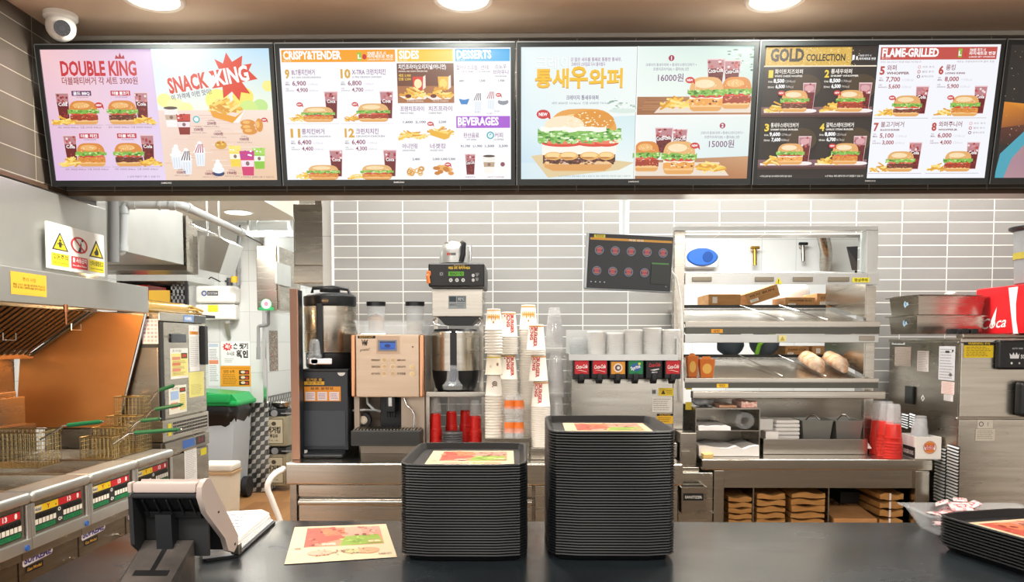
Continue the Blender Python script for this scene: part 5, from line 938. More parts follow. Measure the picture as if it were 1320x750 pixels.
# ---------------------------------------------------------------- brewer tower on a stand
Y = 3.74; t = thing('brewer_stand', 'steel shelf stand carrying the coffee brewer above the red cups', 'stand', (P(588, 590, Y).x, Y, CT))
a, b_ = P(549, 511.5, Y), P(625, 505, Y); m = MB().box(a.x, b_.x, Y, Y+.40, a.z, b_.z, .002)
m.build('shelf', STEELX, t)
for x_ in (a.x, b_.x-.016):
    for y_ in (Y+.01, Y+.37): MB().box(x_, x_+.016, y_, y_+.016, CZ, a.z-.001).build('leg', STEELX, t)
SZ = b_.z+.001
t = thing('coffee_brewer', 'tall coffee brewer with black control head and green display', 'coffee brewer', (P(588, 500, Y).x, Y+.1, SZ))
Yb = Y+.03; a, b_ = P(552, 370, Yb), P(624.5, 339, Yb); hd = MB().box(a.x, b_.x, Yb, Yb+.36, a.z, b_.z, .01, 3).build('control_head', BLACK, t)
g = gy(552, 339, 624.5, 370, Yb, .0009); g.text('최고의 커피', 40, 4.6, 2, '#c9a23a', 14, .01, 'c'); g.text('매일 2회 세척하세요', 40, 7.6, 2.6, '#e8c23a', 28, .03, 'c')
g.rect(26, 11, 46, 16.6, '#5aa82a'); g.text('READY 92', 36, 15.4, 3.4, '#173a0a', 16, .02, 'c'); g.rect(14, 11, 20, 17, '#3a3d40'); g.ring(17, 14, 1.2, 2, '#9a9da0', 12)
for x_ in (29, 37, 45): g.ell(x_, 22, 2.3, 2.4, '#d9dcdc', 14); g.ell(x_, 22, 1, 1, '#5a5d60', 8)
for y_ in (16, 22): g.ell(58, y_, 2, 2.2, '#c9cccc', 14); g.ell(63, y_, 1.4, 1.4, '#7a7d80', 10); g.lines(61, y_-3, 66, 2, 1.6, '#b9bcbc', .6)
g.build('control_face', PRINT, hd)
c = P(553, 357, Yb-.01); MB().tube([c+Vector((0, .012, .02)), c+Vector((-.006, 0, .005)), c+Vector((-.002, 0, -.03))], .009, 8).box(c.x-.012, c.x+.008, Yb-.012, Yb-.001, c.z+.005, c.z+.03, .004).build('hot_water_tap', mat('orange_tap', '#d9793a', .35), t)
Yc = Yb+.08; a2, b2 = P(557, 408, Yc), P(622, 371, Yc); bd = MB().box(a2.x, b2.x, Yc, Yc+.28, a2.z, a.z-.001, .004).build('column', STEEL, t)
g = gy(578, 381, 601, 398, Yc, .0009); g.rect(0, 0, 23, 17, '#a8b4b8'); g.rect(1, 1, 10, 8, '#3a4a52'); g.rect(11, 1, 22, 8, '#6a7a84'); g.text('NEWCO', 6, 13, 2.6, '#2a3236', 9, .02, 'c'); g.text('92°C', 16.5, 6, 3.4, '#e4ecee', 8, .02, 'c'); g.lines(11, 10, 22, 3, 2, '#5a666c', .6); g.build('sticker', PRINT, bd)
zb_ = P(588, 419, Yc).z; MB().prism([(P(562, 0, Yc).x, a2.z-.001), (P(618, 0, Yc).x, a2.z-.001), (P(606, 0, Yc).x, zb_), (P(572, 0, Yc).x, zb_)], 'y', Yc+.0, Yc+.2).build('brew_basket', BLACK, t)
for x_, k in ((562, -1), (617, 1)): q = P(x_, 410, Yc-.02); MB().tube([q, q+Vector((k*.012, -.005, -.012)), q+Vector((k*.006, -.01, -.03)), q+Vector((-k*.02, -.01, -.036))], .0045, 8).build('basket_arm', CHROME, t)
m = MB()
for x_ in (556, 620.5): q = max(P(x_, 505, Yb+.3).x, xr+.02); m.box(q-.011, q+.011, Yb+.3, Yb+.34, SZ, a.z-.002)
m.build('frame_post', STEELX, t)
# server on the stand
Ys = Yb+.11; c = P(587.5, 500, Ys); r_ = (P(619, 450, Ys-.05).x-P(556, 450, Ys-.05).x)/2; ztop = P(588, 427, Ys-.1).z; zmid = P(588, 478, Ys-.11).z
t = thing('coffee_server', 'steel coffee server with black base and clear faucet under the brewer head', 'coffee server', (c.x, Ys, SZ)); hh = ztop-SZ; hm = zmid-SZ; r_ *= .97
MB().lathe([(r_*.78, 0), (r_*.86, .012), (r_*.98, hm*.7), (r_, hm)], (c.x, Ys, SZ), 36).build('base', BLACK, t)
MB().lathe([(r_, hm+.001), (r_*1.0, hh*.98), (r_*.95, hh)], (c.x, Ys, SZ), 40).build('body', STEEL, t)
MB().lathe([(r_*.94, hh+.001), (r_*.9, hh+.012), (.0, hh+.014)], (c.x, Ys, SZ), 30).build('lid', BLACK, t)
MB().box(c.x-.016, c.x+.016, Ys-r_-.014, Ys-r_*.9, SZ+.05, SZ+hh*.98, .003).cyl((c.x, Ys-r_-.002, SZ+hh*.985), (c.x, Ys-r_-.002, SZ+hh+.012), .012, n=14).build('sight_gauge', BLACK, t)
f = MB().cyl((c.x, Ys-r_*.9, SZ+.045), (c.x, Ys-r_-.055, SZ+.045), .018, n=16).build('faucet', mat('faucet_steel', '#9aa0a4', .25, .9), t)
MB().lathe([(.046, 0), (.05, .02), (.04, .03)], (c.x, Ys-r_-.05, SZ+.012), 22).lathe([(.04, .031), (.03, .045), (.026, .1), (.02, .115), (0, .117)], (c.x, Ys-r_-.05, SZ+.012), 22).build('faucet_guard', CLEAR2, f)
MB().tube([(c.x, Ys-r_-.05, SZ+.05), (c.x+.006, Ys-r_-.055, SZ+.11)], .016, 8).build('faucet_lever', mat('navy_lever', '#232c52', .3), f)
# decanter on the head
Yd = Yb+.14; c = P(586, 338, Yd); zb_ = b_.z+.001; r_ = (P(605, 325, Yd).x-P(567, 325, Yd).x)/2; hh = P(586, 309, Yd-.05).z-zb_
t = thing('steel_decanter', 'round steel decanter with black handle on top of the brewer', 'decanter', (c.x, Yd, zb_))
MB().lathe([(r_*.8, 0), (r_, hh*.08), (r_*1.02, hh*.42), (r_*.94, hh*.72), (r_*.72, hh*.86)], (c.x, Yd, zb_), 36).build('body', STEELW, t)
MB().lathe([(r_*.74, hh*.861), (r_*.66, hh*.93), (r_*.3, hh*.99), (.012, hh*1.03), (0, hh*1.03)], (c.x, Yd, zb_), 30).build('lid', STEEL, t)
MB().tube([(c.x+r_*.6, Yd-r_*.72, zb_+hh*.86), (c.x+r_*.68, Yd-r_*.9, zb_+hh*.84), (c.x+r_*.66, Yd-r_*.96, zb_+hh*.4), (c.x+r_*.52, Yd-r_*.88, zb_+hh*.12)], .013, 10).build('handle', BLACK, t)
MB().tube([(c.x+r_*.9, Yd, zb_+hh*.8), (c.x+r_*1.12, Yd-.02, zb_+hh*.78), (c.x+r_*1.1, Yd-.02, zb_+hh*.2)], .006, 8).build('handle_strap', CHROME, t)
g = G(fn=lambda x, y, h: Vector((c.x, Yd, zb_))+Vector((math.sin(x)*(r_*1.02+h+.0008), -math.cos(x)*(r_*1.02+h+.0008), y))); 
g.vs = []; 
for k, (x_, c_) in enumerate(((-.42, '#c23a2a'), (-.30, '#c23a2a'), (-.18, '#2a2a2a'), (-.06, '#2a2a2a'), (.06, '#2a2a2a'))): g.rect(x_, hh*.36, x_+.09, hh*.46, c_, .1)
g.build('emblem', PRINT, t)
# ---------------------------------------------------------------- cups, all nested bottom-up
def lathe_g(g, prof, cols, n=24):
    k0 = len(g.vs); m = len(prof); g.smooth = getattr(g, 'smooth', [])
    for r, z in prof: g.vs += [Vector((r*math.cos(2*math.pi*i/n), r*math.sin(2*math.pi*i/n), z)) for i in range(n)]
    for k in range(m-1):
        for i in range(n): g.smooth.append(len(g.fs)); g.fs.append((k0+k*n+i, k0+k*n+(i+1) % n, k0+(k+1)*n+(i+1) % n, k0+(k+1)*n+i)); g.cs.append([hx(cols[k])]*4)
    if prof[-1][0] > 1e-6: g.fs.append(tuple(k0+(m-1)*n+i for i in range(n))); g.cs.append([hx(cols[-1])]*n)
def cup_mesh(h, rl, rb, style, turn=0):
    """a cup standing on its lip: lip radius rl below, base radius rb above"""
    g = G(); W = '#f1ede2' if style != 'cream' else '#efe6cf'
    prof = [(rl+.0006, .0), (rl+.002, .0), (rl+.0024, .002), (rl+.001, .004), (rl, .005), (rb+(rl-rb)*.12, h*.9), (rb+(rl-rb)*.06, h*.95), (rb, h), (rb-.002, h), (rb-.002, h-.006), (0, h-.006)]
    b1 = {'king': '#c88a4a', 'crown': '#d9973a', 'coffee': W, 'plain': W, 'cream': W}[style]
    lathe_g(g, prof, ['#e9e4d6', '#f4f0e6', '#f4f0e6', '#ddd6c6', W, b1, '#e9dfca', W, W, '#e4ddcc', '#e4ddcc'], 28)
    def fn(u, v, hh):                        # u metres around, v metres up
        r = rl+(rb-rl)*(v/h)+.0006+hh; a = u/r*1+turn-math.pi/2; return Vector((r*math.cos(a), r*math.sin(a), v))
    g.fn = fn; g.z = 0
    class Up:                                # lettering with y upwards
        pass
    def vt(t_, u, v, sz, col, w, bold):      # vertical word running downwards
        vs, fs, tw = glyphs(t_, bold); s1 = w/tw; s2 = sz/.7; n = len(g.vs); c_ = hx(col)
        for x_, y_ in vs: g.vs.append(fn(u+y_*s2, v-x_*s1, .0003))
        for f_ in fs: g.fs.append(tuple(i+n for i in f_)); g.cs.append([c_]*len(f_))
    if style == 'king':
        vt('BURGER', .0065, h*.9, .0155, '#c8322c', h*.76, .05); vt('KING', -.0135, h*.9, .0155, '#c8322c', h*.5, .05); g.ell(-.0235, h*.84, .0035, .0045, '#b8403a', 12)
        vt('BURGER', .0065+math.pi*rl, h*.9, .0155, '#c8322c', h*.76, .05); vt('KING', -.0135+math.pi*rl, h*.9, .0155, '#c8322c', h*.5, .05)
    if style == 'crown':
        for k in range(7): u = -.03+k*.01; g.poly([(u-.006, h*.66), (u+.006, h*.66), (u, h*(.5 if k % 2 else .42))], '#dba23a'); g.ell(u, h*.7, .004, .004, '#e4b458', 8)
        g.ell(0, h*.36, .004, .006, '#c8862a', 10)
    if style == 'coffee':
        g.ring(.006, h*.6, .007, .012, '#6a4a36', 20); g.ell(.006, h*.6, .005, .005, '#7a5a44', 12); g.poly([(.012, h*.5), (.02, h*.46), (.014, h*.56)], '#6a4a36'); g.ell(-.004, h*.46, .003, .003, '#6a4a36', 8)
    if style == 'cream': lathe_g(g, [(rb+(rl-rb)*.25, h*.8+.0), (rb+(rl-rb)*.16, h*.86)], ['#d8c43a', '#d8c43a'], 28); g.fs.pop(); g.cs.pop(); g.vs = [Vector((v.x*1.01, v.y*1.01, v.z)) if i >= len(g.vs)-56 else v for i, v in enumerate(g.vs)]; g.ell(.02, h*.5, .006, .008, '#8a7464', 14); g.ell(-.014, h*.4, .006, .007, '#d9d2c4', 14)
    me = g.build('paper_cup', PRINT); data = me.data; bpy.data.objects.remove(me); return data
def clear_mesh(h, rl, rb, n=20):
    o = MB().lathe([(rl+.0008, 0), (rl+.0022, .001), (rl+.0022, .005), (rl, .006), (rb+(rl-rb)*.16, h*.86), (rb, h*.93), (rb, h), (rb-.004, h), (rb-.006, h-.004), (0, h-.004)], (0, 0, 0), n, cap=False).build('clear_cup', CLEAR); d = o.data; bpy.data.objects.remove(o); return d
def put(name, data, loc, lab, cat, group, rz=0, rx=0):
    o = bpy.data.objects.new(name, data); COL.objects.link(o); o.location = loc; o.rotation_euler = (rx, 0, rz); return tag(o, lab, cat, group)
def stack(px, Y, z0, groups, name, cat, where, group, pitch, h, shift=0, rz=0, zend=None):
    """nested cups; groups = [(count, hidden mesh, top mesh)], counted from the top in the labels"""
    x = P(px, 500, Y).x; tot = sum(g_[0] for g_ in groups); z = z0; k = 0; jj = 0
    if zend: pitch = (zend-z0-len(groups)*(h+.0006))/max(1, tot-len(groups))
    for n, m0, m1 in groups:
        for i in range(n):
            last = i == n-1; idx = tot-k
            put(name, m1 if last else m0, (x+shift*jj, Y, z+i*pitch), where % (('topmost' if idx == 1 else 'bottom' if idx == tot else nth(idx)+' from the top')), cat, group, rz+(R.uniform(-.25, .25) if not last else 0)); k += 1
        z += (n-1)*pitch+h+.0006; jj += 1
h_, rl_, rb_ = .122, .0445, .034
KING = cup_mesh(h_, rl_, rb_, 'king', .15); KING2 = cup_mesh(h_, rl_, rb_, 'king', -.45); CROWN = cup_mesh(h_, rl_, rb_, 'crown'); COFFEE = cup_mesh(.1, .041, .031, 'coffee'); CREAMC = cup_mesh(.1, .041, .031, 'cream'); CROWN2 = cup_mesh(.1, .041, .031, 'crown'); PLAIN = cup_mesh(h_, rl_, rb_, 'plain'); PLAINS = cup_mesh(.1, .041, .031, 'plain')
CC = clear_mesh(.135, .043, .027, 28)
# platforms for the stacks
Ya = 3.62; a, b_ = P(624.6, 576, Ya), P(682, 567, Ya); zA = P(650, 568, Ya).z
t = thing('cup_platform', 'low steel box holding the printed paper cups and orange dessert cups', 'cup holder', (a.x, Ya, CT)); MB().box(a.x, b_.x, Ya, Ya+.30, CZ, zA, .004).box(b_.x-.02, b_.x+.12, Ya+.157, Ya+.30, CZ, zA, .004).build('box', STEEL, t); MB().box(a.x, b_.x, Ya-.004, Ya-.0005, zA-.006, zA+.012, .001).box(b_.x, b_.x+.003, Ya-.004, Ya+.15, zA-.006, zA+.012).build('front_lip', STEELX, t)
Yb_ = 3.60; a, b2 = P(684, 600, Yb_), P(731, 580, Yb_); zB = P(700, 577, Yb_).z
MB().box(b_.x+.008, b2.x, Yb_, Yb_+.17, CZ, zB, .004).solo('cup_platform', STEEL, 'plain steel box under the two tall stacks at the drink dispenser', 'cup holder')
GA = 'paper cups nested upside down on the steel counter'
stack(636.5, 3.68, zA+.0005, [(16, PLAINS, COFFEE), (1, PLAINS, CREAMC), (9, PLAINS, CROWN2)], 'coffee_cup', 'paper cup', 'upside-down white coffee cup, %s, in the stack touching the brewer stand', GA, .01, .1, zend=P(636, 398, 3.68).z)
stack(655.5, 3.80, zA+.0005, [(28, PLAIN, KING), (9, PLAIN, KING)], 'paper_cup', 'paper cup', 'red-lettered cup, %s, in the stack behind the orange dessert cups', GA, .0095, h_, zend=P(656, 402, 3.8).z)
stack(681, 3.83, zA+.0005, [(44, PLAIN, CROWN)], 'paper_cup', 'paper cup', 'cream paper cup, %s, in the tallest paper stack, at the back', GA, .012, h_, zend=P(679, 393, 3.83).z)
stack(697, 3.66, zB+.0005, [(20, PLAIN, KING2), (1, PLAIN, KING2), (3, PLAIN, KING2)], 'paper_cup', 'paper cup', 'red-lettered cup, %s, in the front stack beside the clear cups', GA, .0105, h_, shift=-.011, zend=P(690, 418, 3.66).z)
stack(717.5, 3.72, zB+.0005, [(9, CC, CC), (8, CC, CC), (8, CC, CC)], 'clear_cup', 'plastic cup', 'clear plastic cup, %s, in the tall clear stack beside the drink dispenser', 'clear cups stacked upside down', .0105, .135, shift=-.006, zend=P(710, 396, 3.72).z)
# orange printed dessert cups
def dessert(px, Y, z, lab):
    x = P(px, 520, Y).x; t = thing('dessert_cup', lab, 'plastic cup', (x, Y, z), 'clear dessert cups with orange bands')
    MB().lathe([(.0283, 0), (.029, .002), (.028, .006), (.022, .085), (.02, .09), (.018, .088), (0, .087)], (x, Y, z), 18, cap=False).build('cup', CLEAR, t)
    MB().lathe([(.02615, .035), (.0241, .062)], (x, Y, z), 18, False, False).build('orange_band', mat('orange_print', '#e8782a', .4), t)
for i, (px, Y) in enumerate(((657, 3.645), (668.5, 3.645))):
    s_ = ['touching the coffee cups', 'nearest the white front stack'][i]; z = zA+.0005
    for k, dz in enumerate((0, .012, .024, .114, .126)): dessert(px, Y, z+dz+.0006*(k > 2), 'clear orange-banded dessert cup %s, %s' % (s_, ['bottom', 'fourth from the top', 'middle', 'second from the top', 'topmost'][k]))
# red tumblers below the brewer
def tumb(h, rl, rb): 
    o = MB().lathe([(rl, 0), (rl+.001, .0), (rl+.001, .006), (rl-.001, .007), (rl-.002, .014), (rl-.0035, .015), (rb+.001, h-.012), (rb, h-.011), (rb-.002, h-.001), (rb-.004, h), (0, h)], (0, 0, 0), 24, cap=False).build('red_cup', RED); d = o.data; bpy.data.objects.remove(o); return d
RC = tumb(.085, .031, .0255); CS = clear_mesh(.075, .03, .021, 24)
for px, Y, n, w_ in ((561.5, 3.80, 11, 'nearest the coffee machine'), (582, 3.93, 11, 'behind the grey lids'), (600, 3.98, 11, 'right of the grey lids'), (613, 3.80, 10, 'nearest the coffee cups')):
    x = P(px, 550, Y).x
    for i in range(n): put('red_cup', RC, (x, Y, CZ+i*.0115), 'red cup under the brewer, %s, stack %s' % ('bottom' if i == 0 else 'topmost' if i == n-1 else nth(n-i)+' from the top', w_), 'plastic cup', 'red cups stacked under the brewer')
    put('clear_cup', CS, (x, Y, CZ+(n-1)*.0115+.0856), 'clear cup on top of the red stack %s' % w_, 'plastic cup', 'clear cups on the red stacks under the brewer')
o = MB().lathe([(.048, 0), (.05, .002), (.05, .006), (.046, .008), (.044, .0105), (0, .0105)], (0, 0, 0), 28, cap=False).build('cup_cover', mat('dark_grey_lid', '#5c5e60', .4)); GL = o.data; bpy.data.objects.remove(o); x = P(583.5, 560, 3.76).x
for i in range(10): put('cup_cover', GL, (x, 3.76, CZ+i*.0115), 'dark grey cup lid, %s, in the stack before the red cups' % ('bottom' if i == 0 else 'topmost' if i == 9 else nth(10-i)+' from the top'), 'lid', 'dark grey lids under the brewer')
# ---------------------------------------------------------------- soft drink dispenser
Y = 3.68; t = thing('drink_dispenser', 'steel six-valve soft drink dispenser with lid rack on top', 'drink dispenser', (P(804, 560, Y).x, Y, CT))
a, b_ = P(736, 560, Y+.12), P(868, 462, Y+.12); MB().box(a.x, b_.x, Y+.12, Y+.55, CZ+.05, b_.z, .004).box(a.x, b_.x, Y, Y+.119, CZ, CZ+.07, .004).box(a.x, b_.x, Y+.12, Y+.55, CZ, CZ+.049).build('body', STEEL, t)
m = MB()
for k in range(24): x_ = a.x+.015+k*(b_.x-a.x-.03)/23; m.box(x_-.004, x_+.004, Y+.01, Y+.11, CZ+.0705, CZ+.074)
m.build('drip_grid', STEELD, t)
xa, xb = P(733, 460, Y).x, P(873.5, 460, Y).x; zr = P(800, 461, Y).z
MB().box(xa, xb, Y-.01, Y+.5, zr-.012, zr, .003).box(xa, xb, Y-.014, Y-.008, zr-.012, zr+.016).box(xa, xa+.006, Y-.008, Y+.3, zr, zr+.02).box(xb-.006, xb, Y-.008, Y+.3, zr, zr+.09).box(xa, xb, Y+.22, Y+.226, zr, P(740, 425, Y+.22).z).build('lid_rack', STEELW, t)
MB().box(a.x+.003, b_.x-.003, Y+.06, Y+.119, P(0, 489, Y).z, zr-.013, .004).build('valve_housing', BLACKM, t)
cl = [('#cf1f2a', 'Coca-Cola', '#ffffff'), ('#cf1f2a', 'Coca-Cola', '#ffffff'), ('#eaa12a', 'O', '#ffffff'), ('#158a52', 'Sprite', '#ffffff'), ('#1c1a1c', 'Coca-Cola', '#cf1f2a'), ('#cf1f2a', 'Coca-Cola', '#ffffff')]
for k, px in enumerate((749.5, 773, 796.5, 819.5, 843.5, 867.5)):
    c = P(px, 475, Y); hw = .039; v = MB().box(c.x-hw, c.x+hw, Y+.004, Y+.058, P(0, 488, Y).z, P(0, 463.5, Y).z, .006)
    v.cyl((c.x, Y+.03, P(0, 494, Y).z), (c.x, Y+.03, P(0, 487, Y).z), .015, .02, n=16).box(c.x-.012, c.x+.012, Y-.012, Y+.01, P(0, 490, Y).z, P(0, 481, Y).z, .004)
    v = v.build('valve', BLACK, t); g = gy(px-8.6, 464.5, px+9.2, 482, Y+.003, .0006, 24, 24); bg, tx, tc = cl[k]; g.rect(0, 0, 24, 24, bg)
    if tx == 'O': g.ring(12, 13, 5.6, 8, '#f6f2e6', 22); g.ell(12, 13, 5, 5, '#4a3a5a', 18); g.ell(12.6, 13, 2.8, 2.8, '#f6f2e6', 14); g.rect(0, 0, 24, 2.4, '#4a3a5a')
    elif tx == 'Sprite': g.ell(12, 12, 9, 7, '#2a6ab0', 18); g.text(tx, 12, 15, 6, tc, 17, .03, 'c', .3); g.ell(18, 6, 2.4, 2.4, '#d8e04a', 10)
    else:
        g.text(tx, 12, 14 if bg != '#1c1a1c' else 11, 6.4, tc, 20, .03, 'c', .08, .2)
        if bg == '#1c1a1c': g.poly([(4, 17), (12, 15.4), (20, 14), (20, 16), (12, 18)], '#e9e9e9'); g.text('zero', 12, 22, 3.4, '#e9e9e9', 10, .02, 'c')
        else: g.poly([(3, 17.6), (10, 16.8), (21, 19.6), (21, 20.6), (10, 18)], '#f4dada')
    g.build('flavour_label', PRINT, v)
g = gy(839, 500, 869, 547, Y+.12, .001, 30, 47); g.rect(0, 1, 8, 9, '#d9dad6'); g.rect(1.5, 2.5, 6.5, 7.5, '#5a5a58'); g.rect(10, 0, 29, 10, '#e0c22a'); g.poly([(13, 8), (19, 8), (16, 2.4)], '#3a3210'); g.lines(20, 3, 28, 3, 2, '#6a5a12', .7)
g.rect(2, 11.5, 28, 31, '#dcdad3'); g.lines(3.5, 14, 27, 6, 2.7, '#8a8882', .8); g.rect(8, 33, 29, 46, '#e4b42a'); g.rect(8, 33, 29, 36, '#1a1a18'); g.text('CAUTION', 18.5, 35.6, 2, '#e4b42a', 14, .02, 'c'); g.lines(10, 38, 28, 3, 2.4, '#6a4a08', .8); g.build('sticker', PRINT, t)
# lids
def lidm(r, c_): 
    o = MB().lathe([(r*.985, 0), (r, .001), (r, .0032), (r*.93, .004), (r*.9, .0095), (r*.86, .01), (0, .0085)], (0, 0, 0), 24, cap=False).build('cup_cover', c_); d = o.data; bpy.data.objects.remove(o); return d
LW = lidm(.0475, mat('white_lid', '#ecedea', .35)); LCL = lidm(.043, CLEAR2)
for k, (px, top) in enumerate(((745, 433), (768.5, 424), (793, 426), (815.5, 421.5), (840.5, 420.5), (864.5, 421.5))):
    Yl = Y+.07; x = P(px, 450, Yl).x; zt_ = P(px, top, Yl-.04).z; n = int((zt_-zr-.008)/.0078); w_ = ['nearest the clear cups', 'second in the rack row', 'third in the rack row', 'fourth in the rack row', 'fifth in the rack row', 'nearest the food holding cabinet'][k]
    for i in range(n): put('cup_cover', LCL if k == 0 else LW, (x+(R.uniform(-.0003, .0003)), Yl, zr+.001+i*.0078), '%s drink lid, %s, in the stack %s' % ('clear' if k == 0 else 'white', 'bottom' if i == 0 else 'topmost' if i == n-1 else nth(n-i)+' from the top', w_), 'lid', 'white lids on the drink dispenser' if k else 'clear lids on the drink dispenser')
# ---------------------------------------------------------------- hanging order screen
Y = 3.70; c = P(810.5, 338.5, Y); W = P(867, 340, Y).x-P(754.5, 340, Y).x; H = P(0, 302.5, Y).z-P(0, 374.5, Y).z
t = thing('order_screen', 'black order screen with round red badges hanging before the tiled wall', 'order screen', (0, 0, 0)); w2, h2 = W/2, H/2
MB().box(-w2, w2, 0, .04, -h2, h2, .006).box(-.12, .12, .04, .07, -.08, .08).build('case', mat('silver_case', '#9fa4a8', .3, .7), t)
MB().box(-w2+.012, w2-.004, -.003, -.0004, -h2+.006, h2-.004).build('bezel', BLACK, t)
g = G((-w2+.018, -.0033, h2-.008), ((W-.026)/110, 0, 0), (0, 0, -(H-.018)/70), (0, -1, 0)); g.rect(0, 0, 110, 70, '#13181c'); g.rect(0, 4, 110, 7, '#e09a2a'); g.rect(5, 0, 20, 4, '#e8d02a'); g.text('주문번호', 12.5, 3.2, 2.4, '#6a4a08', 11, .02, 'c'); g.text('픽업 완료', 62, 6.6, 2, '#fff0d0', 20, .02, 'c')
for i, (x_, y_) in enumerate([(13+21.4*k, 20.5) for k in range(5)]+[(11+21.4*k, 48) for k in range(4)]):
    g.ell(x_, y_, 6, 6, '#8a8fa0', 22); g.ell(x_, y_, 5.2, 5.2, '#40425a', 22); g.poly([(x_-4.2, y_-1.4), (x_-3.4, y_-3.2), (x_, y_-4.4), (x_+3.4, y_-3.2), (x_+4.2, y_-1.4)], '#b86a5a'); g.poly([(x_-4.2, y_+1.6), (x_-3.2, y_+3.4), (x_, y_+4), (x_+3.2, y_+3.4), (x_+4.2, y_+1.6)], '#b86a5a'); g.text('BURGER', x_, y_+.0, 1.7, '#d8484a', 7, .05, 'c'); g.text('KING', x_, y_+1.9, 1.7, '#d8484a', 5, .05, 'c')
g.rect(84, 34, 107, 62, '#1f3a26'); g.rect(84.5, 36, 106.5, 61.5, '#15201a'); g.rect(84, 34, 107, 36, '#4a8a3a')
for x_ in (4, 10, 16, 22): g.ell(x_, 63, 1, .8, '#c9cfd2', 8)
g.text('F1', 104, 66, 1.8, '#c9cfd2'); g.build('screen', DIMSCREEN, t)
pb = MB().box(-.04, .04, .07, .085, -.04, .04)
pb.build('mount_plate', STEELD, t); t.location = c; t.rotation_euler = (0, math.radians(2.8), 0); ORG[t] = Vector(c)
cx = P(804, 280, Y+.11).x; t = thing('screen_pole', 'white pole from the ceiling carrying the order screen', 'pole', (cx, Y+.11, 3.0)); MB().cyl((cx, Y+.115, 3.018), (cx, Y+.115, c.z-.02), .021, n=20).build('tube', PVC, t)
MB().cyl((cx, Y+.115, c.z-.02), (cx, Y+.115, c.z-.05), .026, n=20).box(cx-.02, cx+.02, Y+.088, Y+.10, c.z-.05, c.z-.01).build('joint', STEELD, t)
b = MB(); pts = [P(862, 345, Y+.045), P(872, 358, Y+.06), P(877, 385, Y+.08), P(880, 430, Y+.08), P(879, 470, Y+.08), P(881, 520, Y+.08)]; b.tube(pts, .005, 8); b.solo('white_cable', WHITE, 'white cable hanging from the order screen beside the holding cabinet', 'cable')
# ================================================================ right side: preparation table, holding cabinet, soft-serve machine
YT = PZ(1050, 592, CT).y; TX0, TX1 = P(905, 592, YT).x, P(1203, 592, YT).x
za, zb_ = P(0, 603.5, YT).z, P(0, 626, YT+.03).z; zs = P(0, 676, YT+.05).z
t = thing('prep_table', 'steel preparation table with a bag shelf below the holding cabinet', 'table', (TX0, YT, 0))
MB().box(TX0, TX1, YT, YW-.004, za, CT, .006, 3).build('tabletop', STEELX, t)
lx = [P(p, 650, YT+.02).x for p in (919, 933, 1178, 1197)]
MB().box(lx[0], lx[3], YT+.03, YT+.045, zb_, za-.001).build('apron', STEELX, t)
for x0, x1 in ((lx[0], lx[1]), (lx[2], lx[3])): MB().box(x0, x1, YT+.012, YT+.07, 0, za-.001, .008).build('leg', STEELX, t); MB().box(x0, x1, YW-.09, YW-.03, 0, za-.001, .008).build('leg', STEELX, t)
MB().box(lx[0], lx[3], YT+.072, YW-.1, zs-.02, zs, .002).build('lower_shelf', STEELD, t)
MB().box(lx[0]+.004, lx[3]-.004, YT+.50, YT+.51, zs+.001, za-.002).box(lx[0]+.004, lx[0]+.01, YT+.08, YT+.49, zs+.001, za-.002).box(lx[3]-.01, lx[3]-.004, YT+.08, YT+.49, zs+.001, za-.002).build('back_sheet', STEELD, t)
for p in (971, 1068): x = P(p, 650, YT+.08).x; MB().box(x-.003, x+.003, YT+.08, YT+.46, zs+.001, zb_+.03).build('divider', STEEL, t)
def bundle(x0, x1, y0, y1, z0, z1, lab, tie=False):
    nx, m = 9, MB(); ph = R.uniform(0, 6.28); ph2 = R.uniform(0, 6.28); am = (z1-z0)*.34; vs = []; fs = []
    for yy in (y0, y1):
        up = []; dn = []
        for i in range(nx+1):
            u = i/nx; x = x0+.005+(x1-x0-.012)*u+R.uniform(-.0008, .0008)
            dn.append((x, yy+R.uniform(-.004, .004), z0+am*.5*(.5+.5*math.sin(6.6*u+ph2)))); up.append((x, yy+R.uniform(-.004, .004), z1-am*(.5+.5*math.sin(7.6*u+ph))))
        vs += dn+up[::-1]
    k = 2*(nx+1); fs = [tuple(range(k)), tuple(range(2*k-1, k-1, -1))]+[(i, (i+1) % k, k+(i+1) % k, k+i) for i in range(k)]
    m.add(vs, fs)
    if tie: return m.build('bags', BROWNP, tie)
    return m.solo('paper_bags', BROWNP, lab, 'paper bags', 'bundles of brown paper bags under the table')
for px0, px1, ptop, n, lab in ((936, 970, 636, 5, 'in the left stack by the table leg'), (973, 1013, 632, 5, 'in the second stack from left'), (1017, 1064, 630, 5, 'in the third stack, left of the box')):
    x0, x1 = P(px0, 650, YT+.1).x, P(px1, 650, YT+.1).x; zt_ = P(0, ptop, YT+.1).z; h = (zt_-zs-.002)/n
    for i in range(n): bundle(x0+R.uniform(0, .004), x1-R.uniform(0, .004), YT+.085, YT+.34, zs+.001+i*h, zs+.001+i*h+h*.97, 'brown paper bag bundle, %s, %s' % (['bottom', 'second from below', 'middle', 'second from the top', 'topmost'][i], lab))
x0, x1 = P(1131, 650, YT+.1).x, lx[2]-.012; zt_ = P(0, 630, YT+.1).z; h = (zt_-zs-.002)/4
for i in range(4):
    z0 = zs+.001+i*h; t = thing('paper_bags', 'tied brown paper bag bundle, %s of the right stack under the table' % ['bottom', 'second from below', 'second from the top', 'topmost'][i], 'paper bags', (x0, YT+.085, z0), 'bundles of brown paper bags under the table')
    bundle(x0, x1, YT+.085, YT+.42, z0, z0+h*.9, '', t); xm = (x0+x1)/2-.01; MB().box(xm-.004, xm+.004, YT+.078, YT+.083, z0+.002, z0+h*.88).build('string', WPAPER, t)
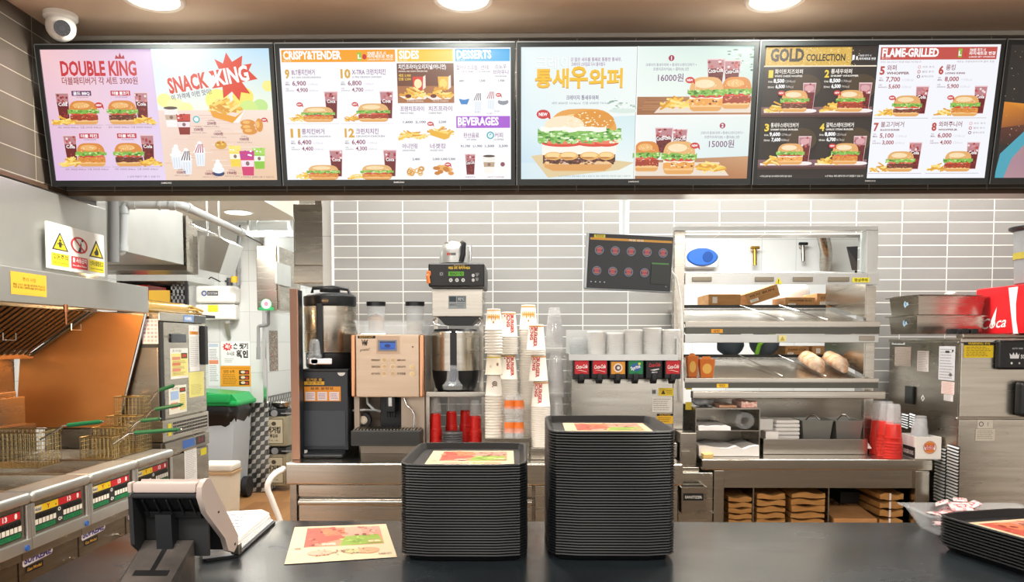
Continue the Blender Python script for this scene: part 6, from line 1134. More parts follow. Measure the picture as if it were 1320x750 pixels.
x0, x1 = P(1073, 650, YT+.1).x, P(1128, 650, YT+.1).x; zf = P(0, 661, YT+.09).z
t = thing('flat_carton', 'flat brown carton with black lettering between the bag stacks', 'carton', (x0, YT+.08, zs)); m = MB()
m.prism([(YT+.075, zs+.001), (YT+.40, zs+.001), (YT+.40, zs+.07), (YT+.075, zf-.012)], 'x', x0, x1); m.build('box', CARD, t)
sl = (zs+.07-(zf-.012))/.325; g = G((x0, YT+.0755, zf-.0115), ((x1-x0)/60, 0, 0), (0, .325/40, sl*.325/40), (0, -sl, 1)); g.fn = (lambda f: lambda x, y, hh: f(x, 40-y, hh))(g.fn); g.text('FLAVOR', 4, 14, 9, '#2a2018', 40, .05); g.build('lettering', PRINT, t)
px_box(1083, 634, 1108, 649, YT+.3, .15, BLACKM, 'black_box', 'small black box deep under the table behind the flat carton', 'box')
# ---------------------------------------------------------------- holding cabinet in the pass-through
YC, YK = 3.84, 4.36
def cx_(p, Y=YC): return P(p, 400, Y).x
xl, xr = cx_(869), cx_(1130); zt = P(1000, 291, YC).z
t = thing('holding_cabinet', 'steel two-tier food holding cabinet in the pass-through of the tiled wall', 'holding cabinet', (cx_(1000), YC, CT))
zbt = P(0, 500, YC).z; w_ = .046
m = MB().box(xl, xr, YC, YC+.05, zt-.022, zt, .002)
m.build('top_rail', STEELW, t)
MB().box(xl, xl+.05, YC, YC+.06, CT+.001, zt-.023, .002).build('post', STEEL, t); MB().box(xr-.055, xr, YC, YC+.06, P(0, 368, YC).z, zt-.023, .002).build('post', STEELW, t)
MB().box(xr-.03, xr+.016, YC+.045, YC+.08, CT+.001, P(0, 369, YC).z, .002).build('post', STEEL, t)
MB().box(xr-.054, xr-.048, YC+.06, YC+.08, P(0, 368, YC).z, zt-.03).build('glass_side', mat('pale_side_sheet', '#cdd8d6', .25, .5), t)
# upper control shelf: sloping top with front strip
zA0, zA1 = P(0, 368, YC).z, P(0, 354, YC).z; zA2 = P(0, 345, YK).z
XL, XR = xl+.051, xr+.004
MB().prism([(YC-.012, zA0), (YC-.012, zA1), (YK-.02, zA1+.055), (YK-.02, zA0+.085)], 'x', XL, XR-.058).build('upper_heater', STEELW, t)
MB().box(XR-.057, XR, YC-.012, YC+.0, zA0, zA1).build('upper_end', STEELW, t)
hm = MB()
for p0, p1 in ((892, 917), (973, 997), (1022, 1047), (1067, 1094)):
    a, b_ = P(p0, 363, YC-.013), P(p1, 357, YC-.013); MB().box(a.x, b_.x, YC-.026, YC-.0125, a.z, b_.z, .002).build('tag_holder', mat('bronze_holder', '#8a8272', .35, .6), t)
g = gy(XL and 880, 354, 1130, 368, YC-.012, .0008); g.poly([(119, 12), (129, 12), (124, 3)], '#e6dc3a'); g.text('!', 124, 11, 5, '#3a3410', None, .03, 'c'); g.rect(219, 4, 241, 10, '#e8dc2e'); g.text('화상주의', 230, 8.8, 3.2, '#5a5010', 17, .03, 'c'); g.build('sticker', PRINT, t)
# tiers
for zl_, pw_ in ((P(0, 368, YC).z+.03, 3), (P(0, 441.5, YC).z+.045, 1.6)): area('heater_lamp', ((xl+xr)/2-.02, YC+.2, zl_), .8, pw_, col=(1, .88, .72), sy=.12)
def tier(zf, zb2, zlip, zend, name, bright):
    x1 = xr-.055
    MB().prism([(YC-.004, zf-.012), (YC-.004, zf), (YK-.02, zb2), (YK-.02, zb2-.012)], 'x', xl+.052, x1-.003).build(name, STEELX, t)
    ls = MB()
    for k in range(27): x = xl+.07+k*(x1-xl-.1)/26; ls.box(x-.004, x+.004, YK-.03, YK-.022, zb2+.002, zb2+.012)
    ls.box(xl+.052, x1-.003, YK-.032, YK-.03, zb2+.001, zb2+.018); ls.build('peg_strip', BLACKM, t)
    ga = MB()
    for x in (P(978, 400, YC+.2).x, P(1032, 400, YC+.2).x): ga.tube([(x+.07, YC+.02, zf+.012), (x-.02, YK-.05, zb2+.014)], .003, 6)
    ga.build('lane_wire', CHROME, t)
    MB().box(xl+.052, xr+.012, YC-.018, YC-.005, zlip, zf+.004, .002).build('front_lip', STEELX, t)
    MB().box(xl+.054, xr+.01, YC-.014, YC-.005, zend, zlip-.001).build('dark_strip', mat('dark_strip', '#5c5c56', .35, .6), t)
    d = (YK-YC)
    MB().add([(x1-.002, YC+.0, zf+.02), (x1-.002, YK-.02, zb2+.02), (x1-.002, YK-.02, zb2+.17), (x1-.002, YC, zf+.2), (x1+.004, YC+.0, zf+.02), (x1+.004, YK-.02, zb2+.02), (x1+.004, YK-.02, zb2+.17), (x1+.004, YC, zf+.2)], [(0, 1, 2, 3), (7, 6, 5, 4), (0, 4, 5, 1), (1, 5, 6, 2), (2, 6, 7, 3), (3, 7, 4, 0)]).build('side_sheet', STEEL, t)
z1f, z1b = P(0, 415.5, YC).z, P(0, 398, YK).z; z2f, z2b = P(0, 487.5, YC).z, P(0, 460.5, YK).z
tier(z1f, z1b, P(0, 421.5, YC).z, P(0, 430.5, YC).z, 'upper_shelf', 1); tier(z2f, z2b, P(0, 492, YC).z, P(0, 499, YC).z, 'lower_shelf', 1)
MB().box(xl+.052, xr+.008, YC-.012, YC+.02, P(0, 441.5, YC).z, P(0, 431, YC).z, .002).box(xl+.056, xr-.057, YC+.02, YK-.05, P(0, 441.5, YC).z+.05, P(0, 441.5, YC).z+.075).build('lower_heater', STEELW, t)
g = gy(880, 420, 1130, 500, YC-.018, .001); g.rect(37, 4, 52, 9, '#e6a22a'); g.text('상단', 44, 8, 2.8, '#7a4a08', 8, .02, 'c'); g.rect(45, 74.5, 60, 79.5, '#ecc22e'); g.text('하단', 52, 78.4, 2.8, '#7a4a08', 8, .02, 'c'); g.rect(124, 12, 134, 20, '#e6dc9a'); g.poly([(126, 19), (132, 19), (129, 13)], '#b8a83a'); g.build('sticker', PRINT, t)
c = P(1118, 436, YC-.012); MB().box(c.x-.04, c.x+.035, YC-.018, YC-.0125, c.z-.012, c.z+.012, .002).build('switch_plate', STEELD, t)
MB().box(P(893, 508, YC-.06).x, P(1142, 508, YC-.06).x, YC-.06, YC-.01, P(0, 513, YC-.06).z, P(0, 503.5, YC-.06).z, .004).build('lower_rail', STEELX, t)
g = gy(884, 490, 892, 560, YC, .001); g.rect(0, 4, 8, 12, '#c9b02a'); g.rect(0, 28, 8, 38, '#c9b02a'); g.build('warning_label', PRINT, t)
MB().box(cx_(905, YW-.05), cx_(1140, YW-.05), YW-.05, YW-.04, CT+.001, P(0, 512, YW-.05).z).solo('backsplash', STEELD, 'dark steel splash sheet behind the preparation table', 'splash back')
# food and cartons in the tiers
def fpack(px0, px1, py0, py1, Y, lab):
    a, b_ = P(px0, py1, Y), P(px1, py0, Y); z0 = z2f+(z2b-z2f)*(Y+.0-YC)/(YK-YC)+.003; w2 = (b_.x-a.x); h = max(.05, b_.z-z0)
    t = thing('fries_carton', lab, 'food carton', (a.x, Y, z0), 'orange cartons in the lower tier'); m = MB()
    m.add([(a.x+.008, Y+.008, z0), (b_.x-.008, Y+.008, z0), (b_.x-.008, Y+.05, z0+.013), (a.x+.008, Y+.05, z0+.013), (a.x, Y, z0+h), (b_.x, Y, z0+h), (b_.x, Y+.055, z0+h), (a.x, Y+.055, z0+h)], [(0, 1, 2, 3), (0, 4, 5, 1), (1, 5, 6, 2), (2, 6, 7, 3), (3, 7, 4, 0), (4, 5, 6, 7)])
    m.build('box', mat('orange_carton', '#d9772a', .5), t)
    MB().prism([(a.x+.01, z0+h), (b_.x-.01, z0+h), (b_.x-.02, z0+h+.014), (a.x+.02, z0+h+.014)], 'y', Y+.02, Y+.03).build('tuck_flap', mat('orange_flap', '#e8913c', .5), t)
    g = G((a.x+.004, Y+.0015, z0+h*.8), ((w2-.01)/20, 0, 0), (0, .005/20, -h*.7/20), (0, -1, 0)); g.ell(10, 9, 7, 8, '#f0c060', 20); g.build('printed_patch', PRINT, t)
fpack(886, 901, 459, 486, YC+.03, 'orange fries carton at the left of the lower tier, mostly hidden'); fpack(902, 922, 463, 486, YC+.012, 'orange fries carton at the left of the lower tier, in front')
WRAP = noisy('sandwich_wrapper', '#e9d9c6', '#c98a52', (26, 30, 26), (.4, .6), 0, 3, .3)
def wrapped(px0, px1, lab):
    c0, c1 = P(px0, 472, YC+.30), P(px1, 480, YC+.10); n = 9; pts = []; t = thing('wrapped_sandwich', lab, 'wrapped sandwich', tuple(c1), 'wrapped long sandwiches'); m = MB(); vs = []; fs = []; k = 16
    zz = lambda y: z2f+(z2b-z2f)*(y-YC)/(YK-YC)
    for i in range(n+1):
        u = i/n; y = YC+.34-(.34-.07)*u; x = c0.x+(c1.x-c0.x)*u; r = .038*(min(1, .45+2.6*min(u, 1-u)))
        for j in range(k): a = 2*math.pi*j/k; rr = r*(1+R.uniform(-.07, .07)); vs.append((x+rr*1.15*math.cos(a), y, zz(y)+.014+r*.9+rr*.9*math.sin(a)))
    fs = [(i*k+j, i*k+(j+1) % k, (i+1)*k+(j+1) % k, (i+1)*k+j) for i in range(n) for j in range(k)]+[tuple(range(k)), tuple(range((n+1)*k-1, n*k-1, -1))]
    m.add(vs, fs).build('wrapper', WRAP, t, 80)
wrapped(1038, 1055, 'wrapped long sandwich in the lower tier, the one nearer the orange cartons'); wrapped(1069, 1085, 'wrapped long sandwich in the lower tier, the one against the side sheet')
# back-kitchen shelves seen through the tiers
t = thing('pass_shelf', 'white back shelf seen through the upper tier of the holding cabinet', 'shelf', (1.0, 4.9, 1.0)); YP = 4.75
zp1, zp2 = P(0, 397, YP).z, P(0, 460, YP).z
MB().box(.9, 2.35, YP, YP+.5, zp1-.03, zp1).box(.9, 2.35, YP, YP+.5, zp2-.03, zp2).build('board', STEELW, t)
for x in (.92, 2.31): MB().box(x, x+.02, YP, YP+.5, 0, zp1-.031).build('post', STEELW, t)
def carton(px0, py0, px1, py1, Y, dep, lab, txt='', ry=0, m_=CARD, z0=None):
    a, b_ = P(px0, py1, Y), P(px1, py0, Y); z0 = a.z if z0 is None else z0; c = Vector(((a.x+b_.x)/2, Y, (z0+b_.z)/2)); t = thing('cardboard_box', lab, 'cardboard box', tuple(c), 'cartons on the shelf behind the holding cabinet'); w2, h2 = (b_.x-a.x)/2, (b_.z-z0)/2
    MB().box(c.x-w2, c.x+w2, Y, Y+dep, c.z-h2, c.z+h2, .004).build('box', m_, t); MB().box(c.x-w2+.001, c.x+w2-.001, Y+dep*.45, Y+dep*.55, c.z+h2, c.z+h2+.0015).build('tape', mat('tape', '#d6b48a', .3), t)
    g = G((c.x-w2, Y-.0008, c.z+h2), (2*w2/40, 0, 0), (0, 0, -2*h2/24), (0, -1, 0)); 
    if txt: g.text(txt, 20, 10, 4, '#6a4020', 30, .03, 'c'); g.rect(4, 14, 14, 20, '#efe6da'); g.lines(5, 15, 13, 3, 1.8, '#8a7a6a', .6)
    else: g.rect(5, 5, 11, 16, '#e9ded0')
    g.build('print', PRINT, t); t.rotation_euler = (0, ry, 0); return t
z1_ = zp1+.001; z2_ = zp2+.001
carton(913, 379, 955, 397, YP+.03, .3, 'brown carton with white label at the left of the upper back shelf', '', 0, CARD, z1_)
carton(961, 372, 1005, 388, YP+.06, .2, 'tilted brown carton resting on the others on the upper back shelf', '버거 BUN', -.32, CARD)
carton(1012, 383, 1051, 397, YP+.02, .25, 'printed brown carton with tape in the middle of the upper back shelf', 'WHOPPER BUN', 0, CARD, z1_)
carton(1053, 378, 1090, 397, YP+.02, .25, 'brown carton at the right of the upper back shelf', 'CHICKEN', 0, CARD, z1_)
carton(1012, 446, 1043, 460, YP+.05, .3, 'brown taped carton on the lower back shelf behind the wrapped sandwiches', 'PAPER CUP', 0, CARD, z2_)
carton(1047, 446, 1085, 460, YP+.05, .3, 'brown carton on the lower back shelf above the wrapped sandwiches', '', 0, CARD, z2_)
def sack(px, py, Y, rx, rz, m_, lab, cat, z0):
    c = P(px, py, Y); vs = MB(); vs.ball((c.x, Y, z0+rz), rx, min(.12, rx), rz, 18, 12)
    vs.v = [Vector((v.x+R.uniform(-.006, .006), v.y, max(z0, v.z+R.uniform(-.006, .006)))) for v in vs.v]; return vs.solo('bag', m_, lab, cat)
sack(1023, 377, YP+.42, .10, .10, mat('white_bag', '#eceff2', .3), 'white plastic bag heaped behind the cartons on the upper back shelf', 'bag', z1_)
sack(941, 448, YP+.2, .085, .085, mat('slate_bag', '#56626e', .5), 'slate grey round bag on the lower back shelf', 'bag', z2_)
t = thing('duffel', 'slate and lime green backpack on the lower back shelf', 'bag', tuple(P(985, 450, YP+.15))); c = P(985, 450, YP+.15); MB().ball((c.x, c.y, z2_+.085), .09, .1, .084, 20, 12).build('body', mat('slate_bag2', '#5d6672', .55), t)
b = MB(); pts = [(c.x-.075+.0, c.y-.085, z2_+.01), (c.x-.06, c.y-.10, z2_+.075), (c.x-.02, c.y-.102, z2_+.12), (c.x+.03, c.y-.095, z2_+.14)]; b.tube(pts, .014, 8); b.build('strap', mat('lime', '#8fd43a', .5), t)
# kitchen wall behind: dispenser, taps, pad screen
Yw = 6.9
t = thing('soap_dispenser', 'white wall dispenser with a blue oval front seen above the holding cabinet', 'soap dispenser', tuple(P(906, 330, Yw-.1))); a, b_ = P(884, 345, Yw-.12), P(927, 311, Yw-.12); MB().box(a.x, b_.x, Yw-.12, Yw-.001, a.z, b_.z, .03).build('case', WHITE, t)
c = P(905.5, 331, Yw-.13); m = MB(); m.cyl((c.x, Yw-.121, c.z), (c.x, Yw-.135, c.z), .135, .12, 32); m.v = [Vector((v.x, v.y, c.z+(v.z-c.z)*.58)) for v in m.v]; bo = m.build('oval_front', mat('royal_blue', '#2a62b8', .3), t); MB().cyl((c.x+.045, Yw-.1355, c.z), (c.x+.045, Yw-.14, c.z), .045, n=24).build('dial', mat('deep_blue', '#1b478f', .25), bo)
for px, py, lab in ((973, 330, 'brass tap on the white wall above the holding cabinet'), (1035, 325, 'black and white wall valve on the white wall above the holding cabinet')):
    q = P(px, py, Yw-.06); br = mat('brass', '#b08a3a', .3, 1) if px < 1000 else STEELD; t = thing('wall_tap', lab, 'tap', tuple(q)); MB().tube([q+Vector((0, .058, .05)), q+Vector((0, 0, .05)), q, q+Vector((0, -.01, -.08))], .016, 10).build('body', br, t); MB().box(q.x-.04, q.x+.04, q.y-.015, q.y+.005, q.z+.06, q.z+.085, .006).build('handle', BLACK if px > 1000 else br, t)
pipe('flue_pipe', [P(1058, 292, Yw-.3), P(1065, 320, Yw-.25), P(1064, 345, Yw-.05)], .05, 'curved steel pipe on the white wall above the holding cabinet', (), STEEL)
q = [P(*p) for p in ((1091, 318, 4.55), (1112, 317, 4.45), (1112, 348, 4.45), (1098, 348, 4.55))]
t = thing('pad_screen', 'black tilted screen standing at the right in the pass-through', 'screen', tuple(q[3])); MB().slab(q, (.02, .02, 0)).build('case', BLACK, t); MB().tube([q[2]+Vector((-.02, .03, .0)), q[2]+Vector((-.02, .03, -.06))], .012).build('stand', BLACK, t)
# ---------------------------------------------------------------- things on the preparation table
TZ = CT+.001
Y = 3.76; a, b_ = P(896, 588, Y), P(980, 526, Y); t = thing('paper_organiser', 'two-tier dark steel organiser with papers at the left of the preparation table', 'organiser', (a.x, Y, TZ)); z1 = P(0, 553, Y).z
MB().box(a.x, b_.x, Y, Y+.3, b_.z-.006, b_.z).build('top_board', STEELD, t); MB().box(a.x+.004, b_.x-.004, Y, Y+.3, z1-.005, z1).build('middle_board', STEELD, t)
for x in (a.x, b_.x-.004): MB().box(x, x+.004, Y, Y+.3, TZ, b_.z-.0065).build('side_board', STEELD, t)
MB().box(a.x+.005, b_.x-.005, Y+.295, Y+.3, TZ, z1-.006).box(a.x+.005, b_.x-.005, Y+.295, Y+.3, z1+.001, b_.z-.007).build('back_board', STEELD, t)
def sheets(x0, x1, y0, y1, z0, z1, lab, m_=WPAPER, name='paper_stack', cat='paper', wav=.3):
    m = MB(); nx = 8; vs = []
    for yy in (y0, y1):
        for i in range(nx+1): u = i/nx; vs.append((x0+(x1-x0)*u, yy+R.uniform(-.006, .006), z0))
        for i in range(nx, -1, -1): u = i/nx; vs.append((x0+(x1-x0)*u, yy+R.uniform(-.004, .004), z1-(z1-z0)*wav*R.random()))
    k = 2*(nx+1); m.add(vs, [tuple(range(k)), tuple(range(2*k-1, k-1, -1))]+[(i, (i+1) % k, k+(i+1) % k, k+i) for i in range(k)]); return m.solo(name, m_, lab, cat)
sheets(a.x+.012, a.x+.165, Y-.02, Y+.25, z1+.001, z1+.026, 'thin white paper stack on the middle board of the organiser')
sheets(a.x+.012, b_.x-.012, Y-.03, Y+.27, TZ+.001, TZ+.055, 'thick white paper stack at the bottom of the organiser', WPAPER, 'paper_stack', 'paper', .45)
t = thing('film_roll', 'roll of clear film lying on the middle board of the organiser', 'film roll', (b_.x-.07, Y, z1)); c = Vector((b_.x-.068, Y+.02, z1+.044)); MB().lathe([(.018, 0), (.041, 0), (.043, .02), (.041, .22), (.018, .22)], (0, 0, 0), 22, True).build('tmp', CLEAR2, t)
o = t.children[0]; o.name = 'film'; me = o.data
for v in me.vertices: p = v.co+ORG[t]; v.co = Vector((c.x+p.x*1.15, c.y+p.z, c.z+p.y))-ORG[t]
FOIL = noisy('crumpled_film', '#d8dcde', '#9aa0a6', (30, 30, 30), (.1, .3), .3, 4, .6, .5, 3)
sack(906, 520, Y+.12, .055, .026, FOIL, 'crumpled clear pouch on top of the organiser', 'pouch', b_.z+.001)
sheets(b_.x-.19, b_.x-.105, Y+.03, Y+.22, b_.z+.001, b_.z+.012, 'kraft wrapper sheets on top of the organiser', mat('salmon_paper', '#c99a7a', .7)); sheets(b_.x-.085, b_.x-.01, Y+.02, Y+.2, b_.z+.001, b_.z+.034, 'striped red and white wrapper pile on top of the organiser', noisy('striped_wrapper', '#e9d9cc', '#c25a4a', (60, 4, 90), (.5, .7)))
sheets(P(893, 585, YT+.02).x+.055, P(893, 585, YT+.02).x+.10, YT+.03, YT+.1, TZ, TZ+.02, 'yellow wrapper scraps at the left front corner of the preparation table', mat('yellow_scrap', '#e0c07a', .7), 'wrapper_scraps', 'wrapper')
Y = 3.80; a, b_ = P(984, 580, Y), P(1119, 566, Y)
t = thing('condiment_rail', 'long low steel rail holding pans and napkins on the preparation table', 'rail', (a.x, Y, TZ)); MB().box(a.x, b_.x, Y, Y+.006, TZ, b_.z, .002).box(a.x, b_.x, Y+.007, Y+.3, TZ, TZ+.025).box(a.x, a.x+.004, Y+.007, Y+.3, TZ+.026, b_.z).build('rail', STEELX, t)
rz_ = TZ+.027
def inbox(px0, px1, py0, Y2, dep, m_, lab, name, cat, zb3=None): a, b2 = P(px0, 560, Y2), P(px1, py0, Y2); return MB().box(a.x, b2.x, Y2, Y2+dep, zb3 or rz_, b2.z, .003).solo(name, m_, lab, cat)
inbox(978, 997, 540, Y+.10, .12, WHITE, 'small white carton standing at the left in the condiment rail', 'white_carton', 'carton', rz_); inbox(987, 1004, 556, Y+.012, .08, WPAPER, 'white napkin block at the left front of the condiment rail', 'napkin_block', 'napkins')
a, b2 = P(999, 562, Y+.06), P(1032, 541, Y+.06); n = 7
for i in range(n): h = (b2.z-rz_)/n; MB().box(a.x+R.uniform(0, .006)+i*.0006, b2.x-R.uniform(0, .006), Y+.06+R.uniform(0, .004), Y+.2, rz_+i*h+.0004, rz_+i*h+h*.93, .006).solo('napkin_pack', WPAPER, 'folded napkin pack, %s, in the leaning pile beside the grey pans' % ('bottom' if i == 0 else 'topmost' if i == n-1 else nth(n-i)+' from the top'), 'napkins', 'folded napkins in the condiment rail')
PANG = mat('grey_pan', '#8f918c', .35, .5)
for px0, px1, lab in ((1034, 1074, 'grey sauce pan with wire handle, in the condiment rail beside the napkins'), (1077, 1113, 'grey sauce pan with wire handle, middle one in the condiment rail')):
    a, b2 = P(px0, 562, Y+.05), P(px1, 542, Y+.05); t = thing('sauce_pan', lab, 'pan', (a.x, Y+.05, rz_), 'grey sauce pans'); zq = rz_ if px0 < 1110 else TZ+.001
    MB().pan(a.x, b2.x, Y+.05, Y+.22, zq, b2.z, .003, .016, .004).build('pan', PANG, t)
    if px0 < 1110: xm = (a.x+b2.x)/2; MB().tube([(xm-.035, Y+.12, b2.z-.004), (xm-.01, Y+.12, b2.z+.022), (xm+.008, Y+.12, b2.z+.022), (xm+.035, Y+.12, b2.z-.004)], .0035, 8).build('wire_handle', CHROME, t)
for px, lab in ((1060, 'small white napkin corner at the front of the condiment rail'), (1091, 'folded white paper triangle standing in the condiment rail'), (1118, 'pale paper triangle at the right end of the condiment rail')):
    q = P(px, 560, Y+.02); MB().slab([(q.x-.025, Y+.012, rz_), (q.x+.02, Y+.012, rz_), (q.x-.002, Y+.03, rz_+.045)], (0, .004, .001)).solo('paper_triangle', WPAPER, lab, 'napkin')
# red cup stacks
RC2 = (lambda o: (o.data, bpy.data.objects.remove(o))[0])(MB().lathe([(.040, 0), (.042, 0), (.042, .004), (.0405, .005), (.0385, .024), (.039, .025), (.039, .028), (.037, .029), (.033, .086), (.031, .09), (0, .09)], (0, 0, 0), 26, cap=False).build('red_cup', mat('bright_red_plastic', '#c9291f', .35)))
CS2 = clear_mesh(.085, .033, .028, 18)
for px, Y, n, w2 in ((1132.5, 3.835, 7, 'at the back left of the red stacks'), (1142, 3.762, 6, 'in the middle of the red stacks'), (1151.5, 3.688, 6, 'in the front red stack on the preparation table')):
    x = P(px, 560, Y).x; zt_ = P(0, {1132.5: 540, 1142: 541, 1151.5: 545}[px], Y).z; p_ = (zt_-TZ-.09)/(n-1)
    for i in range(n): put('red_cup', RC2, (x, Y, TZ+i*p_), 'bright red cup, %s, %s' % ('bottom' if i == 0 else 'topmost' if i == n-1 else nth(n-i)+' from the top', w2), 'plastic cup', 'red cups on the preparation table')
    for i in range(2): put('clear_cup', CS2, (x, Y, TZ+(n-1)*p_+.0906+i*.009), '%s clear cup on top %s' % (['lower', 'upper'][i], w2), 'plastic cup', 'clear cups on the red cups')
    for o in ():
        pass
# white carton with the emblem
Y = 3.645; a, b_ = P(1180, 592, Y), P(1213, 563, Y)
t = thing('cup_carton', 'white carton with red burger emblem at the right end of the table', 'carton', (a.x, Y, TZ)); xf, xbk = a.x, P(1164, 575, Y+.14).x
z_ = b_.z; fl = [(a.x, Y), (b_.x, Y-.005), (b_.x-.02, Y+.16), (xbk, Y+.16)]
m = MB(); 
for i in range(4):
    p0, p1 = Vector((*fl[i], 0)), Vector((*fl[(i+1) % 4], 0)); n2 = (p1-p0).normalized().cross(Vector((0, 0, 1)))*-.003
    m.add([(p0.x, p0.y, TZ), (p1.x, p1.y, TZ), (p1.x, p1.y, z_), (p0.x, p0.y, z_), (p0.x+n2.x, p0.y+n2.y, TZ), (p1.x+n2.x, p1.y+n2.y, TZ), (p1.x+n2.x, p1.y+n2.y, z_), (p0.x+n2.x, p0.y+n2.y, z_)], [(0, 1, 2, 3), (7, 6, 5, 4), (0, 4, 5, 1), (1, 5, 6, 2), (2, 6, 7, 3), (3, 7, 4, 0)])
m.add([(*p, TZ+.001) for p in fl]+[(*p, TZ+.004) for p in fl], [(0, 1, 2, 3), (7, 6, 5, 4), (0, 4, 5, 1), (1, 5, 6, 2), (2, 6, 7, 3), (3, 7, 4, 0)])
m.build('box', mat('white_carton', '#e9e7e2', .6), t)
def bk(g, x, y, r):
    g.ell(x, y, r*1.05, r*1.05, '#e9e7e2', 26); g.poly([(x+r*.95*math.cos(math.radians(a)), y+r*.9*math.sin(math.radians(a))-r*.05) for a in range(200, 341, 10)], '#d8842a'); g.poly([(x+r*.95*math.cos(math.radians(a)), y+r*.85*math.sin(math.radians(a))+r*.1) for a in range(25, 156, 10)], '#d8842a')
    g.text('BURGER', x, y-r*.02, r*.42, '#c8261e', r*1.75, .05, 'c'); g.text('KING', x, y+r*.48, r*.42, '#c8261e', r*1.3, .05, 'c')
    g.ring(x, y, r*1.0, r*1.1, '#3a5aa8' if r > 100 else '#b83a2a', 30)
g = gy(1180, 563, 1213, 592, Y-.004, .002); bk(g, 19, 13.5, 7.5); g.build('emblem', PRINT, t)
d = Vector((xf-xbk, -.16, 0)); g = G(Vector((xbk, Y+.16, z_))+Vector((-.0015, -.001, 0)), d/30, (0, 0, (TZ-z_)/29), (-.6, -.6, 0)); g.rect(4, 14, 29, 28, '#1a1a1a'); g.text('BURGER KING', 6, 24, 5, '#e9e7e2', 20, .03); g.build('black_band', PRINT, t)
CC2 = clear_mesh(.11, .041, .029, 28); x = a.x+.056
for i in range(7): put('clear_cup', CC2, (x, Y+.078, TZ+.006+i*.0135), 'clear plastic cup, %s, in the stack inside the white carton' % ('bottom' if i == 0 else 'topmost' if i == 6 else nth(7-i)+' from the top'), 'plastic cup', 'clear cups in the white carton')
# ---------------------------------------------------------------- sanitizer station between counter and table
Y = 3.60; t = thing('sanitizer_station', 'low steel station with a black SANITIZER plate between counter and table', 'sanitizer station', (P(895, 650, Y).x, Y, 0))
x0 = CX1+.008; x1 = TX0-.004
MB().box(x0, min(P(922, 640, Y+.05).x, lx[0]-.004), Y+.05, Y+.08, .12, P(0, 607, Y+.05).z, .004).box(x0, x1, Y+.08, YC-.02, P(0, 608, Y+.08).z-.02, P(0, 600, Y+.08).z, .003).box(x0+.02, x0+.06, Y+.1, Y+.14, 0, .6).box(x1-.05, x1-.01, Y+.1, Y+.14, 0, .6).build('frame', STEEL, t)
a, b_ = P(876, 662, Y-.03), P(911, 628, Y-.03); a.x = x0+.0
MB().pan(x0, b_.x, Y-.03, Y+.045, a.z, b_.z, .003, .002, .003).build('bin', STEELD, t)
g = gy(881, 636, 907, 645, Y-.03, .003); g.rect(0, 0, 26, 9, '#17181a'); g.text('SANITIZER', 13, 6.3, 3.4, '#cfd0cc', 22, .02, 'c'); g.build('plate', PRINT, t)
m = MB()
for px, py in ((906, 612), (917, 612), (907, 660), (918, 660)): q = P(px, py, Y+.05); m.cyl((q.x, Y+.05, q.z), (q.x, Y+.044, q.z), .006, n=10)
m.build('screw_heads', CHROME, t)
z0 = P(0, 600, Y+.08).z+.001; MB().box(x0+.014, x0+.095, Y+.09, Y+.2, z0, P(0, 556, Y+.09).z, .006).box(x0+.02, x0+.06, Y+.075, Y+.09, z0+.05, z0+.075).solo('sanitizer_dispenser', STEELD, 'small steel dispenser block on the sanitizer station', 'dispenser')
# ---------------------------------------------------------------- soft-serve machine
SX = P(1239, 436, 3.52).x; YN, YFAR = 3.52, PX(1146, 470, SX).y; zt = P(1239, 436, YN).z
t = thing('soft_serve_machine', 'tall steel soft-serve machine with louvred side and black control panel', 'soft-serve machine', (SX+.3, YN, 0)); SW = .62
MB().box(SX, SX+SW, YN+.012, YFAR, .1, zt-.02, .004).build('body', STEELD, t)
MB().box(SX+.002, SX+SW-.002, YN, YN+.011, P(0, 536, YN).z, zt-.02, .004).build('front_panel', STEEL, t)
MB().box(SX+.002, SX+SW-.002, YN+.002, YN+.011, .15, P(0, 538.5, YN).z, .004).build('lower_panel', STEEL, t)
MB().box(SX-.004, SX+SW+.004, YN-.006, YFAR+.004, zt-.019, zt, .004).build('top', STEEL, t)
a, b_ = P(1281, 476, YN), P(1360, 438, YN); cp = MB().box(a.x, SX+SW-.04, YN-.03, YN-.001, a.z, b_.z, .012, 3).build('control_panel', BLACK, t)
g = gy(1281, 438, 1320, 476, YN-.03, .0008); g.poly([(22, 24), (21, 17), (24, 20), (26, 16), (28, 20), (30, 16), (32, 20), (34, 17), (33, 24)], '#d9dde0'); g.text('SOFT', 35.5, 24, 5, '#d9dde0', 12, .03); g.text('AUTO', 24, 12, 2, '#b9bdc0', 7, .02); g.text('WASH', 32, 12, 2, '#b9bdc0', 6, .02); g.ell(24, 30, 1.4, 1.6, '#e9e9e9', 10); g.ell(34, 30, 1.2, 1.4, '#b9b9b9', 10); g.build('symbols', PRINT, cp)
a, b_ = P(1305, 536, YN), P(1352, 491, YN); MB().box(a.x, b_.x, YN-.06, YN-.001, a.z, b_.z, .018, 3).build('dispensing_door', BLACK, t)
g = gy(1240, 438, 1290, 470, YN-.0, .0012); g.rect(3, 2, 41, 23, '#e6c81e'); g.rect(3, 2, 41, 7, '#1d1c18'); g.text('WARNING 주의', 22, 6, 3, '#e6c81e', 28, .02, 'c'); g.lines(6, 9, 39, 6, 2.2, '#7a6a10', .8); g.build('warning_label', PRINT, t)
g = gy(1258, 541, 1287, 569, YN+.002, .0012); g.rect(2, 0, 22, 11, '#c8c4b8'); g.ring(7, 5.5, 2.2, 3.2, '#4a4a48', 14); g.rect(15.4, 3, 16, 8, '#4a4a48'); g.rect(0, 12, 25, 27, '#c4bfb2'); g.lines(2, 14, 24, 5, 2.4, '#8a867a', .8); g.build('switch_label', PRINT, t)
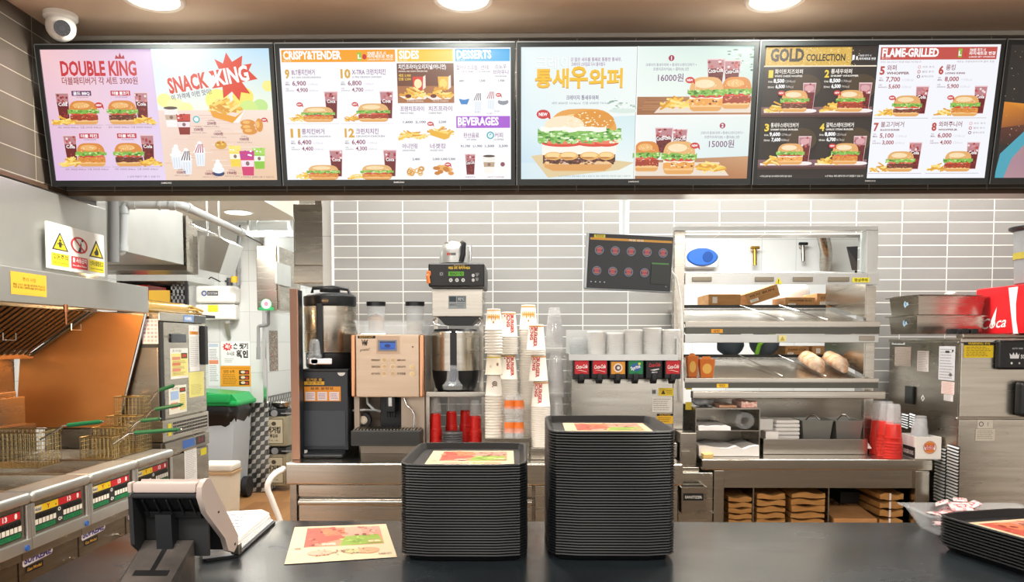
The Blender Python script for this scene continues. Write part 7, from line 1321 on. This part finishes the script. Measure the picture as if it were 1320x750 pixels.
# stickers, socket and louvres of the side
def sd(px0, py0, px1, py1, W, H): 
    a, b_, c = PX(px0, py0, SX), PX(px1, py0, SX), PX(px0, py1, SX); return gx(a.y, a.z, b_.y, c.z, SX, W, H, .001, -1)
g = sd(1150, 437.5, 1167, 444, 24, 8); g.rect(0, 0, 24, 8, '#e4e4e0'); g.rect(3, 1.6, 21, 6.4, '#1a1a1a'); g.text('TAYLOR', 12, 5.6, 3.2, '#e4e4e0', 15, .02, 'c'); g.build('maker_plate', PRINT, t)
for x0, y0, x1, y1, c_ in ((1154, 447, 1175, 471, '#b9a898'), (1183, 452, 1198, 478, '#dcd2cc'), (1211, 446, 1232, 489, '#c9cace'), (1214, 491, 1231, 507, '#dccbc4'), (1217, 508, 1229, 516, '#d4d0cc')):
    g = sd(x0, y0, x1, y1, 20, 30); g.rect(0, 0, 20, 30, c_); g.lines(1.6, 2.5, 18.6, 11, 2.5, '#8f8a88' if c_ != '#dccbc4' else '#c07a70', .8)
    if x0 == 1211: g.rect(8, 4, 13, 6, '#2a2a2c'); g.rect(16, 3, 18, 5, '#2a2a2c'); g.ell(15, 25, 2, 1.6, '#5a5a5e', 8)
    if x0 == 1154: pass
    g.build('sticker', PRINT, t)
c = PX(1174, 509, SX); MB().box(SX-.012, SX-.0005, c.y-.04, c.y+.04, c.z-.045, c.z+.045, .003).build('socket', BLACK, t)
g = sd(1187, 508, 1193, 517, 10, 10); g.poly([(5, 0), (9, 5), (5, 10), (1, 5)], '#e9e4da'); g.poly([(5, 3), (7, 5), (5, 8), (4, 5)], '#2a2a28'); g.build('diamond_mark', PRINT, t)
for x0, x1, y0, y1, n in ((1164, 1172.5, 533, 551, 6), (1174, 1181, 533, 551, 6), (1207, 1221, 575, 646, 17), (1223, 1238, 573, 647, 18)):
    a, b_, c_ = PX(x0, y0-1, SX), PX(x1, y0-1, SX), PX(x0, y1, SX); MB().box(SX-.002, SX-.0005, b_.y, a.y, c_.z, a.z).build('vent_backing', BLACKM, t); m = MB(); h = (a.z-c_.z)/n
    for i in range(n):
        zt2 = a.z-h*i-.002; m.add([(SX-.003, a.y, zt2), (SX-.003, b_.y, zt2-h*.25), (SX-.009, b_.y, zt2-h*.7), (SX-.009, a.y, zt2-h*.45)], [(0, 1, 2, 3)])
    m.build('louvre', STEELW, t)
m = MB()
for px, py in ((1237, 442), (1235, 540)): q = PX(px, py, SX); m.cyl((SX, q.y+.01, q.z), (SX-.006, q.y+.01, q.z), .006, n=10)
m.build('screw_heads', CHROME, t)
rl = MB().box(SX+.03, SX+SW, YN+.04, YN+.1, zt+.001, zt+.02, .006);  rl.build('hopper_rail', STEELD, t)
for px in (1212, 1240, 1252): q = P(px, 424, YN+.1); MB().box(max(q.x, SX+.005)-.0, max(q.x, SX+.005)+.035, q.y, q.y+.04, zt+.0205, zt+.045, .004).build('latch', BLACK, t)
# steel pans on the machine
zc = zt+.022
for k, (lab, r0) in enumerate((('deep steel pan with blue tag, lower of the two on the soft-serve machine', .0), ('deep steel pan with blue tag, upper of the two on the soft-serve machine', .02))):
    c = P(1206, 415, 3.86); hz = .088; z0 = zc+k*(hz+.004); t = thing('steel_pan', lab, 'pan', (0, 0, 0), 'steel pans on the soft-serve machine')
    MB().pan(-.175, .175, -.11, .11, 0, hz, .003, .008, .014, .004).build('pan', STEEL, t); g = G((-.162, -.1045, .072), (.0016, 0, 0), (0, .0003, -.0016), (0, -1, 0)); 
    g = G((-.1768, .0, .07), (0, -.0016, 0), (.00028, 0, -.0016), (-1, 0, 0)); g.poly([(2, 6), (10, 0), (12, 8), (20, 4), (22, 14), (12, 16), (4, 22), (0, 14)], '#b8d4e8'); g.poly([(6, 8), (10, 4), (14, 12), (8, 16)], '#5a90c0'); g.build('tag', PRINT, t)
    t.location = (c.x, c.y, z0); t.rotation_euler = (0, 0, math.radians(8)+r0); ORG[t] = Vector(t.location)
    if k == 1: MB().pan(-.168, .168, -.103, .103, .078, hz+.003, .002, .002, .012).build('lid', STEELW, t) if False else None
sack(1224, 380, 3.86, .028, .016, FOIL, 'small foil lump on top of the steel pans', 'foil', zc+.092*2-.002) if False else None
t = thing('pan_cover', 'flat steel lid with knob on the upper steel pan', 'lid', (P(1206, 415, 3.86).x, 3.86, zc+2*.092)); c = ORG[t]; MB().box(c.x-.17, c.x+.17, c.y-.105, c.y+.105, c.z-.0005, c.z+.004, .002, rz=math.radians(9)).build('plate', STEEL, t); MB().ball((c.x+.07, c.y, c.z+.012), .03, .03, .014).build('knob', STEELW, t)
# red cooler box
RX = 2.24; yn, yf = 3.50, PX(1257, 400, RX).y; z0 = zt+.0215; z1 = PX(1257, 373, RX).z
t = thing('red_cooler', 'red cola cooler box with white script on the soft-serve machine', 'cooler box', (RX, yn, z0)); MB().box(RX, RX+.5, yn, yf, z0, z1, .008).build('box', mat('cola_red', '#d5121e', .3), t)
g = gx(yf-.004, z1-.01, yn+.01, z0, RX, 64, 56, .001, -1); g.poly([(44, 0), (56, 0), (54, 20), (55, 40), (58, 56), (52, 56), (48, 30)], '#f0e6e6'); g.text('Coca', 8, 50, 13, '#f2e8e8', 34, .01, 'l', .08, .35); g.poly([(22, 40), (30, 22), (28, 40), (24, 48)], '#f2e8e8'); g.build('script', PRINT, t)
c = P(1336, 340, 3.64); z1 += .001; zt2 = P(1318, 291, 3.6).z; t = thing('black_rim_canister', 'grey canister with black rim on the red cooler at the frame edge', 'canister', (c.x, 3.64, z1)); MB().lathe([(.07, 0), (.085, .01), (.095, zt2-z1-.02)], (c.x, 3.64, z1), 28).build('body', GREY, t); MB().lathe([(.096, 0), (.115, .012), (.115, .02), (.09, .02)], (c.x, 3.64, zt2-.0195), 28).build('rim', BLACK, t)
MB().lathe([(.0935, .12), (.0945, .15)], (c.x, 3.64, z1), 28, False).build('yellow_band', mat('olive_band', '#a89a3a', .5), t)
# ================================================================ front counter and what lies on it
YE_ = PZ(640, 671.5, CT).y; XE = PZ(104, 716, CT).x
SLATE = noisy('black_slate_counter', '#191d20', '#283035', (2.2, 3.2, 2), (.15, .32), 0, 8)
t = thing('front_counter', 'long black slate-look service counter in the foreground', 'counter', (0, YE_-.4, 0)); XR_ = 2.75
MB().box(XE, XR_, 1.05, YE_, CT-.04, CT, .004).build('worktop', SLATE, t)
MB().box(XE+.02, XR_-.02, 1.12, YE_-.03, 0, CT-.041).build('base', mat('steel_counter_base', '#a09a92', .4), t)
FZ = CT+.001
# ---- trays
def tray_ring(d, z, w=.162, l=.215):
    a = [(.086-d*.15, l-d), (.143-d*.4, l-.012-d*.95), (w-.004-d*.8, l-.036-d*.8), (w-d, l-.075), (w-d, -(l-.075)), (w-.004-d*.8, -(l-.036-d*.8)), (.143-d*.4, -(l-.012-d*.95)), (.086-d*.15, -(l-d))]
    return [(x, y, z) for x, y in a]+[(-x, y, z) for x, y in reversed(a)]
def tray_mesh():
    rs = [tray_ring(.021, .0022), tray_ring(.0085, .0195), tray_ring(.0035, .0205), tray_ring(.001, .0195), tray_ring(.0, .0165), tray_ring(.0035, .016), tray_ring(.0105, .0165), tray_ring(.0225, 0)]
    vs = [p for r in rs for p in r]; n = 16; m = len(rs)
    o = MB().add(vs, [(k*n+i, k*n+(i+1) % n, (k+1)*n+(i+1) % n, (k+1)*n+i) for k in range(m-1) for i in range(n)]+[tuple(range(n-1, -1, -1)), tuple(range((m-1)*n, m*n))]).build('serving_tray', TRAY, None, 30); d = o.data; bpy.data.objects.remove(o); return d
TM = tray_mesh()
def liner(g):                                  # paper liner 100 x 74, printed
    g.rect(0, 0, 100, 74, '#dcc3a0'); g.rect(14, 4, 92, 46, '#c98a6a'); g.poly([(14, 4), (54, 4), (54, 30), (14, 46)], '#b8503e'); g.poly([(40, 4), (70, 4), (74, 24), (52, 26)], '#d99a86'); g.poly([(54, 26), (88, 24), (92, 44), (48, 46)], '#8aa83a'); g.poly([(70, 4), (92, 4), (92, 24), (74, 24)], '#c88a7a'); g.poly([(28, 6), (54, 6), (54, 22), (34, 24)], '#c9784e')
    for _ in range(60):
        x, y = R.uniform(15, 90), R.uniform(5, 45); g.ell(x, y, R.uniform(1, 4), R.uniform(.8, 3), R.choice(['#a83a32', '#c85a44', '#d98a6a', '#8a2a28', '#b86a4a'] if x < 50 else (['#9ab84a', '#7a982a', '#b4cc6a'] if y > 26 else ['#d8a48e', '#a86a5a', '#c27a62', '#8a4a3a'])), 8, dz=.25)
    g.rect(76, 36, 90, 43, '#a89a4a'); g.text('HOT DEAL', 83, 40.8, 3, '#efe8d0', 12, .03, 'c'); g.text('WHOPPER', 38, 44, 4, '#f0d8c8', 14, .04, 'c')
    g.ell(75, 58, 11, 6, '#d89a72', 20); g.ell(60, 58, 7, 4.6, '#b8b47a', 18); g.ell(30, 58, 12, 5, '#d8a48a', 18)
    for _ in range(40): g.rect(*(lambda x, y: (x, y, x+1.6, y+1.2))(R.uniform(22, 78), R.uniform(52, 64)), R.choice(['#a86a4a', '#5a4a3a', '#b04a3a', '#7a8a4a', '#e0c090']), .25)
    g.text('BURGER KING', 90, 68, 3, '#7a5a44', 12, .02, 'c'); g.text('KING', 6, 50, 3, '#7a5a44', 6, .02)
def traystack(cx, cy, n, pitch, rz, where, group, grid=None):
    for i in range(n):
        idx = n-i; lab = 'black serving tray, %s, %s' % ('topmost' if idx == 1 else 'bottom' if idx == n else nth(idx)+' from the top', where)
        put('serving_tray', TM, (cx+R.uniform(-.0004, .0004), cy+R.uniform(-.0004, .0004), FZ+i*pitch), lab, 'tray', group, rz+R.uniform(-.0012, .0012))
    return FZ+(n-1)*pitch
def paper_in(cx, cy, z, rz, lab, w=.235, l=.315, flip=False):
    t = Matrix.Rotation(rz, 3, 'Z'); ux = t @ Vector((w/100, 0, 0)); uy = t @ Vector((0, -l/74, 0)); o = Vector((cx, cy, z))+t @ Vector((-w/2, l/2, 0))
    g = G(o, ux, uy, (0, 0, 1), step=.00005); liner(g); return tag(g.build('tray_liner', PRINT), lab, 'paper liner', 'printed paper liners')
c1 = PZ(596, 726, CT); yA = c1.y+.216
z = traystack(P(596, 660, c1.y).x, yA, 34, (P(596, 598.5, c1.y).z-FZ-.0205)/33, 0, 'in the shorter front stack', 'black serving trays stacked on the counter')
paper_in(P(596, 660, c1.y).x+.008, yA-.01, z+.0035, .02, 'printed paper liner in the top tray of the shorter tray stack')
c2 = PZ(791, 725, CT); yB = c2.y+.216
z = traystack(P(791, 640, c2.y).x, yB, 45, (P(791, 556, c2.y).z-FZ-.0205)/44, 0, 'in the taller middle stack', 'black serving trays stacked on the counter')
paper_in(P(791, 640, c2.y).x+.006, yB-.01, z+.0035, -.015, 'printed paper liner in the top tray of the taller tray stack')
r3 = math.radians(15); zt3 = PZ(1223, 666, FZ+.0725+.0205); ex = Matrix.Rotation(r3, 3, 'Z') @ Vector((.158, -.16, 0)); ct = Vector((zt3.x+ex.x, zt3.y+ex.y, 0))
z = traystack(ct.x, ct.y, 10, .0079, r3, 'in the low stack beside the clear tub', 'black serving trays stacked on the counter')
paper_in(ct.x, ct.y, z+.0035, r3, 'printed paper liner in the top tray of the low stack at the frame edge')
# ---- flyer on the counter
q = [PZ(*p, FZ) for p in ((380, 679.5), (497.5, 675.5), (512, 718), (366.5, 727.5))]
def quadmap(x, y, h):
    u, v = x/100, y/74; p = (q[0]*(1-u)+q[1]*u)*(1-v)+(q[3]*(1-u)+q[2]*u)*v; return Vector((p.x, p.y, FZ+.0006+h))
g = G(fn=quadmap, step=.00005); liner(g); tag(g.build('tray_liner', PRINT), 'printed paper liner lying flat on the black counter left of the tray stacks', 'paper liner', 'printed paper liners')
# ---- payment terminal seen from behind
SHELL = mat('warm_grey_shell', '#b5a79f', .45); YA, ZA = 1.70, P(215, 622, 1.70).z; xa, xb = P(167, 630, YA).x, P(263, 630, YA).x; YBt, ZB = 1.885, PX(297, 713, xb).z
t = thing('payment_terminal', 'grey and black payment terminal seen from behind on a wedge stand', 'terminal', ((xa+xb)/2, 1.75, CT))
prof = [(YA, ZA), (YA-.012, ZA-.008), (YA-.014, ZA-.03), (YA+.01, ZA-.07), (YBt-.07, ZB+.045), (YBt-.05, ZB+.01), (YBt-.015, ZB-.004), (YBt+.012, ZB+.01), (YBt+.016, ZB+.03), (YA+.035, ZA+.004), (YA+.014, ZA+.006)]
shell = MB().prism(prof, 'x', xb-.012, xb); shell.box(xa+.011, xb-.013, YA-.012, YA+.012, ZA-.022, ZA+.002, .006)
shell.prism([(YA+.02, ZA-.016), (YBt+.0, ZB+.012), (YBt+.014, ZB+.03), (YA+.034, ZA+.002)], 'x', xa+.0105, xb-.0125); shell.box(xa, xa+.01, YA-.012, YA+.012, ZA-.022, ZA+.002, .004); shell.build('shell', SHELL, t); MB().prism([(YA-.008, ZA-.03), (YA-.002, ZB+.06), (YA+.05, ZB+.02), (YBt, ZB+.012), (YA+.02, ZA-.02)], 'x', xa, xa+.0095).build('side_cheek', BLACKM, t); MB().box(xa+.0105, xb-.0125, YA+.05, YA+.058, ZB+.02, ZA-.04).build('back_housing', BLACKM, t)
MB().prism([(YA+.02, ZA-.018), (YBt-.002, ZB+.012), (YBt-.02, ZB+.004), (YA+.006, ZA-.03)], 'x', xa+.012, xb-.014).build('screen_back', BLACKM, t)
m = MB().box(xa+.0105, xb-.0125, YA-.010, YA+.03, ZA-.034, ZA-.0225, .003)
for k in range(5): x = xa+.03+k*(xb-xa-.06)/4; m.prism([(YA+.0, ZA-.035), (YA+.05, ZA-.085), (YA+.03, ZA-.085), (YA-.004, ZA-.04)], 'x', x-.0015, x+.0015)
m.prism([(YA+.022, ZA-.07), (YA+.05, ZA-.07), (YA+.08, ZA-.10), (YA+.03, ZA-.086)], 'x', xa+.02, xb-.02); m.build('rib', BLACK, t)
cxm = P(218, 690, YA+.04).x; MB().prism([(YA+.012, ZA-.075), (YA+.05, ZA-.07), (YA+.10, ZB-.01), (YA+.02, ZB-.012)], 'x', cxm-.018, cxm+.018).build('neck', BLACK, t)
MB().box(xb, xb+.001, YA+.075, YA+.083, ZA-.085, ZA-.081).box(xb, xb+.001, YBt-.012, YBt-.004, ZB+.012, ZB+.018).build('port', BLACK, t)
STD = noisy('grey_stand_metal', '#77716c', '#413e3c', (6, 8, 6), (.3, .5), .5)
s0, s1 = P(187, 696, 1.742), P(250, 696, 1.742); zf0, yf0 = P(160, 766, 1.60).z, 1.60
m = MB().add([(s0.x, 1.742, s0.z), (s1.x, 1.742, s0.z), (s1.x-.006, yf0, zf0), (s0.x, yf0, zf0), (s0.x, 1.745, FZ), (s1.x, 1.745, FZ), (s1.x+.01, yf0-.02, FZ), (s0.x-.01, yf0-.02, FZ)], [(0, 1, 2, 3), (4, 7, 6, 5), (3, 2, 6, 7), (0, 4, 5, 1), (1, 5, 6, 2), (0, 3, 7, 4)]); st_ = m.build('stand', STD, t, 20)
def onst(u, v, h=.0012):
    p = Vector((s0.x, 1.742, s0.z))*(1-u)*(1-v)+Vector((s1.x, 1.742, s0.z))*u*(1-v)+Vector((s1.x-.006, yf0, zf0))*u*v+Vector((s0.x, yf0, zf0))*(1-u)*v; return p+Vector((0, 0, h))
g = G(fn=lambda x, y, h: onst(x, y, h+.0008)); g.rect(.46, .18, .56, .58, '#101214'); g.rect(.16, .58, .86, .68, '#101214'); g.rect(.28, .08, .76, .12, '#5c5a5a'); g.build('cable_slot', PRINT, st_)
# ---- papers on a clipboard
zz = FZ+.004; q = [PZ(*p, zz+.028) for p in ((262, 661), (342, 656.5), (352, 661), (304, 702), (262, 708))]
t = thing('paper_clipboard', 'thick pile of white papers on a black board beside the payment terminal', 'papers', tuple(q[3]))
MB().slab([(p.x+.006, p.y, FZ+.0) for p in q], (0, 0, .006)).build('board', BLACK, t)
for k in range(6):
    o_ = [Vector((p.x-.004*R.random()-.002*k, p.y+R.uniform(-.003, .003), FZ+.0065+k*.0042)) for p in q]; MB().slab(o_, (0, 0, .004)).build('sheet', WPAPER if k % 3 else mat('blue_white_paper', '#dfe6ec', .8), t)
p0, p1, p2 = q[0], q[1], q[4]; g = G(fn=lambda x, y, h: Vector(((p0+(p1-p0)*x+(p2-p0)*y).x, (p0+(p1-p0)*x+(p2-p0)*y).y, FZ+.0065+.0295-.0003+h-.004)), step=.0001)
for i in range(9): g.lines(.1, .1+i*.09, .8-.055*i, 1, .1, '#777c88', .028)
g.build('print', PRINT, t)
MB().box(q[3].x-.03, q[3].x+.012, q[3].y-.006, q[3].y+.012, FZ+.007, FZ+.036, .004).build('clip', STEELD, t)
# ---- clear tub with packets
zr = FZ+.065; cl_ = PZ(1161, 648.5, zr); w_, l_ = .34, .165
t = thing('clear_tub', 'clear plastic tub of red and white sauce packets on the black counter', 'tub', (cl_.x+w_/2, cl_.y-l_/2, FZ)); MB().pan(cl_.x+.008, cl_.x+w_, cl_.y-l_, cl_.y, FZ, zr, .003, .035, .012, .004).build('tub', CLEAR2, t)
PK = GLOSSPRINT
def packet(i, x, y, z, a, tl):
    g = G(); t2 = Matrix.Rotation(a, 3, 'Z') @ Matrix.Rotation(tl, 3, 'X'); o_ = Vector((x, y, z))
    for dz_, f_ in ((.004, 1), (-.004, -1)):
        g.fn = lambda u, v, h: o_+t2 @ Vector((u, v, dz_*(1-(u/.032)**4)*(1-(v/.02)**4)+f_*h*.2))
        g.z = 0; n = 6
        for a1 in range(n):
            for b1 in range(4): g.poly([(-.03+.06*(a1+du)/n, -.018+.036*(b1+dv)/4) for du, dv in ((0, 0), (1, 0), (1, 1), (0, 1))], R.choice(['#e9dedd', '#dfc9ca']) if (a1+b1) % 3 else '#d8a0a4', 0)
        g.z = 2; g.rect(-.012, -.006, .014, .006, '#c8404a'); g.z = 3; g.text('KETCHUP', .001, .003, .005, '#f4eaea', .02, .02, 'c') if f_ > 0 else None
    o = g.build('sauce_packet', PK); tag(o, 'red and white sauce packet in the clear tub', 'sauce packet', 'sauce packets in the clear tub'); return o
k = 0
for lay in range(4):
    for j in range(6):
        packet(k, cl_.x+.075+R.uniform(0, .05)+(j % 3)*.045, cl_.y-l_+.06+(j//3)*.055+R.uniform(-.01, .01), FZ+.013+lay*.014+R.uniform(0, .003), R.uniform(-1.5, 1.5), R.uniform(-.22, .22)); k += 1
for j in range(4): packet(k, cl_.x+.10+j*.028, cl_.y-l_+.10+R.uniform(-.03, .03), FZ+.078+R.uniform(-.006, .006), R.uniform(-1.5, 1.5), R.uniform(-.5, .5))
